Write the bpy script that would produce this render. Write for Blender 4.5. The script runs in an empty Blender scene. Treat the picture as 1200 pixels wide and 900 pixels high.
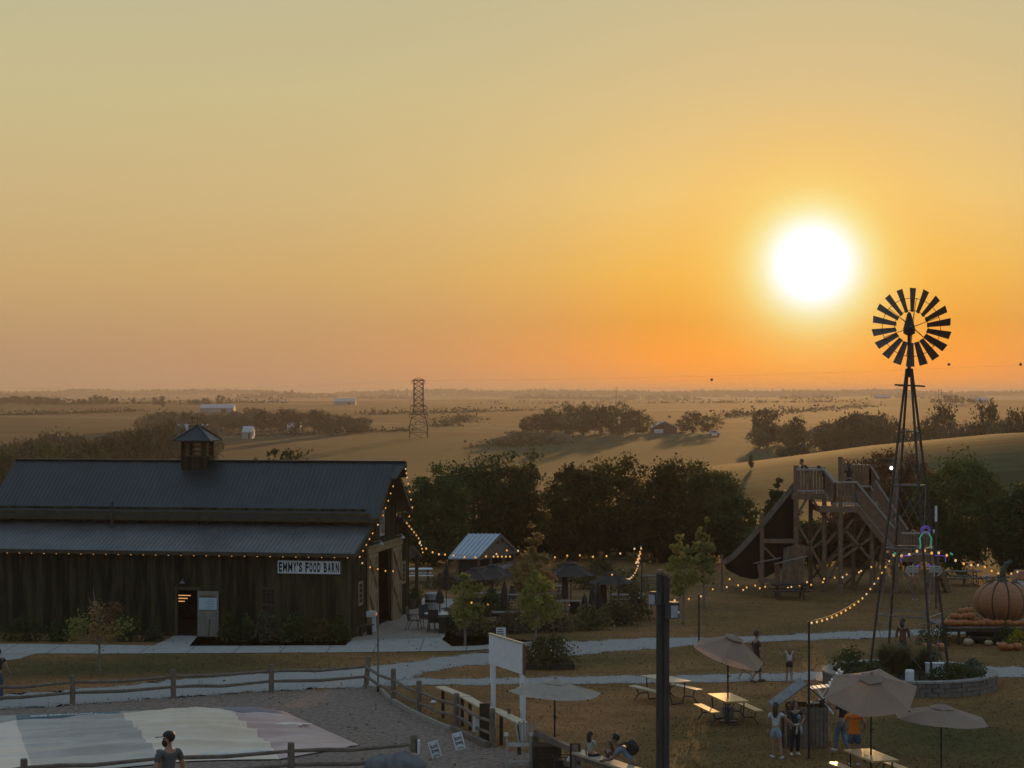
import bpy, bmesh, math, random
import numpy as np
from mathutils import Vector, Matrix, Euler
R = random.Random(7)
S = bpy.context.scene
COL = S.collection
F, CX, HY, CAMZ = 2400.0, 600.0, 463.0, 10.0

def at(x, y, D):
    return Vector(((x-CX)/F*D, D, CAMZ-(y-HY)/F*D))
def gp(x, y, z=0.0):
    return at(x, y, F*(CAMZ-z)/(y-HY))
def px(D): return D/F          # metres per photo pixel at distance D
def lerp(a, b, t): return a+(b-a)*t
def sst(a, b, x):
    t = np.clip((x-a)/(b-a), 0, 1); return t*t*(3-2*t)

# ---------------------------------------------------------------- materials
def lin(c):
    return tuple(((v/255)/12.92 if v/255 <= .04045 else ((v/255+.055)/1.055)**2.4) for v in c)
MATS = {}
def mat(name, c, rough=.8, c2=None, scale=4.0, bump=0.0, metal=0.0, stretch=(1,1,1), var=.25, spec=.5, trans=0.0, detail=5, contrast=(.3,.7)):
    if name in MATS: return MATS[name]
    m = bpy.data.materials.new(name); m.use_nodes = True
    nt = m.node_tree; N = nt.nodes; L = nt.links
    b = N['Principled BSDF']; out = N['Material Output']
    if c2 is None: c2 = tuple(v*(1-var) for v in c)
    tc = N.new('ShaderNodeTexCoord'); mp = N.new('ShaderNodeMapping'); mp.inputs['Scale'].default_value = stretch
    L.new(tc.outputs['Object'], mp.inputs['Vector'])
    nz = N.new('ShaderNodeTexNoise'); nz.inputs['Scale'].default_value = scale; nz.inputs['Detail'].default_value = detail
    nz.inputs['Roughness'].default_value = .65
    L.new(mp.outputs['Vector'], nz.inputs['Vector'])
    mr = N.new('ShaderNodeMapRange'); mr.inputs['From Min'].default_value = contrast[0]; mr.inputs['From Max'].default_value = contrast[1]
    L.new(nz.outputs['Fac'], mr.inputs['Value'])
    mx = N.new('ShaderNodeMix'); mx.data_type = 'RGBA'
    mx.inputs['A'].default_value = (*c, 1); mx.inputs['B'].default_value = (*c2, 1)
    L.new(mr.outputs['Result'], mx.inputs['Factor'])
    L.new(mx.outputs['Result'], b.inputs['Base Color'])
    b.inputs['Roughness'].default_value = rough; b.inputs['Metallic'].default_value = metal
    b.inputs['Specular IOR Level'].default_value = spec
    if bump:
        bp = N.new('ShaderNodeBump'); bp.inputs['Strength'].default_value = bump; bp.inputs['Distance'].default_value = .02
        L.new(nz.outputs['Fac'], bp.inputs['Height']); L.new(bp.outputs['Normal'], b.inputs['Normal'])
    if trans:
        tr = N.new('ShaderNodeBsdfTranslucent'); ms = N.new('ShaderNodeMixShader'); ms.inputs[0].default_value = trans
        L.new(mx.outputs['Result'], tr.inputs['Color']); L.new(b.outputs[0], ms.inputs[1]); L.new(tr.outputs[0], ms.inputs[2])
        L.new(ms.outputs[0], out.inputs['Surface'])
    MATS[name] = m; return m
def emit(name, c, s):
    if name in MATS: return MATS[name]
    m = bpy.data.materials.new(name); m.use_nodes = True
    b = m.node_tree.nodes['Principled BSDF']
    b.inputs['Base Color'].default_value = (*c, 1)
    b.inputs['Emission Color'].default_value = (*c, 1); b.inputs['Emission Strength'].default_value = s
    MATS[name] = m; return m
def leafmat(name, c, c2, trans=.35):
    """leaf colour differs leaf by leaf (face attribute) and tree by tree"""
    if name in MATS: return MATS[name]
    m = bpy.data.materials.new(name); m.use_nodes = True
    nt = m.node_tree; N = nt.nodes; L = nt.links
    b = N['Principled BSDF']; out = N['Material Output']
    a = N.new('ShaderNodeAttribute'); a.attribute_name = 'rnd'
    oi = N.new('ShaderNodeObjectInfo')
    mx = N.new('ShaderNodeMix'); mx.data_type = 'RGBA'
    mx.inputs['A'].default_value = (*c, 1); mx.inputs['B'].default_value = (*c2, 1)
    L.new(a.outputs['Fac'], mx.inputs['Factor'])
    hv = N.new('ShaderNodeHueSaturation')
    mr = N.new('ShaderNodeMapRange'); mr.inputs['To Min'].default_value = .75; mr.inputs['To Max'].default_value = 1.25
    L.new(oi.outputs['Random'], mr.inputs['Value']); L.new(mr.outputs['Result'], hv.inputs['Value'])
    L.new(mx.outputs['Result'], hv.inputs['Color'])
    L.new(hv.outputs['Color'], b.inputs['Base Color']); b.inputs['Roughness'].default_value = .7
    b.inputs['Specular IOR Level'].default_value = .2
    tr = N.new('ShaderNodeBsdfTranslucent'); ms = N.new('ShaderNodeMixShader'); ms.inputs[0].default_value = trans
    L.new(hv.outputs['Color'], tr.inputs['Color']); L.new(b.outputs[0], ms.inputs[1]); L.new(tr.outputs[0], ms.inputs[2])
    L.new(ms.outputs[0], out.inputs['Surface'])
    MATS[name] = m; return m

# ---------------------------------------------------------------- mesh building
class MB:
    def __init__(s): s.v = []; s.f = []; s.mi = []; s.cur = 0; s.rnd = None
    def add(s, vs, fs):
        o = len(s.v); s.v.extend(tuple(v) for v in vs)
        for f in fs: s.f.append(tuple(i+o for i in f)); s.mi.append(s.cur)
        return s
    def hexa(s, p):  # 8 corners: bottom 4 ccw, top 4 ccw
        return s.add(p, [(3,2,1,0),(4,5,6,7),(0,1,5,4),(1,2,6,5),(2,3,7,6),(3,0,4,7)])
    def box(s, c, d, rz=0.0):
        x, y, z = (v/2 for v in d); ca, sa = math.cos(rz), math.sin(rz)
        pts = []
        for k in (-z, z):
            for a, b in ((-x,-y),(x,-y),(x,y),(-x,y)):
                pts.append((c[0]+a*ca-b*sa, c[1]+a*sa+b*ca, c[2]+k))
        return s.hexa(pts)
    def beam(s, p0, p1, w, h, up=(0,0,1)):
        p0, p1 = Vector(p0), Vector(p1); d = (p1-p0).normalized(); up = Vector(up)
        sd = d.cross(up)
        if sd.length < 1e-3: sd = d.cross(Vector((0,1,0)))
        sd.normalize(); u = sd.cross(d).normalized()
        a, b = sd*w/2, u*h/2
        return s.hexa([p0-a-b, p0+a-b, p0+a+b, p0-a+b, p1-a-b, p1+a-b, p1+a+b, p1-a+b])
    def tube(s, pts, r, n=8, cap=True):
        pts = [Vector(p) for p in pts]; m = len(pts)
        rs = r if isinstance(r, (list, tuple)) else [r]*m
        o = len(s.v); prev = None
        for i, p in enumerate(pts):
            d = (pts[min(i+1,m-1)]-pts[max(i-1,0)])
            if d.length < 1e-9: d = Vector((0,0,1))
            d.normalize()
            if prev is None:
                ref = Vector((1,0,0)) if abs(d.x) < .8 else Vector((0,1,0))
                a = d.cross(ref).normalized()
            else:
                a = prev-d*prev.dot(d)
                a = a.normalized() if a.length > 1e-6 else d.orthogonal().normalized()
            prev = a; b = d.cross(a)
            for k in range(n):
                t = 2*math.pi*k/n; s.v.append(tuple(p+(a*math.cos(t)+b*math.sin(t))*rs[i]))
        for i in range(m-1):
            for k in range(n):
                k2 = (k+1) % n
                s.f.append((o+i*n+k, o+i*n+k2, o+(i+1)*n+k2, o+(i+1)*n+k)); s.mi.append(s.cur)
        if cap:
            s.f.append(tuple(o+k for k in reversed(range(n)))); s.mi.append(s.cur)
            s.f.append(tuple(o+(m-1)*n+k for k in range(n))); s.mi.append(s.cur)
        return s
    def ball(s, c, r, n=10, m=6, noise=0.0, rr=None):
        rx, ry, rz = r if isinstance(r, (list, tuple)) else (r,r,r); o = len(s.v); rr = rr or R
        for i in range(m+1):
            th = math.pi*i/m
            for k in range(n):
                ph = 2*math.pi*k/n; q = 1+noise*(rr.random()-.5)
                s.v.append((c[0]+rx*q*math.sin(th)*math.cos(ph), c[1]+ry*q*math.sin(th)*math.sin(ph), c[2]+rz*q*math.cos(th)))
        for i in range(m):
            for k in range(n):
                k2 = (k+1) % n
                s.f.append((o+i*n+k, o+(i+1)*n+k, o+(i+1)*n+k2, o+i*n+k2)); s.mi.append(s.cur)
        return s
    def lathe(s, c, prof, n=16):
        o = len(s.v); m = len(prof)
        for r, z in prof:
            for k in range(n):
                t = 2*math.pi*k/n; s.v.append((c[0]+r*math.cos(t), c[1]+r*math.sin(t), c[2]+z))
        for i in range(m-1):
            for k in range(n):
                k2 = (k+1) % n
                s.f.append((o+i*n+k, o+i*n+k2, o+(i+1)*n+k2, o+(i+1)*n+k)); s.mi.append(s.cur)
        s.f.append(tuple(o+k for k in reversed(range(n)))); s.mi.append(s.cur)
        s.f.append(tuple(o+(m-1)*n+k for k in range(n))); s.mi.append(s.cur)
        return s
    def prism(s, poly, vec):
        n = len(poly); v2 = [Vector(p)+Vector(vec) for p in poly]
        fs = [tuple(reversed(range(n))), tuple(range(n, 2*n))]+[(i, (i+1)%n, n+(i+1)%n, n+i) for i in range(n)]
        return s.add(list(poly)+v2, fs)
    def cards(s, pts, size, rr, aspect=.7, flat=0.0):
        """leaf faces at pts"""
        for p in pts:
            sz = size*(.45+1.15*rr.random()**1.6)
            d = Vector((rr.gauss(0,1), rr.gauss(0,1), rr.gauss(0,1)*(1-flat))).normalized()
            e = d.orthogonal().normalized(); e.rotate(Matrix.Rotation(rr.random()*6.283, 3, d)); g = d.cross(e)
            p = Vector(p)
            s.add([p-e*sz*.5, p-g*sz*.5*aspect, p+e*sz*.5, p+g*sz*.5*aspect], [(0,1,2,3)])
        return s
    def mesh(s, name, mats, off=(0,0,0)):
        me = bpy.data.meshes.new(name)
        vv = np.array(s.v, dtype=np.float64).reshape(-1,3)-np.array(off)
        me.from_pydata(vv.tolist(), [], s.f)
        for m in (mats if isinstance(mats, (list, tuple)) else [mats]): me.materials.append(m)
        if any(s.mi): me.polygons.foreach_set('material_index', s.mi)
        if s.rnd is not None:
            at_ = me.attributes.new('rnd', 'FLOAT', 'FACE'); at_.data.foreach_set('value', s.rnd)
        me.update(); return me

def root_of(o):
    while o.parent: o = o.parent
    return o
def part(name, mb, mats, parent=None, world=True, label=None, smooth=False):
    off = root_of(parent).location if (parent is not None and world) else (0,0,0)
    me = mb.mesh(name, mats, off) if isinstance(mb, MB) else mb
    if smooth: me.polygons.foreach_set('use_smooth', [True]*len(me.polygons))
    o = bpy.data.objects.new(name, me); COL.objects.link(o)
    if parent is not None: o.parent = parent
    if label: o['label'] = label
    return o
def thing(name, label, cat, loc=(0,0,0), rz=0.0, group=None):
    o = bpy.data.objects.new(name, None); COL.objects.link(o); o.empty_display_size = .2
    o.location = loc; o.rotation_euler = (0,0,rz); o['label'] = label; o['category'] = cat
    if group: o['group'] = group
    return o
def solo(name, mb, mats, label, cat, group=None, kind=None, loc=(0,0,0), smooth=False):
    """a thing that is one mesh; its vertices are given in world space"""
    me = mb.mesh(name, mats, loc)
    if smooth: me.polygons.foreach_set('use_smooth', [True]*len(me.polygons))
    o = bpy.data.objects.new(name, me); COL.objects.link(o); o.location = loc
    if label: o['label'] = label
    if cat: o['category'] = cat
    if group: o['group'] = group
    if kind: o['kind'] = kind
    return o
def struct(name, mb, mats, label=None, kind='structure', smooth=False):
    o = solo(name, mb, mats, label, None, None, kind, smooth=smooth); return o
def dup(root, loc=None, rz=None, label=None, group=None, scale=None):
    def rec(o, par):
        c = o.copy(); COL.objects.link(c)
        if par is not None: c.parent = par
        for ch in list(o.children): rec(ch, c)
        return c
    r = rec(root, None)
    if loc is not None: r.location = loc
    if rz is not None: r.rotation_euler = (0,0,rz)
    if scale is not None: r.scale = scale if isinstance(scale, (tuple, list)) else (scale,)*3
    if label: r['label'] = label
    if group: r['group'] = group
    return r

def text(name, s, mats, parent, c, right, up, w, h, ext=.004, bold=.0, space=1.0):
    """raised lettering, centred at c (world), w wide, h tall"""
    cu = bpy.data.curves.new('tmp', 'FONT'); cu.body = s; cu.size = 1; cu.offset = bold; cu.resolution_u = 3
    cu.space_character = space; cu.align_x = 'CENTER'; cu.extrude = 0
    o = bpy.data.objects.new('tmp', cu); COL.objects.link(o)
    dg = bpy.context.evaluated_depsgraph_get(); dg.update()
    me = bpy.data.meshes.new_from_object(o.evaluated_get(dg)); bpy.data.objects.remove(o); bpy.data.curves.remove(cu)
    v = np.array([p.co[:] for p in me.vertices]); mn, mx = v.min(0), v.max(0)
    v = (v-(mn+mx)/2)/np.maximum(mx-mn, 1e-6)*np.array([w, h, 1])
    right, up = Vector(right).normalized(), Vector(up).normalized(); nrm = right.cross(up)
    off = root_of(parent).location if parent is not None else Vector((0,0,0))
    co = [Vector(c)+right*p[0]+up*p[1]+nrm*ext-off for p in v]
    me.vertices.foreach_set('co', [q for p in co for q in p])
    me.materials.clear(); me.materials.append(mats); me.update(); me.name = name
    o = bpy.data.objects.new(name, me); COL.objects.link(o); o.parent = parent
    return o

# ---------------------------------------------------------------- common materials
M_grass = leafmat('grass_blade', (.085,.085,.028), (.34,.175,.070), .5)
M_wood_barn = mat('barn_boards', (.062,.057,.026), .85, (.012,.012,.006), 3, .3, stretch=(1,1,.10), spec=.2, contrast=(.38,.58))
M_wood_trim = mat('barn_trim', (.085,.070,.042), .8, (.05,.042,.027), 4, .2, stretch=(1,1,.3), spec=.2)
M_wood_door = mat('door_boards', (.36,.25,.14), .8, (.23,.16,.09), 4, .2, stretch=(1,1,.2), spec=.2)
M_wood_grey = mat('weathered_wood', (.23,.185,.145), .85, (.12,.095,.075), 5, .4, stretch=(1,1,1), spec=.2)
M_wood_dark = mat('dark_wood', (.065,.052,.04), .85, (.035,.028,.022), 5, .3, spec=.2)
M_wood_slide = mat('timber', (.25,.155,.10), .85, (.15,.095,.062), 4, .3, spec=.2)
M_plank = mat('pale_plank', (.50,.42,.30), .45, (.38,.31,.21), 4, .15, spec=.5)
M_varnish = mat('varnished_plank', (.55,.36,.15), .3, (.40,.25,.10), 5, .1, spec=.6)
M_white = mat('white_paint', (.72,.74,.76), .6, (.60,.62,.64), 5, .1)
M_offwhite = mat('offwhite', (.62,.60,.54), .7, (.50,.48,.43), 5)
M_black = mat('black_metal', (.022,.022,.024), .5, (.012,.012,.013), 8)
M_steel = mat('galvanised_steel', (.22,.22,.22), .45, (.12,.12,.12), 6, metal=.6)
M_iron = mat('dark_iron', (.075,.062,.052), .6, (.035,.03,.026), 6, metal=.4)
M_roof = mat('blue_roof_metal', (.023,.036,.040), .42, (.013,.021,.025), .8, metal=.25)
M_roof_low = mat('grey_roof_metal', (.118,.120,.122), .40, (.062,.065,.070), .9, metal=.3)
M_roof_pav = mat('pale_roof_metal', (.42,.48,.54), .4, (.35,.40,.46), 1.0, metal=.3)
M_void = mat('dark_interior', (.02,.018,.015), .9)
M_glass = mat('dark_glass', (.02,.022,.025), .12, spec=.6)
M_concrete = mat('concrete', (.37,.355,.33), .85, (.27,.26,.24), 2.2, .15, detail=8)
def joints(m, step, w):
    nt = m.node_tree; N = nt.nodes; L = nt.links; b = N['Principled BSDF']; src = b.inputs['Base Color'].links[0].from_socket
    tc = N.new('ShaderNodeTexCoord'); sp = N.new('ShaderNodeSeparateXYZ'); L.new(tc.outputs['Object'], sp.inputs[0]); md = N.new('ShaderNodeMath'); md.operation = 'PINGPONG'; md.inputs[1].default_value = step/2
    L.new(sp.outputs['X'], md.inputs[0]); lt = N.new('ShaderNodeMath'); lt.operation = 'LESS_THAN'; lt.inputs[1].default_value = w; L.new(md.outputs[0], lt.inputs[0])
    mx = N.new('ShaderNodeMix'); mx.data_type = 'RGBA'; mx.inputs['B'].default_value = (.12,.115,.105,1); L.new(lt.outputs[0], mx.inputs['Factor']); L.new(src, mx.inputs['A']); L.new(mx.outputs['Result'], b.inputs['Base Color'])
joints(M_concrete, 1.8, .022)
M_paver = mat('paver', (.31,.25,.20), .85, (.235,.19,.155), 3, .2, detail=8)
M_gravel = mat('gravel', (.39,.365,.335), .9, (.20,.19,.175), 14, .6, detail=9)
M_lot = mat('sandy_gravel', (.285,.205,.160), .95, (.110,.080,.062), 6, 1.0, detail=12, contrast=(.36,.62))
M_bulb = emit('bulb_glow', (1,.46,.10), .8)
M_bulb2 = emit('bulb_glow_pale', (1,.60,.28), .72)
M_cord = mat('black_cord', (.02,.018,.016), .7)
M_bark = mat('bark', (.075,.06,.045), .9, (.04,.032,.025), 6, .5, stretch=(1,1,.3))
M_barkpale = mat('pale_bark', (.22,.19,.15), .9, (.14,.12,.095), 6, .3, stretch=(1,1,.3))
M_umb = mat('taupe_canvas', (.40,.285,.215), .85, (.33,.235,.18), 2, trans=.32)
M_umbd = mat('dark_canvas', (.045,.035,.032), .85, (.03,.024,.022), 3, trans=.1)
M_stone = mat('wall_stone', (.20,.18,.16), .9, (.10,.09,.08), 7, .6)
M_rock = mat('boulder', (.19,.19,.195), .9, (.09,.09,.095), 3, .6)
# ================================================================ ground height
DD = np.array([-400,0,130,170,250,350,450,600,800,1200,2000,2600,3200,4500,6000,7000,9500], float)
ZZ = np.array([0,0,0,-1.3,-4,-6,-6,-4,-2,0,3,3.6,0.5,1.5,8.5,5,3], float)
_fd = np.linspace(-400, 9500, 9901); _fz = np.interp(_fd, DD, ZZ)
def _smooth():
    out = _fz.copy()
    for i, d in enumerate(_fd):
        w = int(max(0, min(200, (d-110)*.12)))
        if w: out[i] = _fz[max(0,i-w):i+w+1].mean()
    return out
_fs = _smooth()
def hz(X, D):
    X = np.asarray(X, float); D = np.asarray(D, float)
    z = np.interp(D, _fd, _fs)
    A = np.interp(X, [-20,0,15,25,49,65,100,200], [0,0,1.2,4.6,7.9,9.4,10.5,11])
    crest = 258+.05*X
    z = z+A*sst(138, crest, D)*(1-sst(crest+4, crest+170, D))
    # gentle swell of the far country
    far = sst(300, 900, D)
    z = z+far*(1.1*np.sin(X/170+D/420)+.9*np.sin(X/95-D/610+1))*np.clip(D/1500, .25, 1.6)
    # the mound the bearded man stands on, on this side of the fence
    z = z+1.95*sst(49.5, 40.5, D)*sst(2, -3.5, X)
    return z
def hgt(X, D): return float(hz(X, D))

def dry_map(X, D):
    d = .55+.30*np.sin(X*.55+1.3*np.sin(D*.31))*np.sin(D*.42+.7*np.sin(X*.4))
    for cx, cy, rx, ry, v in [(150,782,260,11,.05),(330,776,120,9,.12),(100,800,80,6,.75),(450,775,110,7,.75),(560,778,70,8,1),(690,830,150,34,.95),
            (700,772,90,9,.1),(820,862,70,22,.2),(880,845,60,14,.35),(1000,870,120,30,.3),(1120,865,110,45,.0),(930,720,140,18,.62),
            (860,765,70,12,.45),(1140,800,50,10,.7),(1080,775,90,12,.25),(1100,705,90,18,.55),(640,765,70,8,.3)]:
        a = gp(cx, cy); rX = rx*px(a.y); rD = a.y*ry/(cy-HY)
        w = np.exp(-((X-a.x)/rX)**2-((D-a.y)/rD)**2); d = d*(1-w)+v*w
    return d
def build_terrain():
    Ds = [-300,-120,-50,-10,10]
    d = 20.0
    while d < 9400: Ds.append(d); d *= 1.0125
    Ds.append(9450); nu = 321
    u = np.linspace(-1, 1, nu); u = np.sign(u)*np.abs(u)**1.35
    D, U = np.meshgrid(np.array(Ds), u, indexing='ij'); X = U*(70+np.maximum(D, 0)*.72)
    Z = hz(X, D)
    rng = np.random.default_rng(3)
    V = np.stack([X, D, Z], -1).reshape(-1,3); m, n = D.shape
    i = np.arange((m-1)*n).reshape(m-1, n)[:, :-1].ravel()
    Fc = np.stack([i, i+1, i+n+1, i+n], -1)
    me = bpy.data.meshes.new('ground'); me.from_pydata(V.tolist(), [], Fc.tolist())
    # colour of the crops and grass that cover it
    green = np.array([.060,.058,.018]); drygr = np.array([.285,.136,.053])
    dm = dry_map(X, D)
    near = green*(1-dm[...,None])+drygr*dm[...,None]
    pal = np.array([[.040,.060,.022],[.145,.118,.062],[.055,.048,.028],[.085,.095,.040],[.070,.055,.035],[.20,.165,.09],[.030,.044,.018]])
    lg = np.log(np.maximum(D, 1)); A = X/np.maximum(D, 50)
    def hsh(a): return np.abs(np.sin(a*12.9898+4.1)*43758.5453) % 1
    k1 = lg*9+.55*np.sin(A*9+lg*2)+A*1.3; row = np.floor(k1); colu = np.floor(A*5.5+hsh(row)*3+.5*lg)
    fid = (hsh(row*3.7+colu*1.9)*7).astype(int) % 7
    far = pal[fid]*np.array([.31,.39,.34])
    strip = (k1-row); far = far*np.where((strip < .10)[...,None], .40, 1.0)
    contour = .5+.5*np.sin(lg*70+3*np.sin(A*7)+X/60); far = far*(1-.45*(contour > .66)[...,None])
    gf = (sst(330, 400, D)*(1-sst(610, 700, D)))[...,None]*sst(-.13, -.07, A)[...,None]
    far = far*(1-gf)+np.array([.030,.043,.016])*gf
    hill = (sst(135, 165, D)*(1-sst(262, 300, D))*sst(8, 22, X))[...,None]
    hc = np.array([.044,.053,.019])*(1-.40*(np.sin(D*.16+X*.01) > .72)[...,None])*(1+.16*np.sin(D*.9+X*.05))[...,None]
    far = far*(1-hill)+hc*hill
    w = sst(122, 150, D)[...,None]
    c = near*(1-w)+far*w
    rgba = np.concatenate([c, np.ones(c.shape[:2]+(1,))], -1).reshape(-1)
    ca = me.color_attributes.new('cover', 'FLOAT_COLOR', 'POINT'); ca.data.foreach_set('color', rgba.astype(np.float32))
    me.polygons.foreach_set('use_smooth', [True]*len(me.polygons))
    mt = bpy.data.materials.new('grass_and_crops'); mt.use_nodes = True; nt = mt.node_tree; N = nt.nodes; L = nt.links
    b = N['Principled BSDF']; b.inputs['Roughness'].default_value = .95; b.inputs['Specular IOR Level'].default_value = .1
    a = N.new('ShaderNodeVertexColor'); a.layer_name = 'cover'
    tc = N.new('ShaderNodeTexCoord')
    def noise(sc, det=6):
        z = N.new('ShaderNodeTexNoise'); z.inputs['Scale'].default_value = sc; z.inputs['Detail'].default_value = det; z.inputs['Roughness'].default_value = .7
        L.new(tc.outputs['Object'], z.inputs['Vector']); return z
    n1, n2, n3 = noise(.35), noise(14, 9), noise(.02)
    col = a.outputs['Color']
    for z, lo, hi in ((n1,.70,1.30),(n2,.66,1.34),(n3,.8,1.2)):
        mr = N.new('ShaderNodeMapRange'); mr.inputs['From Min'].default_value = .3; mr.inputs['From Max'].default_value = .7
        mr.inputs['To Min'].default_value = lo; mr.inputs['To Max'].default_value = hi; L.new(z.outputs['Fac'], mr.inputs['Value'])
        vm = N.new('ShaderNodeVectorMath'); vm.operation = 'SCALE'; L.new(col, vm.inputs[0]); L.new(mr.outputs['Result'], vm.inputs['Scale']); col = vm.outputs[0]
    L.new(col, b.inputs['Base Color'])
    me.materials.append(mt)
    o = bpy.data.objects.new('ground', me); COL.objects.link(o); o['kind'] = 'structure'
    o['label'] = 'grassy farm ground rolling away into far fields'
    return o
build_terrain()

# ---------------------------------------------------------------- paths: sheets on the flat part of the ground
def ragged(poly, step=.5, amp=.09, seed=1):
    rr = random.Random(seed); out = []
    for i in range(len(poly)):
        a, b = Vector(poly[i]), Vector(poly[(i+1) % len(poly)]); n = max(1, int((b-a).length/step))
        d = (b-a); nr = Vector((-d.y, d.x, 0)); nr = nr.normalized() if nr.length else nr
        for k in range(n): out.append(a+d*k/n+nr*rr.gauss(0, amp))
    return out
def sheet(name, pix, m, z, label, amp=.09, seed=1, step=.5):
    pts = ragged([gp(x, y) for x, y in pix], step, amp, seed)
    bm = bmesh.new(); vs = [bm.verts.new((p.x, p.y, z)) for p in pts]
    f = bm.faces.new(vs); bmesh.ops.triangulate(bm, faces=[f]); bmesh.ops.recalc_face_normals(bm, faces=bm.faces[:])
    me = bpy.data.meshes.new(name); bm.to_mesh(me); bm.free()
    if me.polygons[0].normal.z < 0: me.flip_normals()
    me.materials.append(m); o = bpy.data.objects.new(name, me); COL.objects.link(o); o['kind'] = 'structure'; o['label'] = label
    return o
sheet('gravel_path', [(-120,835),(0,831),(60,827),(120,824),(203,817),(320,809),(430,805),(460,803.5),(475,794.5),(500,788),(540,781),(600,776),(660,769),(720,764),(790,759),(860,754),(930,751),(1020,748),(1080,745),(1200,741),(1320,738),
        (1320,734),(1200,737),(1080,738),(1000,740),(920,744),(830,748),(760,748),(700,751),(650,753),(600,759),(560,766),(500,773),(440,781),(330,788),(200,798),(130,805),(90,809),(0,815),(-120,820)], M_gravel, .012, 'grey gravel path winding across the lawn to the far right', seed=2, step=.3, amp=.15)
sheet('gravel_branch', [(455,804),(520,803),(600,803),(700,802),(800,801),(930,798),(1010,796),(1130,794),(1320,796),(1320,783),(1160,782),(1110,782),(1010,786),(930,789),(800,792),(700,793),(600,795),(520,796),(472,795)], M_gravel, .017, 'grey gravel path branching off below the brown strip', seed=12, step=.3, amp=.12)
sheet('concrete_path', [(-150,766),(120,766.5),(410,765),(545,763),(640,757),(660,752),(640,751),(560,757),(530,758),(518,750),(528,735),(520,716),(532,707),(530,702),(478,701),(471,712),(456,722),(430,731),(410,752),(405,757),(222,757.5),(232,745),(205,745),(181,757),(120,756),(0,755),(-150,754)], M_concrete, .022, 'pale concrete walk along the barn front', amp=.012, seed=4)
sheet('concrete_apron', [(-150,752),(-60,754),(0,756),(40,759),(48,764),(30,770),(8,774),(-60,776),(-150,778)], M_gravel, .016, 'gravel spur beside the concrete walk', seed=5)
sheet('paved_patio', [(433,734),(459,723),(474,714),(481,705),(522,705),(516,717),(524,736),(517,748),(410,751)], M_paver, .030, 'brownish paved patio in front of the barn doors', amp=.01, seed=6)
sheet('sand_lot', [(-140,838),(0,832),(120,825),(203,818.5),(320,811),(425,806.5),(440,808),(455,819),(470,829),(500,842),(530,856),(552,866),(572,876),(600,880),(636,887),(650,935),(500,950),(-200,955)], M_lot, .014, 'grey brown sandy gravel of the play yard', seed=7, step=.3, amp=.10)

# grass blades on the near lawn
def grass():
    rr = random.Random(5); m = MB()
    import bisect
    def inpoly(x, y, poly):
        c = False; j = len(poly)-1
        for i in range(len(poly)):
            if (poly[i][1] > y) != (poly[j][1] > y) and x < (poly[j][0]-poly[i][0])*(y-poly[i][1])/(poly[j][1]-poly[i][1])+poly[i][0]: c = not c
            j = i
        return c
    sheets = [o for o in COL.objects if o.name in ('gravel_path','gravel_branch','concrete_path','sand_lot','paved_patio','concrete_apron')]
    n = 0; rnd = []
    # keep clear of hard surfaces with a raster mask
    W, H = 700, 420; mask = np.zeros((H, W), bool); x0, d0, sx, sd = -35, 50, .1, .15
    for o in sheets:
        for p in o.data.polygons:
            t = [o.data.vertices[i].co for i in p.vertices]
            xs = [q.x for q in t]; ys = [q.y for q in t]
            for gx in range(max(0, int((min(xs)-x0)/sx)), min(W, int((max(xs)-x0)/sx)+2)):
                for gy in range(max(0, int((min(ys)-d0)/sd)), min(H, int((max(ys)-d0)/sd)+2)):
                    if not mask[gy, gx]:
                        if inpoly(x0+gx*sx, d0+gy*sd, [(q.x, q.y) for q in t]): mask[gy, gx] = True
    N = 90000
    D = 50+60*np.random.default_rng(2).random(N)**1.25; X = (np.random.default_rng(4).random(N)*2-1)*D*.275
    dm = dry_map(X, D)
    for i in range(N):
        gx, gy = int((X[i]-x0)/sx), int((D[i]-d0)/sd)
        if 0 <= gx < W and 0 <= gy < H and mask[gy, gx]: continue
        h = .015+.03*rr.random(); a = rr.random()*6.283; w = .02+.02*rr.random()
        c, s = math.cos(a)*w, math.sin(a)*w; lx, ly = rr.gauss(0,.03), rr.gauss(0,.03)
        m.add([(X[i]-c, D[i]-s, 0), (X[i]+c, D[i]+s, 0), (X[i]+lx, D[i]+ly, h)], [(0,1,2)])
        rnd.append(min(1, max(0, dm[i]*1.1-.05+rr.gauss(0,.22))))
    m.rnd = rnd
    struct('grass', m, M_grass, 'short green and dry grass of the lawn', 'stuff')
grass()
def litter():
    rr = random.Random(31); m = MB(); m.rnd = []; edges = []
    for o in list(COL.objects):
        if o.name in ('gravel_path','gravel_branch','sand_lot'):
            edges += [v.co.copy() for v in o.data.vertices]
    for e in edges:
        if not (52 < e.y < 95 and abs(e.x) < e.y*.28): continue
        for k in range(5):
            p = e+Vector((rr.gauss(0,.14), rr.gauss(0,.16), .02)); r = .02+.03*rr.random(); a = rr.random()*6
            m.add([p+Vector((r*math.cos(a+q*2.09), r*math.sin(a+q*2.09), -.01)) for q in range(3)]+[p+Vector((0,0,r*.6))], [(0,1,3),(1,2,3),(2,0,3)])
    m.rnd = None
    struct('loose_gravel', m, M_gravel, 'loose stones strewn along the path edges', 'stuff')
    m = MB(); pts = []
    for i in range(2600):
        D = 52+48*rr.random()**1.2; X = (rr.random()*2-1)*D*.26; pts.append(Vector((X, D, .03+.02*rr.random())))
    m.cards(pts, .075, rr, flat=.0); m.rnd = [rr.random() for _ in pts]
    struct('fallen_leaves', m, leafmat('fallen_leaf', (.30,.17,.06), (.16,.10,.045), .3), 'dry fallen leaves scattered over the lawn', 'stuff')
litter()

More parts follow.
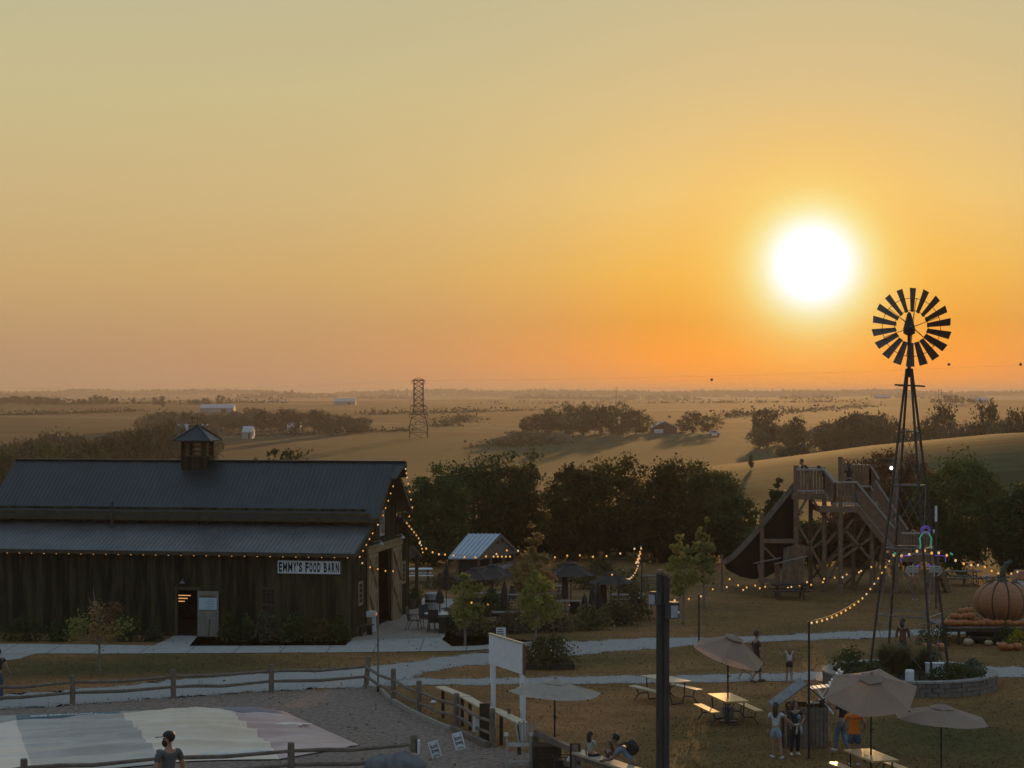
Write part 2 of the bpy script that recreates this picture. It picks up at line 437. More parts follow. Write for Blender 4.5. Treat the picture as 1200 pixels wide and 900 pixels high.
# ================================================================ sun, sky, haze, camera
SUN_AZ = math.atan((952-CX)/F); SUN_EL = math.atan((HY-311)/F)
sund = Vector((math.sin(SUN_AZ)*math.cos(SUN_EL), math.cos(SUN_AZ)*math.cos(SUN_EL), math.sin(SUN_EL)))
sl = bpy.data.lights.new('sun', 'SUN'); sl.energy = 2.7; sl.angle = math.radians(.6); sl.color = (1.0, .52, .17)
so = bpy.data.objects.new('sun', sl); COL.objects.link(so); so.rotation_euler = (-sund).to_track_quat('-Z', 'Y').to_euler(); so.location = (20, 100, 60)

def sky():
    w = bpy.data.worlds.new('World'); S.world = w; w.use_nodes = True; nt = w.node_tree; N = nt.nodes; L = nt.links
    bg = N['Background']; tc = N.new('ShaderNodeTexCoord')
    nrm = N.new('ShaderNodeVectorMath'); nrm.operation = 'NORMALIZE'; L.new(tc.outputs['Generated'], nrm.inputs[0])
    sep = N.new('ShaderNodeSeparateXYZ'); L.new(nrm.outputs[0], sep.inputs[0])
    def math_(op, a, b=None, clamp=False):
        n = N.new('ShaderNodeMath'); n.operation = op; n.use_clamp = clamp
        for i, v in enumerate((a, b)):
            if v is None: continue
            if isinstance(v, (int, float)): n.inputs[i].default_value = v
            else: L.new(v, n.inputs[i])
        return n.outputs[0]
    el = math_('MULTIPLY', math_('ARCSINE', sep.outputs['Z']), 180/math.pi)
    def ramp(val, lo, hi, stops, interp='LINEAR'):
        mr = N.new('ShaderNodeMapRange'); mr.inputs['From Min'].default_value = lo; mr.inputs['From Max'].default_value = hi
        L.new(val, mr.inputs['Value']); cr = N.new('ShaderNodeValToRGB'); cr.color_ramp.interpolation = interp
        e = cr.color_ramp.elements
        while len(e) > 1: e.remove(e[-1])
        for i, (p, c) in enumerate(stops):
            q = (p-lo)/(hi-lo); x = e[0] if i == 0 else e.new(q); x.position = q
            x.color = (*lin(c), 1) if max(c) > 3 else (*c, 1)
        L.new(mr.outputs['Result'], cr.inputs['Fac']); return cr.outputs['Color']
    def mix(f, a, b, typ='MIX'):
        m = N.new('ShaderNodeMix'); m.data_type = 'RGBA'; m.blend_type = typ
        for k, v in (('Factor', f), ('A', a), ('B', b)):
            if isinstance(v, (int, float)): m.inputs[k].default_value = v
            elif isinstance(v, tuple): m.inputs[k].default_value = (*v, 1)
            else: L.new(v, m.inputs[k])
        return m.outputs['Result']
    # hazy evening air: colour by height above the horizon ...
    base = ramp(el, -2, 26, [(-2,(168,132,106)),(.2,(176,142,114)),(1.3,(184,148,111)),(3.4,(202,168,114)),(5.4,(204,178,128)),(8.4,(201,187,140)),(11,(192,184,147)),(17,(165,168,155)),(26,(132,150,160))])
    # ... and a warm aureole by the angle from the sun
    dt = N.new('ShaderNodeVectorMath'); dt.operation = 'DOT_PRODUCT'; L.new(nrm.outputs[0], dt.inputs[0]); dt.inputs[1].default_value = sund
    ang = math_('MULTIPLY', math_('ARCCOSINE', math_('MINIMUM', dt.outputs['Value'], .9999999)), 180/math.pi)
    wide_c = ramp(el, -1, 14, [(-1,(292,158,4)),(1.0,(282,168,12)),(2,(255,168,42)),(3.4,(255,190,74)),(5.6,(250,205,118)),(9,(226,194,138)),(14,(206,190,145))])
    wide_w = ramp(ang, 0, 24, [(0,(.97,)*3),(3,(.93,)*3),(5,(.80,)*3),(7.5,(.52,)*3),(10.5,(.28,)*3),(14,(.13,)*3),(19,(.05,)*3),(24,(0,)*3)])
    c = mix(wide_w, base, wide_c)
    near_c = ramp(ang, 0, 4, [(0,(2.0,1.95,1.9)),(.8,(1.55,1.48,1.38)),(1.1,(1.12,1.05,.86)),(1.4,(1.02,.93,.54)),(1.7,(1.0,.84,.34)),(2.2,(1.0,.70,.20)),(3,(1.0,.60,.14)),(4,(1.0,.50,.09))])
    near_w = ramp(ang, 0, 4.5, [(0,(1,)*3),(1.22,(1,)*3),(1.8,(.80,)*3),(2.4,(.52,)*3),(3.2,(.22,)*3),(4.5,(0,)*3)])
    c = mix(near_w, c, near_c)
    # the dome overhead and behind the camera is the physical sky of the same low sun
    st = N.new('ShaderNodeTexSky'); st.sky_type = 'NISHITA'; st.sun_disc = False; st.sun_elevation = SUN_EL; st.sun_rotation = SUN_AZ
    st.air_density = 1.2; st.dust_density = 2.0; st.ozone_density = 2.0
    nis = N.new('ShaderNodeVectorMath'); nis.operation = 'SCALE'; L.new(st.outputs[0], nis.inputs[0]); nis.inputs['Scale'].default_value = NISH
    dusk = ramp(el, -5, 90, [(-5,(.20,.22,.24)),(5,(.30,.36,.42)),(20,(.32,.41,.50)),(45,(.37,.50,.63)),(90,(.42,.60,.78))])
    over = mix(.65, nis.outputs[0], dusk)
    fwd = N.new('ShaderNodeVectorMath'); fwd.operation = 'DOT_PRODUCT'; L.new(nrm.outputs[0], fwd.inputs[0]); fwd.inputs[1].default_value = (math.sin(SUN_AZ), math.cos(SUN_AZ), 0)
    k = ramp(fwd.outputs['Value'], -.3, 1, [(-.3,(1,)*3),(.2,(.62,)*3),(.6,(.22,)*3),(.91,(0,)*3)])
    k2 = ramp(el, 10, 45, [(10.8,(0,)*3),(20,(.5,)*3),(38,(1,)*3)])
    c = mix(math_('MAXIMUM', k, k2), c, over)
    L.new(c, bg.inputs['Color']); bg.inputs['Strength'].default_value = 1.0
NISH = .09
sky()

def haze():
    m = bpy.data.materials.new('haze'); m.use_nodes = True; nt = m.node_tree; N = nt.nodes
    for n in list(N):
        if n.type != 'OUTPUT_MATERIAL': N.remove(n)
    v = N.new('ShaderNodeVolumePrincipled'); nt.links.new(v.outputs[0], N['Material Output'].inputs['Volume'])
    v.inputs['Color'].default_value = (.60,.56,.51,1); v.inputs['Density'].default_value = HAZE; v.inputs['Anisotropy'].default_value = .35
    b = MB(); b.box((0, 4600, 10.5), (17000, 10400, 49))
    struct('haze', b, m, 'warm evening haze over the fields', 'stuff')
HAZE = .00021
haze()
cam = bpy.data.cameras.new('camera'); co = bpy.data.objects.new('camera', cam); COL.objects.link(co); S.camera = co
co.location = (0, 0, CAMZ); co.rotation_euler = (math.pi/2, 0, 0)
cam.sensor_width = 36; cam.lens = 36*F/1200; cam.shift_y = (HY-450)/1200; cam.clip_start = .5; cam.clip_end = 30000
S.view_settings.view_transform = 'Standard'; S.view_settings.look = 'None'; S.view_settings.exposure = 0; S.view_settings.gamma = 1
S.cycles.use_denoising = True; S.cycles.max_bounces = 6; S.cycles.diffuse_bounces = 3; S.cycles.volume_bounces = 1; S.cycles.transparent_max_bounces = 12
S.cycles.use_adaptive_sampling = True; S.cycles.adaptive_threshold = .015; S.cycles.sample_clamp_indirect = 4
# ================================================================ the food barn
BU = Vector((-.984,.176,0)); BV = Vector((.176,.984,0)); B0 = gp(410, 750)
def bp_(a, v, z): return B0+BU*a+BV*v+Vector((0,0,z))
def a_at(x, v=0.0):   # distance along the front wall seen at photo column x
    k = (x-CX)/F; q = B0+BV*v
    return (k*q.y-q.x)/(BU.x-k*BU.y)
def v_at(x, a=0.0):
    k = (x-CX)/F; q = B0+BU*a
    return (k*q.y-q.x)/(BV.x-k*BV.y)
def zy(y, D): return CAMZ-(y-HY)/F*D
def bbox_(m, a0, a1, v0, v1, z0, z1):
    return m.hexa([bp_(a0,v0,z0), bp_(a1,v0,z0), bp_(a1,v1,z0), bp_(a0,v1,z0), bp_(a0,v0,z1), bp_(a1,v0,z1), bp_(a1,v1,z1), bp_(a0,v1,z1)][::-1] if False else
                  [bp_(a1,v0,z0), bp_(a0,v0,z0), bp_(a0,v1,z0), bp_(a1,v1,z0), bp_(a1,v0,z1), bp_(a0,v0,z1), bp_(a0,v1,z1), bp_(a1,v1,z1)])
BL, BW = 16.5, 10.7
def build_barn():
    t = thing('food_barn', 'large dark timber barn with blue metal roof and cupola', 'barn', B0)
    W = MB(); T = .12
    # front wall with a doorway and a window hole
    dA0, dA1 = a_at(231.5), a_at(208); wA0, wA1 = a_at(322), a_at(308)
    dz = 1.93; wz0, wz1 = 1.42, 2.02; zt = 3.62
    for a0, a1, z0, z1 in ((-.0,wA0,0,zt),(wA0,wA1,0,wz0),(wA0,wA1,wz1,zt),(wA1,dA0,0,zt),(dA0,dA1,dz,zt),(dA1,BL,0,zt)):
        bbox_(W, a0, a1, 0, T, z0, z1)
    a = .1
    while a < BL-.05:   # battens
        ok = True
        for lo, hi, z0, z1 in ((dA0-.15,dA1+.15,0,dz+.15),(wA0-.12,wA1+.12,wz0-.12,wz1+.12)):
            if lo < a < hi:
                ok = False
                if z0 > .3: bbox_(W, a-.025, a+.025, -.022, 0, .02, z0)
                bbox_(W, a-.025, a+.025, -.022, 0, z1, zt-.05)
        if ok: bbox_(W, a-.025, a+.025, -.022, 0, .02, zt-.05)
        a += .215+.02*R.random()
    # gable end: profile columns cut round the big doorway
    vo0, vo1 = 4.3, 7.05; oz = 3.2
    ridge, eave_u, v1 = 7.02, 5.08, 2.6
    def prof(v):
        vv = min(v, BW-v)
        if vv < v1: return 3.62+(4.50-3.62)*vv/v1-.06
        return eave_u+(ridge-eave_u)*(vv-v1)/(BW/2-v1)-.08
    def gable(m, a0, a1, open_):
        cuts = sorted(set([0, v1-.001, v1+.001, vo0, BW/2, vo1, BW-v1-.001, BW-v1+.001, BW]))
        for va, vb in zip(cuts[:-1], cuts[1:]):
            z0 = oz if (open_ and va >= vo0-1e-6 and vb <= vo1+1e-6) else 0
            za, zb = prof(va), prof(vb)
            if vb-va < .01: continue
            m.hexa([bp_(a1,va,z0), bp_(a0,va,z0), bp_(a0,vb,z0), bp_(a1,vb,z0), bp_(a1,va,za), bp_(a0,va,za), bp_(a0,vb,zb), bp_(a1,vb,zb)])
    gable(W, .0-.004, T, True); gable(W, BL-T, BL+.004, False)
    v = .25
    while v < BW-.1:
        z0 = 3.62 if 2.6 < v < 8.9 else .02
        if prof(v)-z0 > .15: bbox_(W, -.026, -.004, v-.025, v+.025, z0, prof(v)-.1)
        v += .235
    bbox_(W, 0, BL, BW-T, BW, 0, 3.6)                                   # rear wall
    for vv in (v1, BW-v1): bbox_(W, .0, BL, vv-.06, vv+.06, 4.25, 5.2)    # clerestory bands
    part('wall', W, M_wood_barn, t)
    tr = MB()
    bbox_(tr, -.25, BL+.2, -.03, -.0, 3.42, 3.60); bbox_(tr, -.3, BL+.3, v1-.36, v1-.32, 4.86, 5.04)
    bbox_(tr, -.03, .11, -.03, .0, 0, 3.42)
    bbox_(tr, dA0-.11, dA0, -.04, .02, 0, dz); bbox_(tr, dA1, dA1+.11, -.04, .02, 0, dz); bbox_(tr, dA0-.14, dA1+.14, -.045, .02, dz, dz+.12)
    part('trim', tr, M_wood_trim, t)
    # roofs: sheet with raised ribs
    def roof(m, va, za, vb, zb, a0, a1, th=.05, pitch=.19, rib=.014):
        m.hexa([bp_(a1,va,za-th), bp_(a0,va,za-th), bp_(a0,vb,zb-th), bp_(a1,vb,zb-th), bp_(a1,va,za), bp_(a0,va,za), bp_(a0,vb,zb), bp_(a1,vb,zb)])
        a = a0+.06
        while a < a1-.02:
            p, q = bp_(a, va, za+rib*.5), bp_(a, vb, zb+rib*.5); m.beam(p, q, .035, rib*1.15); a += pitch
    rm = MB(); sl = (ridge-eave_u)/(BW/2-v1)
    roof(rm, v1-.42, eave_u-.42*sl+.06, BW/2, ridge+.09, -.62, BL+.35); roof(rm, BW-v1+.42, eave_u-.42*sl+.06, BW/2, ridge+.09, -.62, BL+.35)
    # hay hood at the peak
    h0, hv = -1.15, .95
    for s in (-1, 1):
        rm.hexa([bp_(-.62,BW/2+s*hv,ridge+.09-hv*sl), bp_(-.62,BW/2,ridge+.09), bp_(h0,BW/2,ridge+.09), bp_(-.9,BW/2+s*hv,ridge+.09-hv*sl)]+
                [bp_(-.62,BW/2+s*hv,ridge+.04-hv*sl), bp_(-.62,BW/2,ridge+.04), bp_(h0,BW/2,ridge+.04), bp_(-.9,BW/2+s*hv,ridge+.04-hv*sl)])
    rm.beam(bp_(-1.1,BW/2,ridge+.11), bp_(BL+.35,BW/2,ridge+.11), .22, .05)
    part('upper_roof', rm, M_roof, t)
    lm = MB()
    roof(lm, -.42, 3.55, v1-.06, 4.56, -.28, BL+.3); roof(lm, BW+.42, 3.55, BW-v1+.06, 4.56, -.28, BL+.3)
    part('lean_to_roof', lm, M_roof_low, t)
    pm = MB(); roof(pm, BW+2.2, 2.42, BW+.1, 3.1, -.15, 5.0); part('porch_roof', pm, M_roof_low, t)
    for aa in (.0, 4.6):
        p = MB(); bbox_(p, aa, aa+.14, BW+1.85, BW+1.99, 0, 2.5); part('porch_post', p, M_wood_trim, t)
    fm = MB()                                                             # rake boards and fascia
    for s in (0, 1):
        f = (lambda v: v) if not s else (lambda v: BW-v)
        fm.beam(bp_(-.64,f(v1-.42),eave_u-.42*sl-.03), bp_(-.64,f(BW/2),ridge), .04, .18); fm.beam(bp_(-.30,f(-.42),3.46), bp_(-.30,f(v1-.1),4.44), .04, .17)
    bbox_(fm, -.28, BL+.3, -.44, -.42, 3.40, 3.56); bbox_(fm, -.62, BL+.35, v1-.445, v1-.42, eave_u-.42*sl-.12, eave_u-.42*sl+.05)
    part('fascia', fm, M_wood_trim, t)
    # cupola
    ac, vc = a_at(231.5, BW/2), BW/2; cu = MB(); h = .56
    bbox_(cu, ac-h, ac+h, vc-h, vc+h, 6.55, 7.28)
    for sa in (-1, 1):
        for sv in (-1, 1): bbox_(cu, ac+sa*(h-.07)-.07, ac+sa*(h-.07)+.07, vc+sv*(h-.07)-.07, vc+sv*(h-.07)+.07, 7.28, 7.98)
    bbox_(cu, ac-h-.04, ac+h+.04, vc-h-.04, vc+h+.04, 7.24, 7.31); bbox_(cu, ac-h-.02, ac+h+.02, vc-h-.02, vc+h+.02, 7.92, 8.06)
    for q in range(9):
        o = -h+.12*q+.06; bbox_(cu, ac+o-.02, ac+o+.02, vc-h-.02, vc-h, 6.56, 7.24)
    c_ = part('cupola', cu, M_wood_barn, t)
    for nm, (da, dv) in (('f',(0,-1)),('r',(-1,0)),('b',(0,1)),('l',(1,0))):
        wn = MB(); z0, z1 = 7.31, 7.92; hh = .40
        for k in (-1, 0, 1):                                             # muntins
            if da == 0: bbox_(wn, ac+k*hh-.02, ac+k*hh+.02, vc+dv*(h-.06)-.015, vc+dv*(h-.06)+.015, z0, z1)
            else: bbox_(wn, ac+da*(h-.06)-.015, ac+da*(h-.06)+.015, vc+k*hh-.02, vc+k*hh+.02, z0, z1)
        for k in (0, 1, 2, 3):
            zz = z0+(z1-z0)*k/3
            if da == 0: bbox_(wn, ac-hh-.02, ac+hh+.02, vc+dv*(h-.06)-.012, vc+dv*(h-.06)+.012, zz-.018, zz+.018)
            else: bbox_(wn, ac+da*(h-.06)-.012, ac+da*(h-.06)+.012, vc-hh-.02, vc+hh+.02, zz-.018, zz+.018)
        part('window', wn, M_wood_trim, c_)
    rf = MB(); e = .84; zb, zt_ = 8.02, 8.68
    base = [bp_(ac+e,vc-e,zb), bp_(ac-e,vc-e,zb), bp_(ac-e,vc+e,zb), bp_(ac+e,vc+e,zb)]
    rf.add(base+[bp_(ac,vc,zt_)]+[b-Vector((0,0,.05)) for b in base], [(0,1,4),(1,2,4),(2,3,4),(3,0,4),(8,7,6,5),(0,5,6,1),(1,6,7,2),(2,7,8,3),(3,8,5,0)])
    for b in base: rf.beam(b+Vector((0,0,.02)), bp_(ac,vc,zt_+.02), .07, .03)
    part('roof', rf, M_roof, c_)
    wv = MB(); wv.tube([bp_(ac,vc,8.66), bp_(ac,vc,9.22)], .02, 6); wv.tube([bp_(ac-.2,vc,8.98), bp_(ac+.2,vc,8.98)], .016, 6)
    wv.prism([bp_(ac+.2,vc,8.92), bp_(ac+.2,vc,9.04), bp_(ac+.32,vc,8.98)], BV*.02); wv.tube([bp_(ac,vc-.16,8.98), bp_(ac,vc+.16,8.98)], .014, 6)
    part('weathervane', wv, M_iron, c_)
    vp = MB(); av = a_at(131, 2.0); vp.tube([bp_(av,2.0,4.25), bp_(av,2.0,5.36)], .055, 10); vp.lathe(bp_(av,2.0,5.36), [(.055,0),(.085,.0),(.085,.06),(.03,.1)], 10)
    vp.tube([bp_(av,2.0,4.28), bp_(av,2.0,4.42)], .10, 10); part('vent_pipe', vp, M_iron, t)
    # front door, folded back against the wall
    la0, la1 = a_at(257), a_at(232.6); lf = MB(); bbox_(lf, la0, la1, -.10, -.05, .03, 1.90)
    for z0, z1 in ((.03,.17),(.88,1.0),(1.73,1.90)): bbox_(lf, la0, la1, -.125, -.10, z0, z1)
    bbox_(lf, la0, la0+.1, -.122, -.10, .17, 1.73); bbox_(lf, la1-.1, la1, -.122, -.10, .17, 1.73)
    d = part('door', lf, mat('grey_door', (.27,.235,.20), .8, (.19,.165,.14), 4, stretch=(1,1,.2)), t)
    hd = MB(); hd.ball(bp_(la0+.09,-.15,.98), .035, 8, 5); part('handle', hd, M_black, d)
    nb = MB(); bbox_(nb, la0+.07, la1-.07, -.140, -.126, 1.14, 1.63); part('notice_board', nb, mat('pale_blue_paper', (.44,.58,.62), .6, (.40,.53,.58), 6), d)
    ln = MB()
    for k in range(6):
        w = .5-.1*(k % 3)
        bbox_(ln, la0+.16, la0+.16+w*.95, -.1425, -.1405, 1.20+.066*k, 1.222+.066*k)
    part('notice_text', ln, mat('faded_ink', (.20,.30,.36), .8), d)
    mid = bp_((la0+la1)/2, -.126, 1.68); text('lettering', 'ADMISSION', M_black, d, mid, -BU, (0,0,1), .66, .07)
    st = MB(); st.beam(bp_(la0+.32,-.42,0), bp_(la0+.37,-.14,.74), .035, .03); part('door_prop', st, M_black, d)
    # door lamp, window
    al = a_at(216); lp = MB(); lp.tube([bp_(al,0,2.34), bp_(al,-.16,2.42), bp_(al,-.24,2.36)], .014, 6); lp.lathe(bp_(al,-.24,2.22), [(.12,0),(.10,.05),(.03,.12),(.02,.15)], 12)
    part('wall_lamp', lp, M_steel, t)
    def window(a0, a1, z0, z1, n, m_, white=False):
        fr = MB()
        for z in (z0-.04, z1+.04): bbox_(fr, a0-.08, a1+.08, -.05, .02, z-.045, z+.045)
        for a in (a0-.04, a1+.04): bbox_(fr, a-.04, a+.04, -.048, .02, z0, z1)
        f = part('window', fr, M_wood_trim, t); g = MB(); bbox_(g, a0, a1, .03, .04, z0, z1); part('pane', g, M_glass, f)
        mu = MB()
        for k in range(1, n): bbox_(mu, lerp(a0,a1,k/n)-.014, lerp(a0,a1,k/n)+.014, .004, .026, z0, z1)
        for k in range(1, m_): bbox_(mu, a0, a1, .006, .024, lerp(z0,z1,k/m_)-.012, lerp(z0,z1,k/m_)+.012)
        part('muntin', mu, M_wood_trim, f)
    window(wA0, wA1, wz0, wz1, 3, 4)
    def gwindow(v0, v1_, z0, z1, x=False):
        fr = MB(); T_ = -.05
        for z in (z0, z1): bbox_(fr, T_, -.005, v0-.06, v1_+.06, z-.05, z+.05)
        for v in (v0, v1_): bbox_(fr, T_+.002, -.005, v-.05, v+.05, z0, z1)
        if x:
            fr.beam(bp_(-.032,v0,z0), bp_(-.032,v1_,z1), .03, .07, up=BU); fr.beam(bp_(-.035,v0,z1), bp_(-.035,v1_,z0), .03, .07, up=BU)
            f = part('shutter', fr, mat('pale_shutter', (.42,.40,.36), .7), t); g = MB(); bbox_(g, -.02, -.006, v0, v1_, z0, z1); part('panel', g, M_wood_door, f)
        else:
            for k in range(1, 4): bbox_(fr, -.03, -.006, v0, v1_, lerp(z0,z1,k/4)-.015, lerp(z0,z1,k/4)+.015)
            f = part('window', fr, M_wood_door, t); g = MB(); bbox_(g, -.015, -.006, v0, v1_, z0, z1); part('pane', g, M_glass, f)
    gwindow(5.0, 5.7, 3.95, 4.95, True); gwindow(1.35, 1.95, 1.3, 2.2); gwindow(9.2, 9.75, 1.5, 2.4)
    # sliding gable doors under a header
    hdm = MB(); bbox_(hdm, -.12, -.03, 2.6, 8.95, 3.28, 3.56); bbox_(hdm, -.20, -.03, 2.5, 9.05, 3.56, 3.61); part('door_header', hdm, M_wood_door, t)
    for v0, v1_ in ((2.68,4.34),(7.02,8.72)):
        sd = MB(); bbox_(sd, -.09, -.045, v0, v1_, .06, 3.26)
        for z in (.14, 1.62, 3.16): bbox_(sd, -.125, -.09, v0, v1_, z-.09, z+.09)
        for v in (v0+.08, v1_-.08): bbox_(sd, -.122, -.09, v-.08, v+.08, .06, 3.26)
        for z0, z1 in ((.2,1.55),(1.7,3.1)):
            sd.beam(bp_(-.105,v0+.12,z0), bp_(-.105,v1_-.12,z1), .025, .12, up=BU); sd.beam(bp_(-.108,v0+.12,z1), bp_(-.108,v1_-.12,z0), .025, .12, up=BU)
        part('sliding_door', sd, M_wood_door, t)
    for v in (3.9, 7.9):
        gl = MB(); gl.tube([bp_(-.05,v,3.72), bp_(-.30,v,3.80), bp_(-.36,v,3.74)], .014, 6); gl.lathe(bp_(-.36,v,3.62), [(.11,0),(.08,.05),(.02,.12)], 10); part('gooseneck_lamp', gl, M_offwhite, t)
    # floor and what can be seen through the doors
    fl = MB(); bbox_(fl, .12, BL-.12, .12, BW-.12, .006, .03); part('floor', fl, M_void, t)
    inn = MB(); bbox_(inn, 7.0, 11.5, 5.4, 5.5, .1, .75)
    part('counter', inn, M_wood_dark, t)
    for k in range(3):
        il = MB(); ai = a_at(217-3.5*k, 5.4); bbox_(il, ai-.28, ai+.28, 5.30, 5.33, 1.14-.13*k, 1.17-.13*k); part('counter_lamp', il, emit('counter_glow', (1,.48,.16), .9), t)
    # sign over the front
    sg = thing('barn_sign', 'long white sign with bold black capitals on the barn front', 'sign', bp_(a_at(362), -.06, 3.0))
    s0, s1 = a_at(400), a_at(325); b = MB(); bbox_(b, s0, s1, -.062, -.026, 2.66, 3.24); bd = part('board', b, M_white, sg)
    fr = MB()
    for z in (2.67, 3.23): bbox_(fr, s0, s1, -.072, -.0625, z-.018, z+.018)
    for a in (s0+.015, s1-.015): bbox_(fr, a-.015, a+.015, -.071, -.0625, 2.69, 3.21)
    part('border', fr, M_black, sg)
    ink = mat('sign_black', (.012,.012,.014), .7); cw = {'M':1.32, "'":.42, ' ':.62}; word = "EMMY'S FOOD BARN"; tot = sum(cw.get(q, 1) for q in word); L0 = (s1-s0)*.95; cur = 0
    for q in word:
        w_ = cw.get(q, 1)*L0/tot
        if q != ' ': text('letter', q, ink, sg, bp_(s1-(s1-s0)*.025-cur-w_/2, -.063, 2.945 if q != "'" else 3.08), -BU, (0,0,1), w_*.80, .40 if q != "'" else .13, bold=.045 if q != 'M' else .012)
        cur += w_
    return t
build_barn()

# string lights: a cord with many bulbs, one thing each
bulb_me = None
def string_lights(label, pts, n, sag=0.0, r=.032, drop=.055, group='festoon lights', pale=.25, cord_r=.009, clusters=None):
    """pts: points the cord is tied to; n bulbs along each span (list or int)"""
    pts = [Vector(p) for p in pts]; t = thing('string_lights', label, 'string lights', pts[0], group=group)
    path = []; spots = []
    for i in range(len(pts)-1):
        a, b = pts[i], pts[i+1]; sg = sag[i] if isinstance(sag, (list, tuple)) else sag
        k = n[i] if isinstance(n, (list, tuple)) else n
        f = lambda u: a.lerp(b, u)-Vector((0,0,4*sg*u*(1-u)))
        m = 12 if sg else 1
        path += [f(j/m) for j in range(m)]
        spots += [f((j+.5)/k) for j in range(k)]
    path.append(pts[-1]); c = MB(); c.tube(path, cord_r, 5); part('cord', c, M_cord, t)
    b0 = MB(); b0.ball((0,0,-drop), (r,r,r*1.25), 8, 6); me = b0.mesh('bulb', M_bulb); me2 = b0.mesh('bulb', M_bulb2)
    k0 = MB(); k0.tube([(0,0,0), (0,0,-drop+r*.9)], r*.45, 6); km = k0.mesh('socket', M_cord)
    for s in spots:
        for nm, mm in (('bulb', me2 if R.random() < pale else me), ('socket', km)):
            o = bpy.data.objects.new(nm, mm); COL.objects.link(o); o.parent = t; o.location = s-t.location
    return t
def strings_barn():
    string_lights('row of warm bulbs under the front eave of the barn', [bp_(BL-.3,-.10,3.44), bp_(-.2,-.10,3.44)], 30, group='strings on the barn', pale=.2)
    ridge, eave_u, v1 = 7.02, 5.08, 2.6
    string_lights('bulbs running up the near side of the barn gable', [bp_(-.42,-.3,3.36), bp_(-.42,2.4,4.38), bp_(-.72,2.5,4.85), bp_(-.80,BW/2-.9,6.3)], [5,1,5], group='strings on the barn')
    string_lights('bulbs running down from the hay hood to the far eaves of the barn', [bp_(-1.05,BW/2+.1,6.95), bp_(-.95,BW/2+.95,6.35), bp_(-.72,BW-v1+.3,4.85), bp_(-.42,BW-v1+.1,4.4), bp_(-.42,BW+.4,3.38), bp_(-.25,BW+1.9,2.6)], [3,4,1,6,4], group='strings on the barn')
    string_lights('short sagging string across the barn doorway', [bp_(-.3,.2,3.3), bp_(-.3,4.2,2.6), bp_(-.3,7.0,2.35)], [3,2], sag=.1, group='strings on the barn')
strings_barn()
# ================================================================ trees and shrubs
LM = {
 'dark': leafmat('leaf_dark', (.044,.072,.020), (.078,.098,.027)),
 'olive': leafmat('leaf_olive', (.068,.076,.022), (.105,.096,.028)), 'bush': leafmat('leaf_bush', (.105,.098,.034), (.155,.130,.05)), 'dry': leafmat('leaf_dry', (.16,.12,.06), (.11,.10,.04)),
 'rust': leafmat('leaf_rust', (.110,.060,.026), (.16,.085,.035)),
 'yellow': leafmat('leaf_yellow', (.34,.32,.085), (.21,.22,.065), .5),
 'amber': leafmat('leaf_amber', (.36,.19,.07), (.22,.18,.065), .45),
 'umber': leafmat('leaf_flare_brown', (.112,.080,.021), (.076,.072,.021)),  # brown from the warm flare veil, put into the leaf colour
 'far': leafmat('leaf_far', (.040,.040,.016), (.065,.055,.022), .25),
 'brush': leafmat('leaf_brush_haze', (.095,.100,.062), (.070,.082,.048), .25),  # greyed and lightened: distance haze put into the leaf colour
 'haze_brown': leafmat('leaf_haze_brown', (.110,.080,.058), (.085,.080,.05), .25),  # haze painted in here too: paler and greyer leaves
 'reed': leafmat('leaf_reed', (.11,.115,.04), (.17,.145,.065), .4),
}
def tree_meshes(seed, h, cr, cb, nclump, nleaf, lsize, kind, cone=0.0, tr=None, spiky=.25, bark=None, clr=.30):
    rr = random.Random(seed); T = MB(); C = MB()
    cz, rz = (cb+1)/2*h, (1-cb)/2*h; tr = tr or .035*h**.8
    lean = (rr.gauss(0,.03)*h, rr.gauss(0,.03)*h)
    axis = [Vector((lean[0]*u*u, lean[1]*u*u, h*.86*u)) for u in (0,.15,.35,.6,.85,1)]
    T.tube(axis, [tr*1.25, tr, tr*.8, tr*.55, tr*.28, tr*.1], 8)
    ax = lambda z: Vector((lean[0]*(z/(h*.86))**2, lean[1]*(z/(h*.86))**2, z))
    pts = []
    for i in range(nclump):
        while True:
            v = Vector((rr.uniform(-1,1), rr.uniform(-1,1), rr.uniform(-1,1)))
            if .25 < v.length < 1 and rr.random() < v.length**1.2: break
        z = cz+v.z*rz; k = 1-cone*max(0, (z/h-cb)/(1-cb))
        wob = 1+.22*math.sin(3*math.atan2(v.y, v.x)+seed)+.14*math.sin(5*v.z+seed*2)
        q = Vector((v.x*cr*k*wob, v.y*cr*k*wob, z))+Vector((lean[0], lean[1], 0))*(z/h)**2
        if rr.random() < spiky and v.z > -.2: q = q*1.0+Vector((v.x*.14*cr, v.y*.14*cr, abs(v.z)*.13*h))
        rad = cr*clr*(.55+.7*rr.random())*max(.35, k)
        if i < 26 or i % 4 == 0:
            z0 = max(.12*h, min(h*.8, q.z-.32*(q.xy-ax(min(q.z,h*.8)).xy).length-.10*h)); b = ax(z0); mid = b.lerp(q, .5)+Vector((0,0,-.04*h*rr.random()))
            w = tr*(.45 if i < 14 else .22)*(1-.5*z0/h); T.tube([b, mid, q], [w, w*.55, w*.15], 5)
        for j in range(nleaf):
            d = Vector((rr.gauss(0,1), rr.gauss(0,1), rr.gauss(0,.75)))*rad*.5
            pts.append(q+d)
    C.cards(pts, lsize, rr); C.rnd = []
    ph = [rr.random()*6 for _ in range(3)]
    for p in pts:
        C.rnd.append(min(1, max(0, .5+.28*math.sin(p.x*2.1/cr+ph[0])+.25*math.sin(p.z*4/h+ph[1])+rr.gauss(0,.22))))
    return T.mesh('trunk', bark or M_bark), C.mesh('crown', LM[kind])
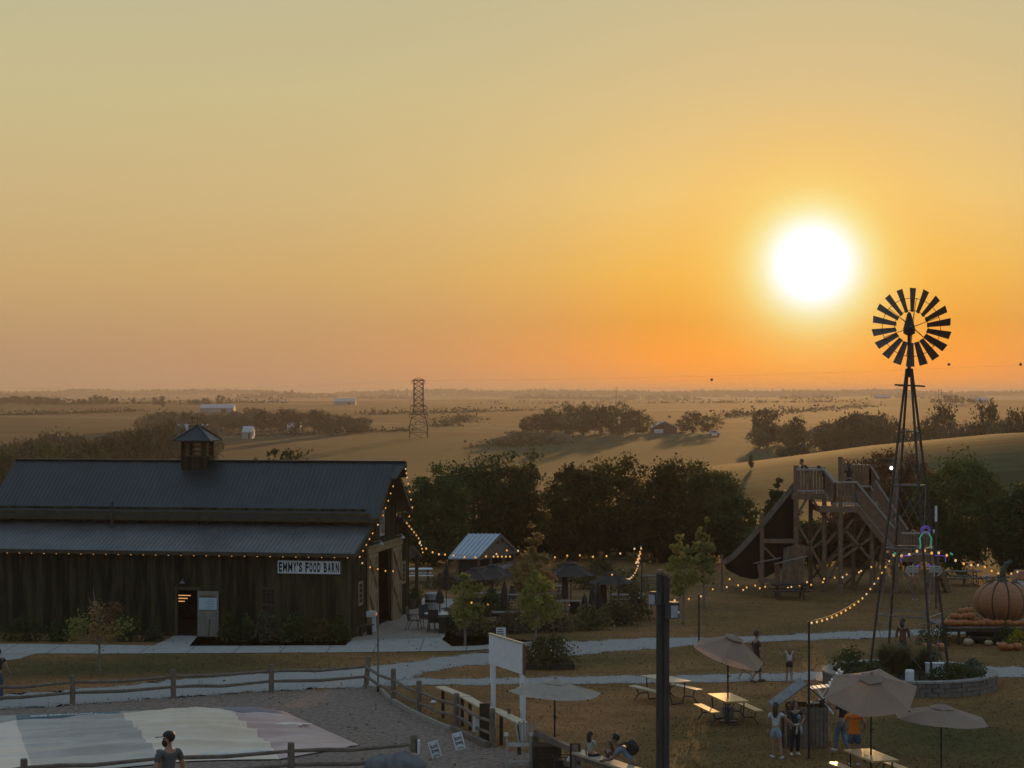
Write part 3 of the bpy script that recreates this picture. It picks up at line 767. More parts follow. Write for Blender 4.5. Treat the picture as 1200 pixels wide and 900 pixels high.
def make_tree(name, label, cat, loc, tm, cm, rz=0, sc=1.0, group=None):
    t = thing(name, label, cat, loc, rz, group)
    if sc != 1.0: t.scale = sc if isinstance(sc, tuple) else (sc,)*3
    for n, me in (('trunk', tm), ('crown', cm)):
        o = bpy.data.objects.new(n, me); COL.objects.link(o); o.parent = t
    return t
def tree_at(x, ytop, D, crpx, label, kind, seed, cb=.12, nclump=80, nleaf=70, lsize=.20, name='tree', cone=0, group='trees behind the yard', spiky=.3, z0=None, **k):
    p = at(x, 0, D); z = hgt(p.x, D) if z0 is None else z0
    h = (zy(ytop, D)-z)*.95; cr = crpx*px(D)
    tm, cm = tree_meshes(seed, h, cr, cb, nclump, nleaf, lsize, kind, cone, spiky=spiky, **k)
    return make_tree(name, label, 'tree', (p.x, D, z-.03), tm, cm, group=group)
for i, (x, yt, D, c, kind, lab) in enumerate([
    (508,550,120,38,'dark','dark green tree standing right behind the barn gable'),
    (556,531,126,48,'dark','broad dark tree rising behind the pavilion roof'),
    (601,536,128,34,'olive','olive tree with open crown between the pavilion and the amber tree'),
    (671,541,124,35,'umber','brownish tree behind the dark garden parasol with the pointed cap'),
    (711,533,127,37,'umber','tall brownish tree in the middle of the tree row'),
    (776,543,123,38,'umber','wide brownish tree behind the post with the yard lights'),
    (824,547,126,43,'olive','wide dark tree at the foot of the big slide'),
    (858,572,121,24,'dark','lower tree at the right end of the middle tree row'),
    (638,612,131,24,'dark','low dark tree filling the gap behind the amber tree'),
    (742,600,132,24,'dark','low dark tree filling the middle of the tree row'),
    (912,568,128,17,'dark','small round dark tree seen past the slide chute'),
    (1012,548,119,36,'rust','rusty tree behind the stairs of the slide'),
    (1062,532,121,40,'rust','rusty brown tree behind the windmill tower'),
    (1122,527,116,46,'dark','big dark tree right of the windmill tower'),
    (1196,572,111,38,'dark','dark tree cut by the right edge above the giant pumpkin'),
    (893,622,119,26,'dark','low dark bushy tree behind the lower end of the slide chute'),(955,612,121,30,'dark','low dark tree seen between the slide posts'),(1000,606,124,30,'umber','low brown tree behind the middle of the slide stairs'),
    (1240,585,108,34,'olive','olive tree beyond the right edge')]):
    if x > 1215: continue
    tree_at(x, yt, D, c, lab, kind, 100+i, nclump=int(90+c*1.9), nleaf=125, lsize=.175, cb=.0 if D > 112 else .08)
tree_at(322,522,108,34,'spiky tree top showing above the barn ridge','olive',140,cb=.3,nclump=46,nleaf=45,lsize=.2,spiky=.7)
tree_at(140,548,112,20,'small tree top just over the left half of the barn ridge','dark',141,cb=.3,nclump=20,nleaf=40,spiky=.5)
# young trees
def young(x, ytop, ybase, crpx, label, kind, seed, cone=.6, cb=.3, n=46, nl=46, ls=.15, **k):
    D = gp(x, ybase).y; return tree_at(x, ytop, D, crpx, label, kind, seed, cb=cb, nclump=n, nleaf=nl, lsize=ls, name='young_tree', cone=cone, group='young trees', z0=0, tr=.05, bark=M_barkpale, spiky=.3, **k)
young(545,664,757,25,'young green tree at the patio corner by the round table','yellow',151)
young(622,614,738,27,'amber young tree, tallest of those in the beer garden','amber',152,cb=.22,n=60)
young(628,662,754,30,'yellow green young tree right of the white notice on its post','yellow',153,cb=.26)
young(801,626,731,27,'yellow green young tree left of the pair beside the yard light post','yellow',154,cb=.33)
young(825,610,713,24,'taller yellow young tree of the pair beside the slide','yellow',155,cb=.33)
def maple():
    D = gp(117,790).y; b = gp(117,790); t = thing('young_tree', 'thin staked young maple with green and reddish leaves before the barn', 'tree', b, group='young trees')
    T = MB(); rr = random.Random(9); top = at(109,688,D)
    T.tube([b, at(116.5,755,D), at(114,730,D), at(111,705,D), top], [.045,.04,.03,.02,.008], 6)
    cl = {'yellow':[(88,730),(93,737),(86,742),(97,727),(147,732),(142,737),(103,735)], 'amber':[(112,735),(118,741),(125,734),(130,738),(108,745),(114,712),(113,722)], 'rust':[(133,712),(130,718),(126,724),(136,716)]}
    for kd, ps in cl.items():
        C = MB(); C.rnd = []; pts = []
        for x, y in ps:
            q = at(x, y, D+rr.uniform(-.4,.4)); T.tube([at(115.5, min(756,y+16), D), q], [.018,.006], 5)
            for j in range(62): pts.append(q+Vector((rr.gauss(0,.17), rr.gauss(0,.2), rr.gauss(0,.13))))
        C.cards(pts, .12, rr); C.rnd = [rr.random() for _ in pts]; part('crown', C, LM[kd], t)
    part('trunk', T, M_barkpale, t)
maple()
# shrubs
def shrub(name, label, p, rx, ry, h, kind, seed, n=900, ls=.11, cat='shrub', group=None, flowers=0, stems=True):
    rr = random.Random(seed); t = thing(name, label, cat, p, group=group); pts = []; S_ = MB()
    for i in range(n):
        u = rr.random()*6.283; q = rr.random()**.55; z = rr.random()**.8
        lim = math.sqrt(max(0.02, 1-z*z*.9))*(1+.2*math.sin(3*u+seed)+.12*math.sin(7*u))
        pts.append(Vector((p[0]+rx*q*lim*math.cos(u), p[1]+ry*q*lim*math.sin(u), p[2]+h*z*(1+.25*math.sin(2*u+seed)+rr.gauss(0,.07)))))
    C = MB(); C.cards(pts, ls, rr); C.rnd = [min(1,max(0,.4+.3*math.sin(q.x*3)+rr.gauss(0,.25))) for q in pts]
    for i in range(max(4, n//90)):
        q = pts[rr.randrange(len(pts))]; S_.tube([(p[0]+rr.gauss(0,rx*.2), p[1]+rr.gauss(0,ry*.2), p[2]-.02), q], [.02,.006], 4)
    part('stem', S_, M_bark, t); part('foliage', C, LM[kind], t)
    if flowers:
        fl = MB()
        for i in range(flowers):
            q = pts[rr.randrange(len(pts))]; fl.ball((q.x, q.y-.08, q.z+.05), .035, 6, 4)
        part('flower', fl, M_offwhite, t)
    return t
def reeds(name, label, p, r, h, seed, n=500, kind='reed', cat='grass clump', w=.02):
    rr = random.Random(seed); m = MB(); m.rnd = []
    for i in range(n):
        a = rr.random()*6.283; q = r*.35*rr.random()**.5; b = Vector((p[0]+q*math.cos(a), p[1]+q*math.sin(a), p[2])); hh = h*(.55+.5*rr.random()); o = r*(.2+.9*rr.random())
        d = Vector((math.cos(a), math.sin(a), 0)); s = Vector((-d.y, d.x, 0))*w
        m1 = b+d*o*.3+Vector((0,0,hh*.65)); e = b+d*o+Vector((0,0,hh*(1-.35*o/r*.8)))
        m.add([b-s, b+s, m1+s*.8, m1-s*.8, e], [(0,1,2,3),(3,2,4)]); m.rnd += [rr.random()]*2
    return solo(name, m, LM[kind], label, cat, loc=tuple(p))
def gnd(x, y): return gp(x, y)
k = 0
for x, y, w, h, kd, lab in [(30,750,30,22,'dark','dark shrub at the barn wall near the left edge'),(72,750,20,18,'dark','low dark shrub at the barn wall left of the thin maple'),
    (150,750,22,26,'dark','dark shrub at the barn wall right of the thin maple'),(182,750,14,14,'brush','small brownish shrub left of the barn doorway'),
    (268,750,12,26,'dark','dark shrub right of the notice door'),(290,750,16,24,'dark','dark shrub below the left side of the small barn window'),
    (312,751,16,30,'brush','brownish flowering shrub under the small barn window'),(345,751,20,27,'dark','dark shrub below the barn sign'),
    (375,751,20,22,'olive','olive shrub below the right end of the barn sign'),(398,751,14,26,'dark','dark shrub at the right corner of the barn front')]:
    p = gnd(x, y); s = px(p.y); k += 1
    shrub('shrub', lab, (p.x, p.y-.35, 0), w*s, .5, h*s, kd, 200+k, n=800, ls=.12, group='shrubs along the barn')
for x, y, w, h, kd, lab, fl in [(418,742,9,20,'olive','potted plant beside the mailbox at the barn gable',0),(486,712,9,20,'dark','dark bush beyond the grey bin',0),
    (560,744,26,18,'olive','low bush left of the notice on its post',2),(600,741,28,20,'brush','brownish bush behind the notice on its post',3),(650,740,26,20,'brush','brownish hedge bush right of the yellow green tree',3),
    (690,738,28,22,'olive','olive bush in the middle of the garden hedge',2),(722,733,28,24,'olive','olive bush near the right end of the garden hedge',0),(745,727,24,30,'olive','tall bush at the right end of the garden hedge',8),
    (575,722,26,26,'dark','dark planting between the patio and the beer garden',0),(530,742,12,20,'dark','dark planting in the corner planter of the patio',0),
    (735,700,24,26,'olive','bushy planting left of the yard light post',6),(690,690,22,22,'olive','planting behind the closed parasols',0),(525,690,32,16,'brush','tall grassy planting behind the patio',0),
    (560,686,30,16,'brush','grassy planting in front of the pavilion',0),(660,682,24,20,'olive','planting left of the dark pointed parasol',0),(705,672,20,16,'olive','planting below the dark parasols',0)]:
    p = gnd(x, y); s = px(p.y); k += 1
    shrub('bush', lab, (p.x, p.y, 0), w*s, .7, h*s, {'olive':'bush','brush':'dry'}.get(kd, kd), 200+k, n=int(500+w*26), ls=.12, group='beer garden planting', flowers=fl)
# ---- far trees, a few shared shapes
FT = [tree_meshes(300+i, 10, 4.6 if i != 3 else 3.2, .05 if i != 3 else .12, 60, 34, .62, kd, spiky=.2, clr=.34) for i, kd in enumerate(['far','far','brush','far','haze_brown','dark'])]
def far(x, ytop, D, label, v=0, wpx=None, group=None, name='tree', seed=0):
    p = at(x, 0, D); z = hgt(p.x, D); h = max(2.0, zy(ytop, D)-z); s = h/10.4
    w = s if wpx is None else wpx*px(D)/4.6
    return make_tree(name, label, 'tree', (p.x, D, z-.1), *FT[v], rz=(x*7.3) % 6.28, sc=(w, w, s), group=group)
r2 = random.Random(21)
def clump(xs, tops, D, label, group, v=(0,), w=9, dj=30):
    for x, yt in zip(xs, tops): far(x, yt, D+r2.uniform(-dj, dj), label, r2.choice(v), w*r2.uniform(.8,1.25), group)
def prof(x0, x1, n, pts):
    xs = [lerp(x0, x1, (i+.5)/n)+r2.uniform(-1.5,1.5) for i in range(n)]
    return xs, [float(np.interp(x, [p[0] for p in pts], [p[1] for p in pts]))+r2.uniform(-1.5,2) for x in xs]
clump(*prof(622,758,17,[(622,486),(650,477),(700,474),(735,475),(758,484)]), 690, 'dark tree of the grove left of the red shed', 'grove left of the red shed', (0,1,5), 11)
far(614,488,690,'small tree standing just left of the grove', 3, 7)
clump(*prof(600,640,6,[(600,512),(620,508),(640,514)]), 640, 'low scrubby bush in front of the grove', 'scrub before the grove', (2,), 8)
far(812,482,690,'large round tree right of the red shed', 0, 16); far(830,486,680,'smaller round tree behind the parked white car', 1, 13); far(800,489,700,'dark tree between the red shed and the round tree',5,9)
far(899,477,560,'tall full tree standing alone in the orange haze', 1, 15); far(890,487,575,'shorter tree touching the tall lone tree', 0, 9)
far(934,483,540,'airy tree with a flat leaning top', 3, 13); far(925,492,545,'low tree below the flat leaning top', 2, 10)
clump(*prof(885,960,7,[(885,500),(920,497),(960,496)]), 560, 'hazy low tree along the far creek', 'trees along the far creek', (2,0), 11)
clump(*prof(965,1050,13,[(965,496),(1000,482),(1020,481),(1050,490)]), 500, 'hazy tree of the wood left of the windmill tower', 'wood left of the windmill tower', (0,1,2), 14)
clump(*prof(968,1070,9,[(968,504),(1020,496),(1070,500)]), 450, 'lower tree along the front of the wood left of the windmill tower', 'front of the wood left of the windmill tower', (2,1), 13)
far(1103,473,470,'broad dark tree just right of the windmill tower', 0, 17); far(1092,482,465,'dark tree half behind the windmill legs', 1, 12)
clump(*prof(1075,1200,14,[(1075,500),(1130,493),(1200,490)]), 430, 'low tree of the wooded hollow beyond the hill', 'wooded hollow beyond the hill', (2,1,4), 15)
far(1152,472,450,'tall dark tree with a domed top beyond the hill', 0, 15); far(1165,476,455,'dark tree overlapping the domed one', 5, 12); far(1186,476,450,'dark tree second from the right edge beyond the hill', 1, 11); far(1201,480,445,'dark tree at the right edge beyond the hill', 0, 10)
far(880,533,246,'small lone conifer like tree on the hill slope', 3, 4.2); 
for x, yt in ((917,532),(930,529),(942,534)): far(x, yt, 300, 'low bush behind the crest of the hill', 2, 8, 'bushes behind the crest')
# left: wooded draws
clump(*prof(-10,135,24,[(-10,516),(20,516),(60,506),(80,504),(100,511),(135,508)]), 330, 'brownish tree in the wooded hollow beyond the barn', 'wooded hollow beyond the barn', (2,4,4,1), 14, 25)
clump(*prof(-10,125,14,[(-10,528),(40,527),(80,526),(125,532)]), 270, 'greener tree along the near edge of the wooded hollow', 'near edge of the hollow beyond the barn', (5,1), 13, 15)
clump(*prof(120,250,22,[(120,508),(170,500),(200,489),(250,496)]), 420, 'hazy tree in the wooded draw behind the cupola', 'wooded draw behind the cupola', (2,1,0), 12)
clump(*prof(165,430,36,[(165,488),(185,482),(240,483),(300,478),(380,481),(430,490)]), 720, 'hazy tree of the long wooded draw', 'long wooded draw', (2,4,0), 10, 60)
clump(*prof(-5,76,15,[(-5,465),(10,464),(60,464),(76,469)]), 1500, 'hedgerow tree on the skyline at the far left', 'skyline hedgerow at the far left', (0,1), 4.2, 60)
clump(*prof(84,140,9,[(84,469),(115,463),(140,467)]), 1500, 'small skyline tree right of the hedgerow', 'small skyline trees', (0,1,3), 3.6, 60)
far(190,462,1300,'lone tree with a bare trunk on the skyline', 3, 5.5); far(157,465,1500,'thin lone tree left of the bare trunked one', 3, 3); far(182,465,1450,'low tree beside the bare trunked one',0,3.5)
clump(*prof(220,245,5,[(220,467),(245,466)]), 1500, 'low skyline tree left of the long shed', 'low skyline trees', (0,), 3.6, 40); far(258,462,1400,'round skyline tree above the long shed', 1, 5)
clump(*prof(1090,1145,8,[(1090,467),(1120,461),(1145,468)]), 1700, 'hazy farmstead tree near the far white sheds', 'farmstead trees near the white sheds', (0,3), 4, 60)
def woods():
    rr = random.Random(77); m = MB(); pts = []
    for i in range(11000):
        X = rr.uniform(-2600, 2600); D = rr.uniform(5600, 6100)
        top = 12+4*math.sin(X/310)*math.sin(X/97+1)+1.5*math.sin(X/41)
        pts.append(Vector((X, D, hgt(X, D)+max(3, top)*rr.random()**.6)))
    for i in range(2600):
        X = rr.uniform(-2000, 2000); D = rr.uniform(4100, 4400)
        top = 10*math.sin(X/150+2)*math.sin(X/61)+2
        if top > 1: pts.append(Vector((X, D, hgt(X, D)+top*rr.random())))
    m.cards(pts, 15, rr); m.rnd = [rr.random() for _ in pts]
    struct('woods', m, LM['far'], 'hazy belt of far-off woods along the horizon', 'stuff')
woods()

def hedge(lab, x0, y0, x1, y1, h, seed, n=700, kind='far'):
    rr = random.Random(seed); a, b = (x0,y0), (x1,y1); pts = []; ls = []
    def grd(x, y):   # where the sight line of the photo meets the rolling ground
        D = 250.0
        while D < 6000:
            X = (x-CX)/F*D
            if CAMZ-(y-HY)/F*D <= hgt(X, D): return Vector((X, D, hgt(X, D)))
            D *= 1.01
        return Vector(((x-CX)/F*6000, 6000, 0))
    m = MB(); base = grd(x0, y0)
    for i in range(n):
        u = rr.random(); q = grd(lerp(x0,x1,u), lerp(y0,y1,u)) if i % 8 == 0 else pts[-1]+Vector((rr.gauss(0,h*1.2), rr.gauss(0,h*.5), 0))
        if i % 8: q.z = hgt(q.x, q.y)
        g = max(.15, .55+.45*math.sin(u*23+seed)+.3*math.sin(u*61))
        pts.append(q); ls.append(q+Vector((0,0,h*g*rr.random())))
    m.cards(ls, h*.5, rr); m.rnd = [rr.random() for _ in ls]
    solo('hedgerow', m, LM[kind], lab, 'hedgerow', group='far hedgerows', loc=tuple(base))
for i, (x0,y0,x1,y1,h,lab) in enumerate([(0,487,170,482,2.5,'far hedgerow across the left fields below the skyline trees'),(430,486,640,481,3,'far hedgerow right of the pylon towards the grove'),(280,512,470,505,1.6,'low field edge hedge below the small blue white shed'),
        (520,500,548,488,2,'slanting field track hedge right of the pylon'),(840,490,1020,476,3.5,'far hedgerow in the orange haze left of the windmill'),(560,474,1000,471,4,'long thin hedgerow near the orange skyline'),(60,474,330,472,4,'long thin hedgerow near the left skyline'),(590,524,640,519,2.0,'scrubby hedge below the grove')]):
    hedge(lab, x0, y0, x1, y1, h, 900+i, n=900)
# ================================================================ windmill
def build_windmill():
    D = 70.6; base = gp(1065.5, 803); base = Vector((at(1065.5,0,D).x, D, .0)); t = thing('farm_windmill', 'tall dark farm windmill with a bladed wheel on a four legged lattice tower', 'windmill', base)
    hubz = zy(384, D); topz = zy(432, D); c = lambda x, y, z: base+Vector((x, y, z))
    r0, th0 = 1.56, math.radians(18.4); ang = [th0+k*math.pi/2 for k in range(4)]
    def leg(k, z):
        f = 1-(z-.3)/(topz-.3); r = .10+(r0-.10)*f; return c(r*math.cos(ang[k]), r*math.sin(ang[k]), z)
    for k in range(4):
        m = MB(); m.beam(leg(k,.1), leg(k,topz), .062, .062); part('leg', m, M_iron, t)
    zs = [.3, 2.45, 4.75, 6.9, 8.75]; m = MB()
    for z in zs[1:]:
        for k in range(4): m.tube([leg(k,z), leg((k+1)%4,z)], .02, 5)
    for z0, z1 in zip(zs[:-1], zs[1:]):
        for k in range(4):
            m.tube([leg(k,z0), leg((k+1)%4,z1)], .009, 4); m.tube([leg((k+1)%4,z0), leg(k,z1)], .009, 4)
    part('bracing', m, M_steel, t)
    lad = MB()
    for k in range(22):
        z = .8+.36*k; a, b = leg(3,z), leg(0,z); lad.tube([a.lerp(b,.0), a.lerp(b,.22)], .01, 4)
    part('ladder', lad, M_steel, t)
    pz = zy(452, D); pf = MB(); pf.box(c(.0,0,pz), (.62,.62,.045)); pf.tube([c(-.52,-.1,pz+.03), c(.52,-.1,pz-.02)], .03, 6)
    part('platform', pf, M_iron, t)
    # head: gearbox, mast, vane
    hd = MB(); hd.tube([c(0,0,topz-.3), c(0,0,hubz-.1)], [.07,.06], 10); hd.lathe(c(0,0,hubz-.26), [(.09,0),(.20,.06),(.21,.22),(.16,.42),(.07,.74),(.03,.8)], 14)
    part('gearbox', hd, M_iron, t)
    tail = MB(); tail.beam(c(.05,.2,hubz), c(.42,1.9,hubz+.02), .05,.05); tail.prism([c(.36,1.5,hubz-.36), c(.36,1.5,hubz+.36), c(.56,2.5,hubz+.52), c(.66,2.9,hubz+.2), c(.66,2.9,hubz-.2), c(.56,2.5,hubz-.52)], (.012,.0,.0))
    part('tail_vane', tail, M_iron, t)
    # wheel faces the camera, a touch to the left
    wy = -.42; rm = MB(); n = 18
    P = lambda r, a, dy=0: c(-.0+r*math.sin(a), wy+dy, hubz+r*math.cos(a))
    for rr_, dy in ((.58,.02),(1.0,.03)):
        rm.tube([P(rr_, 2*math.pi*k/54, dy) for k in range(55)], .011, 5, cap=False)
    for k in range(6):
        a = math.radians(10+60*k); rm.tube([P(.08,a), P(1.02,a,.02)], .012, 5); rm.tube([c(0,wy-.28,hubz), P(.6,a)], .008, 4)
    rm.tube([c(0,wy-.3,hubz), c(0,.1,hubz)], .055, 10)
    wheel = part('wheel', rm, M_iron, t)
    for k in range(n):
        a = 2*math.pi*k/n+math.radians(2); m = MB(); tw = .10
        ct, st = math.cos(a), math.sin(a)
        q = []
        for r, hw in ((.53,.070),(.95,.100),(1.35,.128)):
            for s in (-1, 1): q.append(c(r*st+s*hw*ct, wy+s*tw*(.5+.4*r), hubz+r*ct-s*hw*st))
        m.add(q+[v+Vector((0,.006,0)) for v in q], [(0,1,3,2),(2,3,5,4),(8,9,7,6),(10,11,9,8),(0,2,8,6),(2,4,10,8),(4,5,11,10),(5,3,9,11),(3,1,7,9),(1,0,6,7)])
        part('blade', m, mat('blade_metal', (.15,.115,.10), .55, (.09,.07,.06), 6, metal=.3), wheel)
    # the planter round its feet
    pl = thing('stone_planter', 'low round stone planter wall full of plants under the windmill', 'planter', base); R0, R1, H = 2.95, 2.66, .46; w = MB(); nn = 44
    for row in range(3):
        for k in range(nn):
            a0 = 2*math.pi*(k+.5*(row%2))/nn; a1 = a0+2*math.pi/nn*.94; z0, z1 = row*H/3, (row+1)*H/3-.012; jit = R.uniform(-.02,.02)
            w.hexa([c((R1)*math.cos(a0),R1*math.sin(a0),z0), c((R0+jit)*math.cos(a0),(R0+jit)*math.sin(a0),z0), c((R0+jit)*math.cos(a1),(R0+jit)*math.sin(a1),z0), c(R1*math.cos(a1),R1*math.sin(a1),z0),
                    c((R1)*math.cos(a0),R1*math.sin(a0),z1), c((R0+jit)*math.cos(a0),(R0+jit)*math.sin(a0),z1), c((R0+jit)*math.cos(a1),(R0+jit)*math.sin(a1),z1), c(R1*math.cos(a1),R1*math.sin(a1),z1)])
    part('wall', w, M_stone, pl)
    cp = MB()
    for k in range(30):
        a0 = 2*math.pi*k/30; a1 = a0+2*math.pi/30*.96; q = []
        for z in (H, H+.06):
            for r, a in ((R1-.04,a0),(R0+.04,a0),(R0+.04,a1),(R1-.04,a1)): q.append(c(r*math.cos(a), r*math.sin(a), z))
        cp.hexa(q)
    part('capstone', cp, mat('cap_stone', (.30,.275,.25), .9, (.2,.18,.165), 5, .4), pl)
    so_ = MB(); so_.lathe(c(0,0,.02), [(R1-.01,0),(R1-.01,.36),(.2,.42)], 30); part('soil', so_, mat('soil', (.05,.04,.03), .95, bump=.5), pl)
    for i, (dx, dy, rx, ry, h, kd, lab) in enumerate([(1.2,-1.6,1.3,.6,.5,'dark','low dark planting along the front of the windmill planter'),(-1.5,-1.4,1.0,.7,.5,'olive','green planting at the left of the windmill planter'),
            (2.1,-.2,.6,.9,.45,'brush','low brownish planting at the right end of the windmill planter'),(-2.0,.4,.7,.9,.75,'dark','dark bush behind the folding white chair'),(.3,.9,1.4,.8,.5,'dark','low planting at the back of the windmill planter')]):
        shrub('planting', lab, c(dx,dy,.36), rx, ry, h, kd, 400+i, n=900, ls=.10, group='planting under the windmill')
    reeds('ornamental_grass', 'big arching clump of ornamental grass under the windmill', c(-.55,-.2,.36), 1.0, 1.35, 5, 900)
    reeds('ornamental_grass', 'second smaller clump of ornamental grass right of the tall one', c(.75,.5,.36), .6, 1.15, 6, 420)
    # pump, white box, white jug
    p = thing('hand_pump', 'old iron hand pump standing in the windmill planter', 'pump', c(.58,-.6,.36)); b = MB(); q = c(.58,-.6,.36)
    b.tube([q, q+Vector((0,0,1.0))], .06, 10); b.lathe(q+Vector((0,0,.98)), [(.09,0),(.09,.2),(.03,.28)], 10); b.tube([q+Vector((0,0,.85)), q+Vector((.3,0,.82)), q+Vector((.36,0,.72))], .03, 7)
    part('body', b, M_iron, p); b = MB(); b.tube([q+Vector((0,0,1.2)), q+Vector((.30,0,1.1)), q+Vector((.42,0,.9))], .02, 6); part('handle', b, M_iron, p)
    q = at(1096, 0, 69.6); q.z = .40; s = thing('white_box', 'white slatted box with a small handle behind the windmill planting', 'box', q); b = MB()
    for k in range(4): b.box(q+Vector((0,0,.10+.105*k)), (.62,.3,.10))
    part('body', b, M_white, s); b = MB(); b.box(q+Vector((-.04,-.16,.22)), (.14,.03,.05)); part('handle', b, M_black, s); b = MB(); b.box(q+Vector((0,0,.49)), (.66,.34,.03)); part('lid', b, M_white, s)
    q = at(1066, 0, 68.6); q.z = .36; s = thing('white_bucket', 'white round bucket on the front of the windmill planter', 'bucket', q); b = MB(); b.lathe(q, [(.13,0),(.15,.1),(.155,.4),(.13,.44),(.04,.45)], 14); part('body', b, M_white, s)
    b = MB(); b.tube([q+Vector((-.155,0,.38)), q+Vector((-.1,-.12,.3)), q+Vector((.1,-.12,.3)), q+Vector((.155,0,.38))], .008, 5); part('handle', b, M_steel, s)
    # skeletons of lights hung on the tower
    pur, grn, wht = emit('purple_glow', (.36,.16,1.0), .10), emit('green_glow', (.16,.75,.42), .07), emit('white_glow', (.8,.85,.8), .35)
    M_bone = mat('bone_plastic', (.55,.55,.52), .6)
    def wire(name, cols, parent, rings):
        for nm, mm, pl_ in rings:
            b = MB()
            for pt, r in pl_: b.tube(pt, r, 5)
            part(nm, b, mm, parent)
    q = c(.32,-1.2,zy(640,D)); s = thing('light_ghost', 'purple and green outlined light figure on the windmill front leg', 'light figure', q); Rg = lambda a, r, z, k=.8: q+Vector((r*math.cos(a), 0, z+r*k*math.sin(a)))
    wire('x', None, s, [('head', pur, [([Rg(a*.35, .16, .64) for a in range(19)], .014), ([Rg(a*.35, .11, .62) for a in range(19)], .012)]),
        ('body', grn, [([q+Vector((sx*.10,0,.52)), q+Vector((sx*.20,0,.36)), q+Vector((sx*.17,0,.1)), q+Vector((sx*.20,0,0))], .03) for sx in (-1,1)]),
        ('skull', M_bone, [([q+Vector((-.08,-.03,.55)), q+Vector((.08,-.03,.55))], .04)])])
    for sx, lab in ((-1,'left'),(1,'right')):
        q = c(.28+sx*.95*.55,-1.0,zy(653,D)); s = thing('light_garland', 'purple light drape on the %s of the outlined light figure' % lab, 'light figure', q)
        wire('x', None, s, [('string', pur, [([q+Vector((sx*-.12,0,.14)), q+Vector((sx*.22,0,.12)), q+Vector((sx*.24,0,-.08))], .016)]), ('tip', grn, [([q+Vector((sx*.48,0,.16)), q+Vector((sx*.40,0,.22))], .04)])])
        q = c(.27+sx*.36,-1.1,zy(662,D)); s = thing('skeleton_figure', 'pale plastic skeleton ribs hung low on the %s side of the windmill' % lab, 'skeleton', q)
        ribs = [([q+Vector((.20*math.cos(a)*sx,-.1*abs(math.sin(a*2)),-.06*k+.05*math.sin(a))) for a in (0,.7,1.4,2.1,2.8)], .018) for k in range(4)]
        wire('x', None, s, [('ribs', M_bone, ribs+[([q+Vector((0,0,.1)), q+Vector((0,0,-.3))], .02)]), ('arm', M_bone, [([q+Vector((sx*.18,0,.05)), q+Vector((sx*.26,-.05,-.12)), q+Vector((sx*.1,-.1,-.28))], .018)]), ('glow', pur, [([q+Vector((-sx*.22,0,.1)), q+Vector((-sx*.12,0,.02))], .035)])])
build_windmill()

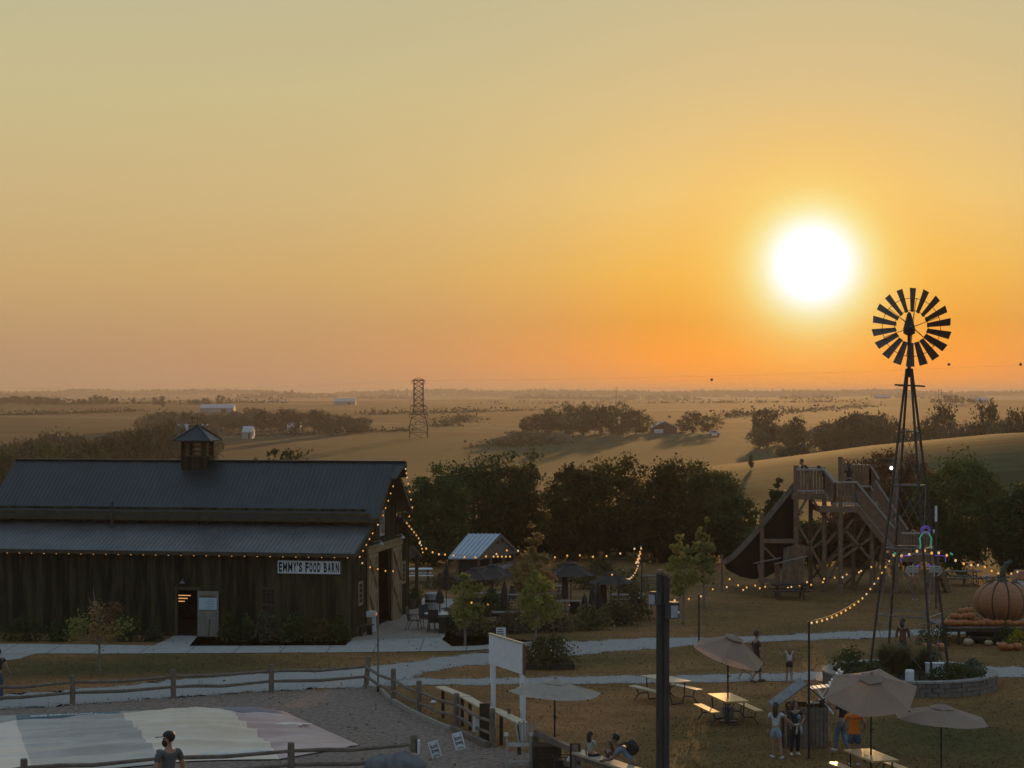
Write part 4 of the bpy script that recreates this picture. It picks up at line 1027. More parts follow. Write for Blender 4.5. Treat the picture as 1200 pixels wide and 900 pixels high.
# ================================================================ big slide
def build_slide():
    D0 = 104.0; base = Vector((at(960,0,D0).x, D0, 0)); t = thing('slide_tower', 'large timber slide tower with railed decks, stairs and a dark chute', 'slide', base)
    W = lambda x, y, d=0.0: at(x, y, D0+d)
    posts = [(933,545,0,.13),(966,585,0,.12),(985,535,-.6,.12),(1022,585,-.4,.12),(933,560,3.2,.12),(966,575,3.2,.12),(1022,575,3.2,.12),(1035,600,-.4,.11),(1000,600,1.6,.11),(950,582,1.6,.11),(1049,536,3.0,.16)]
    for x, y, d, r in posts:
        p = W(x, y, d); m = MB(); m.tube([Vector((p.x,p.y,-.2)), p], [r*1.05, r], 9); part('post', m, M_wood_slide, t)
    # braces
    br = [((933,611),(968,672),0),((966,611),(935,660),0),((945,585),(934,604),0),((952,585),(967,608),0),((967,660),(1005,632),0),((985,650),(966,690),-.3),((975,601),(985,622),-.3),((936,655),(966,632),.2),((966,640),(985,618),-.2),((1022,600),(1000,640),-.4),((1035,640),(1022,690),-.4),((940,690),(985,640),3.0),((985,690),(1030,645),2.6),
          ((990,620),(1020,655),-.5),((1000,608),(983,630),-.5),((985,655),(1024,628),-.5),((935,630),(970,690),3.0),((1000,690),(1030,640),3.0),((905,628),(935,590),2.0)]
    for a, b, d in br:
        m = MB(); m.beam(W(*a,d), W(*b,d), .07, .12); part('brace', m, M_wood_slide, t)
    # decks
    def deck(x0, x1, ytop, d0, d1, th=.32):
        m = MB(); a, b = W(x0, ytop, d0), W(x1, ytop, d0)
        m.hexa([Vector((a.x,a.y,a.z-th)), Vector((b.x,b.y,a.z-th)), Vector((b.x,D0+d1,a.z-th)), Vector((a.x,D0+d1,a.z-th)), a, Vector((b.x,b.y,a.z)), Vector((b.x,D0+d1,a.z)), Vector((a.x,D0+d1,a.z))])
        part('deck', m, M_wood_slide, t); return a.z
    z1 = deck(929, 967, 578, -.1, 3.4); z2 = deck(961, 1027, 593, -.7, 3.3)
    def rail(pts, h, pitch=.15, top=.10):
        """picket rail along pts; h height"""
        m = MB(); bal = MB()
        for a, b in zip(pts[:-1], pts[1:]):
            a, b = Vector(a), Vector(b); n = max(1, int((b-a).length/pitch))
            m.beam(a+Vector((0,0,h)), b+Vector((0,0,h)), .13, top); m.beam(a+Vector((0,0,.12)), b+Vector((0,0,.12)), .05, .09)
            for k in range(n+1):
                q = a.lerp(b, k/n); bal.box(q+Vector((0,0,h/2)), (.128,.03,h-.02))
        r = part('rail', m, mat('pale_rail', (.36,.33,.30), .8), t); part('baluster', bal, M_wood_slide, r)
    XP = lambda x, z, d: Vector((at(x,0,D0+d).x, D0+d, z))
    hr = 1.2
    rail([XP(933,z1,-.08), XP(966,z1,-.08)], hr); rail([XP(933,z1,3.3), XP(966,z1,3.3)], hr); rail([XP(933,z1,0), XP(933,z1,3.3)], hr)
    rail([XP(966,z1,-.08), XP(978,z2,-.66)], hr); rail([XP(976,z2,-.66), XP(1005,z2,-.66)], hr)
    rail([XP(986,z1+.1,3.2), XP(1020,z1+.1,3.2)], hr); rail([XP(1020,z1+.1,3.2), XP(1030,z2,3.2)], hr)
    # stairs running down to the right
    s0, s1 = XP(1004,z2,-.66), XP(1052,1.9,-.9); rail([s0, s1], hr); b0, b1 = XP(1026,z2,1.3), XP(1064,1.9,1.1); rail([b0, b1], hr)
    st = MB(); n = 16
    for k in range(n):
        a, b = s0.lerp(s1, (k+.5)/n), b0.lerp(b1, (k+.5)/n); st.beam(a, b, .28, .05)
    st.beam(s0-Vector((0,0,.1)), s1-Vector((0,0,.1)), .06, .28); st.beam(b0-Vector((0,0,.1)), b1-Vector((0,0,.1)), .06, .28)
    part('stairs', st, M_wood_slide, t)
    l0 = XP(1050,1.9,-1.0); ld = MB(); q0, q1 = at(1046,0,D0-1), at(1094,0,D0-1)
    ld.hexa([Vector((q0.x,D0-1,1.62)), Vector((q1.x,D0-1,1.62)), Vector((q1.x,D0+1.3,1.62)), Vector((q0.x,D0+1.3,1.62)), Vector((q0.x,D0-1,1.9)), Vector((q1.x,D0-1,1.9)), Vector((q1.x,D0+1.3,1.9)), Vector((q0.x,D0+1.3,1.9))])
    part('landing', ld, M_wood_slide, t); rail([XP(1056,1.9,-1.0), XP(1094,1.9,-1.0)], 1.15); rail([XP(1094,1.9,-1.0), XP(1094,1.9,1.2)], 1.15)
    for x in (1050,1072,1092):
        p = XP(x,0,-.95); m = MB(); m.tube([p-Vector((0,0,.2)), p+Vector((0,0,1.9))], .12, 8); part('post', m, M_wood_slide, t)
    f0, f1 = XP(1094,1.9,0), XP(1112,0,0); fs = MB()
    for k in range(7):
        a = f0.lerp(f1, (k+.5)/7); fs.box(a, (.3,1.1,.05))
    fs.beam(f0+Vector((0,-.5,-.1)), f1+Vector((0,-.5,-.1)), .05, .22); fs.beam(f0+Vector((0,.5,-.1)), f1+Vector((0,.5,-.1)), .05, .22); part('stairs', fs, M_wood_slide, t)
    # chute: a trough curving down to the left
    prof_ = [(931,570),(918,586),(905,602),(893,617),(881,631),(870,643),(859,654),(849,661)]
    ch = MB(); L = []; w = 1.3; d0 = .4
    for x, y in prof_: L.append(W(x, y, d0))
    th = .1
    for i in range(len(L)-1):
        a, b = L[i], L[i+1]; o = Vector((0,w,0)); dn = Vector((0,0,-th))
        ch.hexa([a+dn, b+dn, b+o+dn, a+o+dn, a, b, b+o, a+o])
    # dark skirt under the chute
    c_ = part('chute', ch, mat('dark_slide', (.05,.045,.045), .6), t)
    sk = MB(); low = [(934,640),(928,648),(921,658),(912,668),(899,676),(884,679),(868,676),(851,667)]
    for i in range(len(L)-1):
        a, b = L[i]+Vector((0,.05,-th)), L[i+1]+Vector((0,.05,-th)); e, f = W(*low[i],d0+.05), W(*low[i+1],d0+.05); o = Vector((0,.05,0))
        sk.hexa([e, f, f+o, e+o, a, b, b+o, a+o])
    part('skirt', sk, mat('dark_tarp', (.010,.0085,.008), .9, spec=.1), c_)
    for dd in (d0-.06,):
        ed = MB()
        for i in range(len(L)-1):
            a, b = Vector((L[i].x, D0+dd, L[i].z+.1)), Vector((L[i+1].x, D0+dd, L[i+1].z+.1)); ed.beam(a, b, .07, .26)
        part('edge_board', ed, M_wood_grey, c_)
    for x, y0 in ((893,600),(846,650)):
        p = W(x, y0, .2); m = MB(); m.tube([Vector((p.x,p.y,-.2)), p], .11 if x > 850 else .06, 8); part('post', m, M_wood_slide, t)
    m = MB(); m.beam(W(893,634,.1), W(932,634,.1), .1, .22); m.beam(W(894,640,.1), W(909,655,.1), .06, .1); part('beam', m, M_wood_slide, t)
    # play house under the chute
    ph = MB()
    for k in range(9):
        x = 917+k*3.0; a, b = W(x-1.0, 690, -.4), W(x+(.6 if k > 3 else 1.6)+1.2, 638+abs(k-5)*.8, -.4); ph.beam(Vector((a.x,a.y,.02)), b, .115, .04, up=(0,1,0))
    part('plank_wall', ph, M_wood_slide, t)
    sb = MB(); sb.beam(W(917,674,-.5), W(924,641,-.5), .13, .04, up=(0,1,0)); part('pale_board', sb, M_wood_grey, t)
    # sign, lamp
    m = MB(); a, b = W(984,541.5,2.6), W(1049,541.5,2.6); z = a.z
    sgt = text('sign_letters', 'SXANINE STEP', mat('sign_dark', (.04,.028,.02), .8), t, (a+b)/2+Vector((0,-.06,0)), (1,0,0), (0,0,1), (b.x-a.x)*.92, .27, bold=.03)
    for s_ in (-.17,.17): m.beam(a+Vector((0,0,s_)), b+Vector((0,0,s_)), .03, .035)
    part('sign_frame', m, M_iron, t)
    lm = MB(); lm.ball(W(1044.6,548.5,2.5), .075, 8, 6); part('lamp', lm, emit('lamp_white', (1,.97,.9), 9), t)
    lh = MB(); p = W(1044.6,548.5,2.6); lh.box(p+Vector((0,.12,0)), (.2,.12,.2)); lh.box(p+Vector((.1,.2,-.55)), (.5,.06,.07)); part('lamp_bracket', lh, M_iron, t)
    wb = MB(); a, b = W(1017,556,.6), W(1017.1,565,.6)
    for x in (1000,1004.5): wb.box(W(x,579,-.72), (.07,.02,.42))
    part('pale_slat', wb, M_wood_grey, t)
    # entry swing bench under the posts
    bt = thing('picnic_table', 'low dark picnic table under the slide deck', 'table', XP(925,0,-3.5)); m = MB(); q = XP(925,0,-3.5)
    m.box(q+Vector((0,0,.72)), (1.8,.75,.05)); part('tabletop', m, M_wood_dark, bt)
    for s_ in (-1,1):
        m = MB(); m.box(q+Vector((0,s_*.7,.43)), (1.8,.26,.045)); part('seat', m, M_wood_dark, bt); m = MB(); m.beam(q+Vector((s_*.65,-.7,0)), q+Vector((s_*.65,.3,.7)), .06,.09); m.beam(q+Vector((s_*.6,.7,0)), q+Vector((s_*.6,-.3,.7)), .06,.09); part('leg', m, M_wood_dark, bt)
    # tilted table planks left of the play house
    s = thing('timber_rack', 'leaning timber rack with two slanted boards before the slide', 'rack', XP(905,0,-2)); m = MB()
    m.beam(W(884,660,-2), W(914,654,-2.4), .5, .05); m.beam(W(907,661,-2.6), W(946,652,-2.8), .5, .05); part('board', m, M_wood_grey, s); m = MB()
    for a, b in (((889,661),(894,693)),((910,662),(910,694)),((912,662),(914,693))): 
        p, q = W(*a,-2.3), W(*b,-2.3); m.beam(Vector((q.x,q.y,0)), p, .16, .12)
    part('leg', m, M_wood_slide, s); m = MB(); m.box(W(899,680,-2.2), (.9,.5,.2)); part('shelf', m, M_wood_slide, s)
build_slide()

# ================================================================ fences
def fence(label, pts, heights, rails, rad=.085, lean=None, name='rail_fence', flat=False):
    t = thing(name, label, 'fence', pts[0]); tops = []
    for i, (p, h) in enumerate(zip(pts, heights)):
        l = Vector((lean or {}).get(i, (0,0,0))); m = MB()
        m.tube([p-Vector((0,0,.2)), p+Vector((0,0,h))+l], [rad*1.1, rad], 9); m.tube([p+Vector((0,0,h))+l, p+Vector((0,0,h+.02))+l], [rad, rad*.7], 9)
        part('post', m, M_wood_grey, t)
    for i in range(len(pts)-1):
        for z in rails:
            a, b = pts[i]+Vector((0,0,z)), pts[i+1]+Vector((0,0,z)); mid = a.lerp(b, .5)+Vector((0,0,-.035-.04*R.random())); q = a.lerp(b,.25)+Vector((0,0,R.uniform(-.03,.0)))
            m = MB()
            if flat: m.beam(a, mid, .045, .14); m.beam(mid, b, .045, .14)
            else: m.tube([a, q, mid, b], [.045,.058,.055,.045], 6)
            part('rail', m, M_wood_grey, t)
    return t
bf = [gp(x, y) for x, y in ((-38,833),(85,825.5),(203,818.5),(318,811.5),(428,806),(461,823),(491,838),(535,854),(577,876))]
fence('weathered split rail fence around the back of the play yard', bf, [.9,.93,.93,.93,1.05,1.08,1.06,1.05,1.1], (.72,.38), lean={4:(.12,0,0)})
wp = thing('wide_board', 'wide dark board standing against the rail fence near the white billboard', 'board', gp(568,869)); m = MB(); a = gp(568,869); m.beam(a, a+Vector((0,0,1.1)), .30, .06, up=(0,1,0)); part('plank', m, M_wood_dark, wp)
wp = thing('hung_placard', 'white panel hung behind the rails of the fence near the white billboard', 'panel', gp(559,862)); m = MB(); a = gp(559,866); m.beam(a+Vector((0,-.05,.22)), a+Vector((.02,-.05,.66)), .26, .02, up=(0,1,0)); m.box(a+Vector((0,.0,.1)), (.05,.03,.24)); part('panel', m, M_white, wp)
ff = [Vector((at(x,0,D).x, D, 0)) for x, D in ((-32,50.3),(28,51.0),(187,52.3),(341,53.4),(485,54.4))]
fence('darker rail fence crossing the bottom left in front of the jumping pad', ff, [.93,.93,.93,.93,.97], (.72,.36), rad=.09)
wp = thing('white_card', 'narrow white card fixed to the end post of the front rail fence', 'card', ff[4]); m = MB(); m.box(ff[4]+Vector((.13,-.02,.66)), (.06,.16,.36)); part('card', m, M_white, wp)
# edging timbers of the yard
ed = thing('edging_timber', 'pale low timber edging along the diagonal fence', 'edging', gp(440,808)); 
ep = [gp(x, y) for x, y in ((432,807.5),(446,811),(455,820),(476,833),(500,845),(528,857))]
m = MB()
for a, b in zip(ep[:-1], ep[1:]): m.beam(a+Vector((0,0,.07)), b+Vector((0,0,.07)), .10, .14)
part('timber', m, mat('edging', (.34,.31,.26), .9, (.24,.215,.18), 5), ed); m = MB(); m.beam(gp(531,858)+Vector((0,0,.09)), gp(571,877)+Vector((0,0,.09)), .16, .18); part('timber', m, M_wood_grey, ed)
# drink rail boards behind the diagonal fence
for i, (x0,y0,x1,y1,sag,lab) in enumerate([(515.5,805,546.5,817,0,'pale flat counter board on the diagonal fence, farthest of three'),(546.5,817.5,584,833,-.07,'warped pale counter board in the middle of the diagonal fence'),(584,833.5,613,848,0,'pale counter board with a cup near the white billboard')]):
    a, b = at(x0,y0,2400*9.08/(y0-HY)), at(x1,y1,2400*9.08/(y1-HY)); t = thing('counter_board', lab, 'counter', Vector((a.x,a.y,0)), group='counter boards along the fence'); m = MB()
    mid = (a+b)/2+Vector((0,0,sag)); m.beam(a, mid, .32, .045); m.beam(mid, b, .32, .045); part('plank', m, M_plank, t); m = MB()
    for q in (a.lerp(b,.12), a.lerp(b,.85)): m.box((q.x,q.y,q.z/2-.02), (.1,.1,q.z-.03))
    part('leg', m, M_wood_dark, t)
cpt = at(596.5, 838, 60.0); cpb = at(596.5,838,2400*9.1/(838-HY)); t = thing('cup', 'dark cup standing on the counter board near the white billboard', 'cup', cpb); m = MB(); m.lathe(cpb, [(.04,0),(.048,.16),(.045,.165)], 12); part('body', m, mat('cup_brown', (.12,.10,.08), .4), t); m = MB(); m.lathe(cpb+Vector((0,0,.165)), [(.05,0),(.045,.02)], 12); part('lid', m, M_black, t)
# white billboard on two posts
def billboard():
    D1, D2 = 59.0, 58.0
    a = Vector((at(578,0,61.5).x, 61.5, 0)); b = Vector((at(613,0,59.3).x, 59.3, 0)); t = thing('billboard', 'blank white board on two white posts, seen at an angle', 'sign', a)
    dr = (b-a).normalized(); zt = zy(743.5, 61.5); L = (b-a).length
    for p, h, x in ((a, zt-.45, 0), (b, zy(793,59.3), 0)):
        m = MB(); m.box(p+Vector((.0,0,h/2)), (.15,.10,h), math.atan2(dr.y,dr.x)); part('post', m, M_white, t)
        m = MB(); h2 = zt-.02; m.box(p+Vector((-.11*dr.x,-.11*dr.y-.0,(h2+h-1.0)/2)), (.08,.09,h2-h+1.0), math.atan2(dr.y,dr.x)); part('splice', m, M_white, t)
    z0, z1 = zt-.88, zt; q0, q1 = a-dr*.14, b+dr*.14; n = Vector((dr.y,-dr.x,0)); m = MB(); k = 3
    for i in range(k):
        u, v = q0.lerp(q1, i/k+.002), q0.lerp(q1, (i+1)/k-.002); c = (u+v)/2+n*.07+Vector((0,0,(z0+z1)/2)); m.box(c, ((v-u).length, .03, z1-z0), math.atan2(dr.y,dr.x))
    part('panel', m, M_white, t); m = MB(); m.beam(q0+n*.07+Vector((0,0,z1+.02)), q1+n*.07+Vector((0,0,z1+.02)), .09, .035); part('cap', m, M_plank, t)
    m = MB(); m.beam(q1+n*.03+dr*.03+Vector((0,0,z0)), q1+n*.03+dr*.03+Vector((0,0,z1)), .08, .06); part('end_board', m, mat('end_brown', (.16,.09,.05), .8), t)
billboard()
# notice on a brown post, planter box
q = gp(588,776); t = thing('notice_sign', 'small white notice of several text lines on a brown post', 'sign', q); m = MB(); m.box(q+Vector((0,0,.55)), (.14,.10,1.1)); part('post', m, M_wood_trim, t)
zc = zy(742.5, q.y); m = MB(); m.box(q+Vector((-.03,-.08,zc)), (.36,.025,.47)); part('panel', m, M_white, t); m = MB()
for k, w in enumerate((.2,.25,.27,.24,.26)): m.box(q+Vector((-.05,-.095,zc+.16-.08*k)), (w,.004,.035))
part('text_lines', m, mat('ink', (.06,.07,.08), .8), t); m = MB(); m.box(q+Vector((-.03,-.03,zc-.2)), (.05,.05,.5)); part('bracket', m, M_wood_trim, t)
q = gp(641,783); t = thing('planter_box', 'timber planter box on the lawn between the gravel paths', 'planter', q); m = MB()
for z in (.1,):
    m.box(q+Vector((0,-.45,z)), (2.0,.09,.19)); m.box(q+Vector((0,.45,z)), (2.0,.09,.19)); m.box(q+Vector((-.96,0,z)), (.09,.8,.19)); m.box(q+Vector((.96,0,z)), (.09,.8,.19))
part('wall', m, M_wood_dark, t); m = MB(); m.box(q+Vector((0,0,.08)), (1.85,.8,.16)); part('soil', m, mat('soil', (.05,.04,.03), .95), t)
shrub('bush', 'bushy flowering plant filling the lawn planter box', q+Vector((0,-.05,.14)), 1.08, .62, .85, 'bush', 610, n=3200, ls=.10, flowers=10, group='beer garden planting')
# beer garden retaining wall
m = MB(); a, b = gp(533,748), gp(655,742); q = MB()
for k in range(2): q.beam(a+Vector((0,.6,.08+.15*k)), b+Vector((0,.6,.08+.15*k)), .12, .145)
t = thing('timber_wall', 'low timber retaining wall along the beer garden hedge', 'wall', a); part('timbers', q, M_wood_dark, t)
q = gp(522,742); t = thing('corner_planter', 'dark square planter at the patio corner', 'planter', q); m = MB(); m.box(q+Vector((.1,.1,.33)), (.75,.75,.66)); m.box(q+Vector((.1,.1,.68)), (.85,.85,.05)); part('box', m, M_wood_dark, t); m = MB(); m.box(q+Vector((.55,.0,.7)), (1.0,.06,.06)); part('rail', m, M_wood_grey, t)
# fence signs lying tilted
def race_sign(lab, cx, cy, w, h, tilt, D, words):
    c = at(cx, cy, D); up = Vector((-.28*tilt,.12,1)).normalized(); rt = Vector((.93,-.3,.30)).normalized(); nr = rt.cross(up).normalized(); up = nr.cross(rt)
    t = thing('small_sign', lab, 'sign', Vector((c.x,c.y,0)), group='tilted signs in the play yard'); m = MB()
    def rect(mb, x0, x1, z0, z1, o): mb.prism([c+rt*x0+up*z0+nr*o, c+rt*x1+up*z0+nr*o, c+rt*x1+up*z1+nr*o, c+rt*x0+up*z1+nr*o], nr*.004)
    m.prism([c-rt*w-up*h, c+rt*w-up*h, c+rt*w+up*h, c-rt*w+up*h], nr*-.012); part('panel', m, M_white, t)
    m = MB(); rect(m, -w*.72, -w*.62, -h*.55, h*.75, .001); rect(m, w*.62, w*.72, -h*.6, h*.8, .001)
    for i in range(5):
        for j in range(2):
            if (i+j) % 2 == 0: rect(m, -w*.7+i*w*.28, -w*.7+(i+1)*w*.28, -h*.9+j*h*.12, -h*.78+j*h*.12, .001)
    part('border', m, mat('sign_grey', (.12,.12,.11), .8), t)
    for k, s in enumerate(words): text('lettering', s, mat('sign_olive', (.10,.085,.05), .8), t, c+up*(h*.32-h*.52*k), rt, up, w*1.15, h*.36, ext=.004, bold=.06)
    m = MB(); m.tube([Vector((c.x,c.y+.05,-.1)), c-up*h*.5+Vector((0,.05,0))], .02, 6); part('stake', m, M_steel, t)
race_sign('tilted white sign with two words, nearer the front fence end post', 509.5, 878, .15, .23, 1.6, 56.2, ('SLOW','DOWN')); race_sign('upright white sign with two words at the foot of the diagonal fence', 537.5, 868.5, .155, .245, .5, 57.5, ('SLOW','DOWN'))
# thin pole, boulders
q = gp(443,811); t = thing('lamp_pole', 'thin metal pole rising beside the corner of the fence', 'pole', q); m = MB(); m.tube([q-Vector((0,0,.1)), Vector((q.x,q.y,zy(688,q.y)))], .028, 8); part('pole', m, M_steel, t); m = MB(); m.tube([q, q+Vector((0,0,.25))], .045, 8); part('sleeve', m, M_iron, t)
for i, (x, D, rx, rz, lab) in enumerate(((445,53.4,.42,.36,'smaller pale boulder at the bottom edge by the front fence'),(474,53.2,.55,.42,'larger dark boulder at the bottom edge by the front fence'))):
    p = Vector((at(x,0,D).x, D, rz*.75)); m = MB(); m.ball(p, (rx,.45,rz), 14, 9, .18, random.Random(i+2)); solo('boulder', m, M_rock, lab, 'boulder', loc=(p.x,p.y,0), group='boulders by the front fence', smooth=True)
q = gp(508,824.5); m = MB(); m.ball(q+Vector((0,0,.05)), (.09,.06,.05), 8, 5, .3); solo('paper_scrap', m, M_white, 'crumpled white paper on the grass by the diagonal fence', 'litter', loc=tuple(q))

# ================================================================ jumping pad
def pad():
    rr = random.Random(4); nu, nv = 160, 190
    A, B, C, E = gp(-62,853), gp(338,838), gp(421,874.5), gp(-62,921); q1 = gp(345,896)
    base = (A+B+C+E)/4; base.z = 0; t = thing('jumping_pad', 'huge flat jumping pad with cream, teal and mauve bands and white lettering', 'jumping pad', base)
    def P(u, v):
        top = A.lerp(B, u); bot = E.lerp(C, u); bulge = max(0, 1-abs(u-.8)/.25); bot = bot+Vector((.0,-1.15*bulge**1.2,0))*(1 if u < .97 else .4)
        p = top.lerp(bot, v); e = min(u*1.6, (1-u)*5, v*7, (1-v)*7, 1); e = max(0, e)
        z = .05+.13*e**.6
        for k, (f, s, a) in enumerate(((17,.9,.05),(31,1.7,.030),(9,.4,.05),(53,2.3,.014))):
            z += a*e*(1-abs(math.sin(f*v+3.0*s*math.sin(2.1*u*s+k)+k*1.7+.6*math.sin(9*u+k))))*1.3
        for uu, vv, L, a in ((.28,.12,.30,.16),(.35,.42,.45,.22),(.6,.40,.7,.24),(.8,.3,.25,.18),(.55,.14,.5,.18),(.75,.62,.5,.18),(.2,.7,.4,.18),(.45,.55,.35,.16),(.3,.28,.5,.18),(.7,.22,.3,.14),(.15,.5,.3,.16),(.5,.8,.5,.18)):
            d = (v-vv-.04*math.sin((u-uu)*7)-.10*(u-uu)); z += a*e*math.exp(-(d/(.007 if d > 0 else .04))**2)*max(0, 1-((u-uu)/L)**2)
        z += .26*max(0, 1-v/.11)*min(1, u*20, (1-u)*9)
        z += .04*e*math.exp(-(((u-.33)/.07)**2+((v-.45)/.2)**2))*math.sin(60*u+25*v+4*math.sin(22*v))
        return Vector((p.x, p.y, z))
    m = MB(); bx = [.195, .495, .80]; g = []
    vs = [P(i/nu, j/nv) for j in range(nv+1) for i in range(nu+1)]
    fs = []; mi = []
    for j in range(nv):
        for i in range(nu):
            fs.append((j*(nu+1)+i, (j+1)*(nu+1)+i, (j+1)*(nu+1)+i+1, j*(nu+1)+i+1)); u = (i+.5)/nu; v = (j+.5)/nv
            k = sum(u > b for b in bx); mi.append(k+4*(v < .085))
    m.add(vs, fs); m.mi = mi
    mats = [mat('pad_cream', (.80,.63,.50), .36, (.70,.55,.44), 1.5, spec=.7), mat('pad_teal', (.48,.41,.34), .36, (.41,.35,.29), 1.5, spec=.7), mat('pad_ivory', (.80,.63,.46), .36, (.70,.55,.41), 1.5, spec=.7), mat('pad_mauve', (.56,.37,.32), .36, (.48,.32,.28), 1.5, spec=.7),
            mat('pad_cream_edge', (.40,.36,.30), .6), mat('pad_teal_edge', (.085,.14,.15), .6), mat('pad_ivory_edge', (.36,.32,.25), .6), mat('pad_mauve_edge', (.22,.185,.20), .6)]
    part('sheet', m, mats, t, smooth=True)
    ink = mat('pad_white', (.75,.75,.72), .6)
    def lab(s, u0, u1, v, hv, flip, col=ink):
        """lettering that follows the folds of the sheet"""
        o = text('lettering', s, col, None, (0,0,0), (1,0,0), (0,1,0), 1, 1, ext=0, bold=.03); o.parent = t; k = -1 if flip else 1
        for q in o.data.vertices:
            p = P((u0+u1)/2+k*q.co.x*(u1-u0), v-k*q.co.y*hv)+Vector((0,0,.02)); q.co = p-base
        o.data.update()
    lab('NO JUMPING NEAR EDGE', .235, .445, .047, .055, True); lab('SLIPPERY WHEN WET', .565, .735, .045, .052, True)
    lab('NO JUMPING NEAR EDGE', .60, .79, .955, .05, False)
    m = MB(); m.ball(P(.93,.42)+Vector((0,0,.02)), (.55,.22,.05), 12, 6, .5, rr); part('wrinkle_patch', m, mats[0], t)
pad()

# ================================================================ chairs, tables, parasols
def picnic(lab, c, rz, plank=M_plank, L=1.75, group='picnic tables on the lawn', name='picnic_table'):
    t = thing(name, lab, 'table', c, rz, group); m = MB()
    for k in range(5): m.box((0,-.3+.15*k,.745), (L,.142,.045))
    part('tabletop', m, plank, t, world=False)
    for s in (-1,1):
        m = MB()
        for k in (0,1): m.box((0,s*(.62+.14*k),.445), (L,.132,.04))
        part('seat', m, plank, t, world=False)
    for s in (-1,1):
        x = s*L*.36; m = MB(); r = .022
        m.tube([(x,-.30,.72),(x,-.27,.30),(x,-.20,.02),(x,.20,.02),(x,.27,.30),(x,.30,.72)], r, 6)
        m.tube([(x,-.27,.25),(x,-.60,.22),(x,-.74,.05),(x,-.76,.0)], r, 6); m.tube([(x,.27,.25),(x,.60,.22),(x,.74,.05),(x,.76,.0)], r, 6)
        m.tube([(x,-.62,.24),(x,-.68,.42)], r, 6); m.tube([(x,.62,.24),(x,.68,.42)], r, 6); m.tube([(x,-.28,.70),(x,.28,.70)], r, 6); m.tube([(x,0,.70),(0,0,.30)], .012, 5)
        part('leg', m, M_black, t, world=False)
    return t
def parasol(lab, base, top, rad, tilt=(0,0), drop=.52, m_=M_umb, n=6, name='parasol', group='open parasols', rot=0.0, vent=True, weight=True, cat='parasol', flip=None, z0=0):
    """base on the ground, canopy apex at height top, tilted by (about x, about y) degrees"""
    t = thing(name, lab, cat, base, 0, group); Rm = Euler((math.radians(tilt[0]), math.radians(tilt[1]), rot)).to_matrix()
    hz_ = top-drop*(.9 if tilt != (0,0) else 1.0); hinge = Vector((0,0,hz_-.05)); ap = hinge+Rm@Vector((0,0,drop+.05))
    m = MB(); m.tube([(0,0,z0+.02),(0,0,hz_)], .024, 8); m.tube([hinge, ap], .02, 8); m.tube([(0,0,1.35),(0,0,1.47)], .035, 8); m.tube([(.03,0,1.41),(.10,0,1.41)], .012, 5); part('pole', m, M_black, t, world=False)
    c = MB(); rows = 5; pts = []
    for k in range(n):
        a0, a1 = 2*math.pi*k/n, 2*math.pi*(k+1)/n
        for j in range(rows+1):
            u = j/rows; z = -drop*(u**1.15)
            for i in range(5):
                w = i/4; p = Vector((math.cos(a0),math.sin(a0),0)).lerp(Vector((math.cos(a1),math.sin(a1),0)), w)*rad*u
                zz = z-.07*u*math.sin(math.pi*w)*(1 if u < .95 else .6); pts.append(ap+Rm@Vector((p.x,p.y,zz)))
        o = k*(rows+1)*5
        for j in range(rows):
            for i in range(4): c.f.append((o+j*5+i, o+(j+1)*5+i, o+(j+1)*5+i+1, o+j*5+i+1)); c.mi.append(0)
    c.v = [tuple(p) for p in pts]; cp = part('canopy', c, m_, t, world=False, smooth=False)
    if vent:
        v = MB(); q = [ap+Rm@Vector((0,0,.06))]+[ap+Rm@Vector((math.cos(2*math.pi*k/n)*rad*.27, math.sin(2*math.pi*k/n)*rad*.27, -.06)) for k in range(n)]
        v.add(q+[p-Rm@Vector((0,0,.015)) for p in q], [(0,1+k,1+(k+1)%n) for k in range(n)]+[(n+1,n+2+(k+1)%n,n+2+k) for k in range(n)]+[(1+k,n+2+k,n+2+(k+1)%n,1+(k+1)%n) for k in range(n)]); v.ball(ap+Rm@Vector((0,0,.08)), .04, 8, 5); part('vent', v, m_, cp, world=False)
    for k in range(n):
        a = 2*math.pi*k/n; e = ap+Rm@Vector((math.cos(a)*rad*1.01, math.sin(a)*rad*1.01, -drop-.01)); r = MB(); r.tube([ap+Rm@Vector((0,0,-.03)), ap+Rm@Vector((math.cos(a)*rad*.5, math.sin(a)*rad*.5, -drop*.45-.03)), e+Vector((0,0,-.01))], .009, 5)
        r.tube([hinge+Rm@Vector((0,0,-.02)), ap+Rm@Vector((math.cos(a)*rad*.5, math.sin(a)*rad*.5, -drop*.45-.03))], .007, 4); r.ball(e, .025, 6, 4); part('rib', r, M_black, t, world=False)
    if weight:
        b = MB(); b.lathe((0,0,0), [(.26,0),(.26,.05),(.10,.09),(.04,.22)], 16); part('base', b, M_black, t, world=False)
    return t
def closed_parasol(lab, base, z0, z1, group='closed dark parasols', m_=None, r=.15):
    t = thing('closed_parasol', lab, 'parasol', base, group=group); m = MB(); m.tube([(0,0,.02),(0,0,z1+.08)], .022, 7); part('pole', m, M_black, t, world=False)
    m = MB(); m.lathe((0,0,0), [(r*.6,z0),(r*1.15,z0+.05),(r*1.0,z0+.4*(z1-z0)),(r*.75,z0+.75*(z1-z0)),(r*.5,z0+.9*(z1-z0)),(.03,z1)], 10); part('canopy', m, m_ or M_umbd, t, world=False)
    m = MB(); m.lathe((0,0,z0+.5*(z1-z0)), [(r*1.02,0),(r*1.02,.05)], 10); part('strap', m, M_black, t, world=False)
    m = MB(); m.lathe((0,0,0), [(.24,0),(.24,.06),(.05,.1)], 12); part('base', m, M_black, t, world=False); return t
P0 = lambda x, y: gp(x, y)
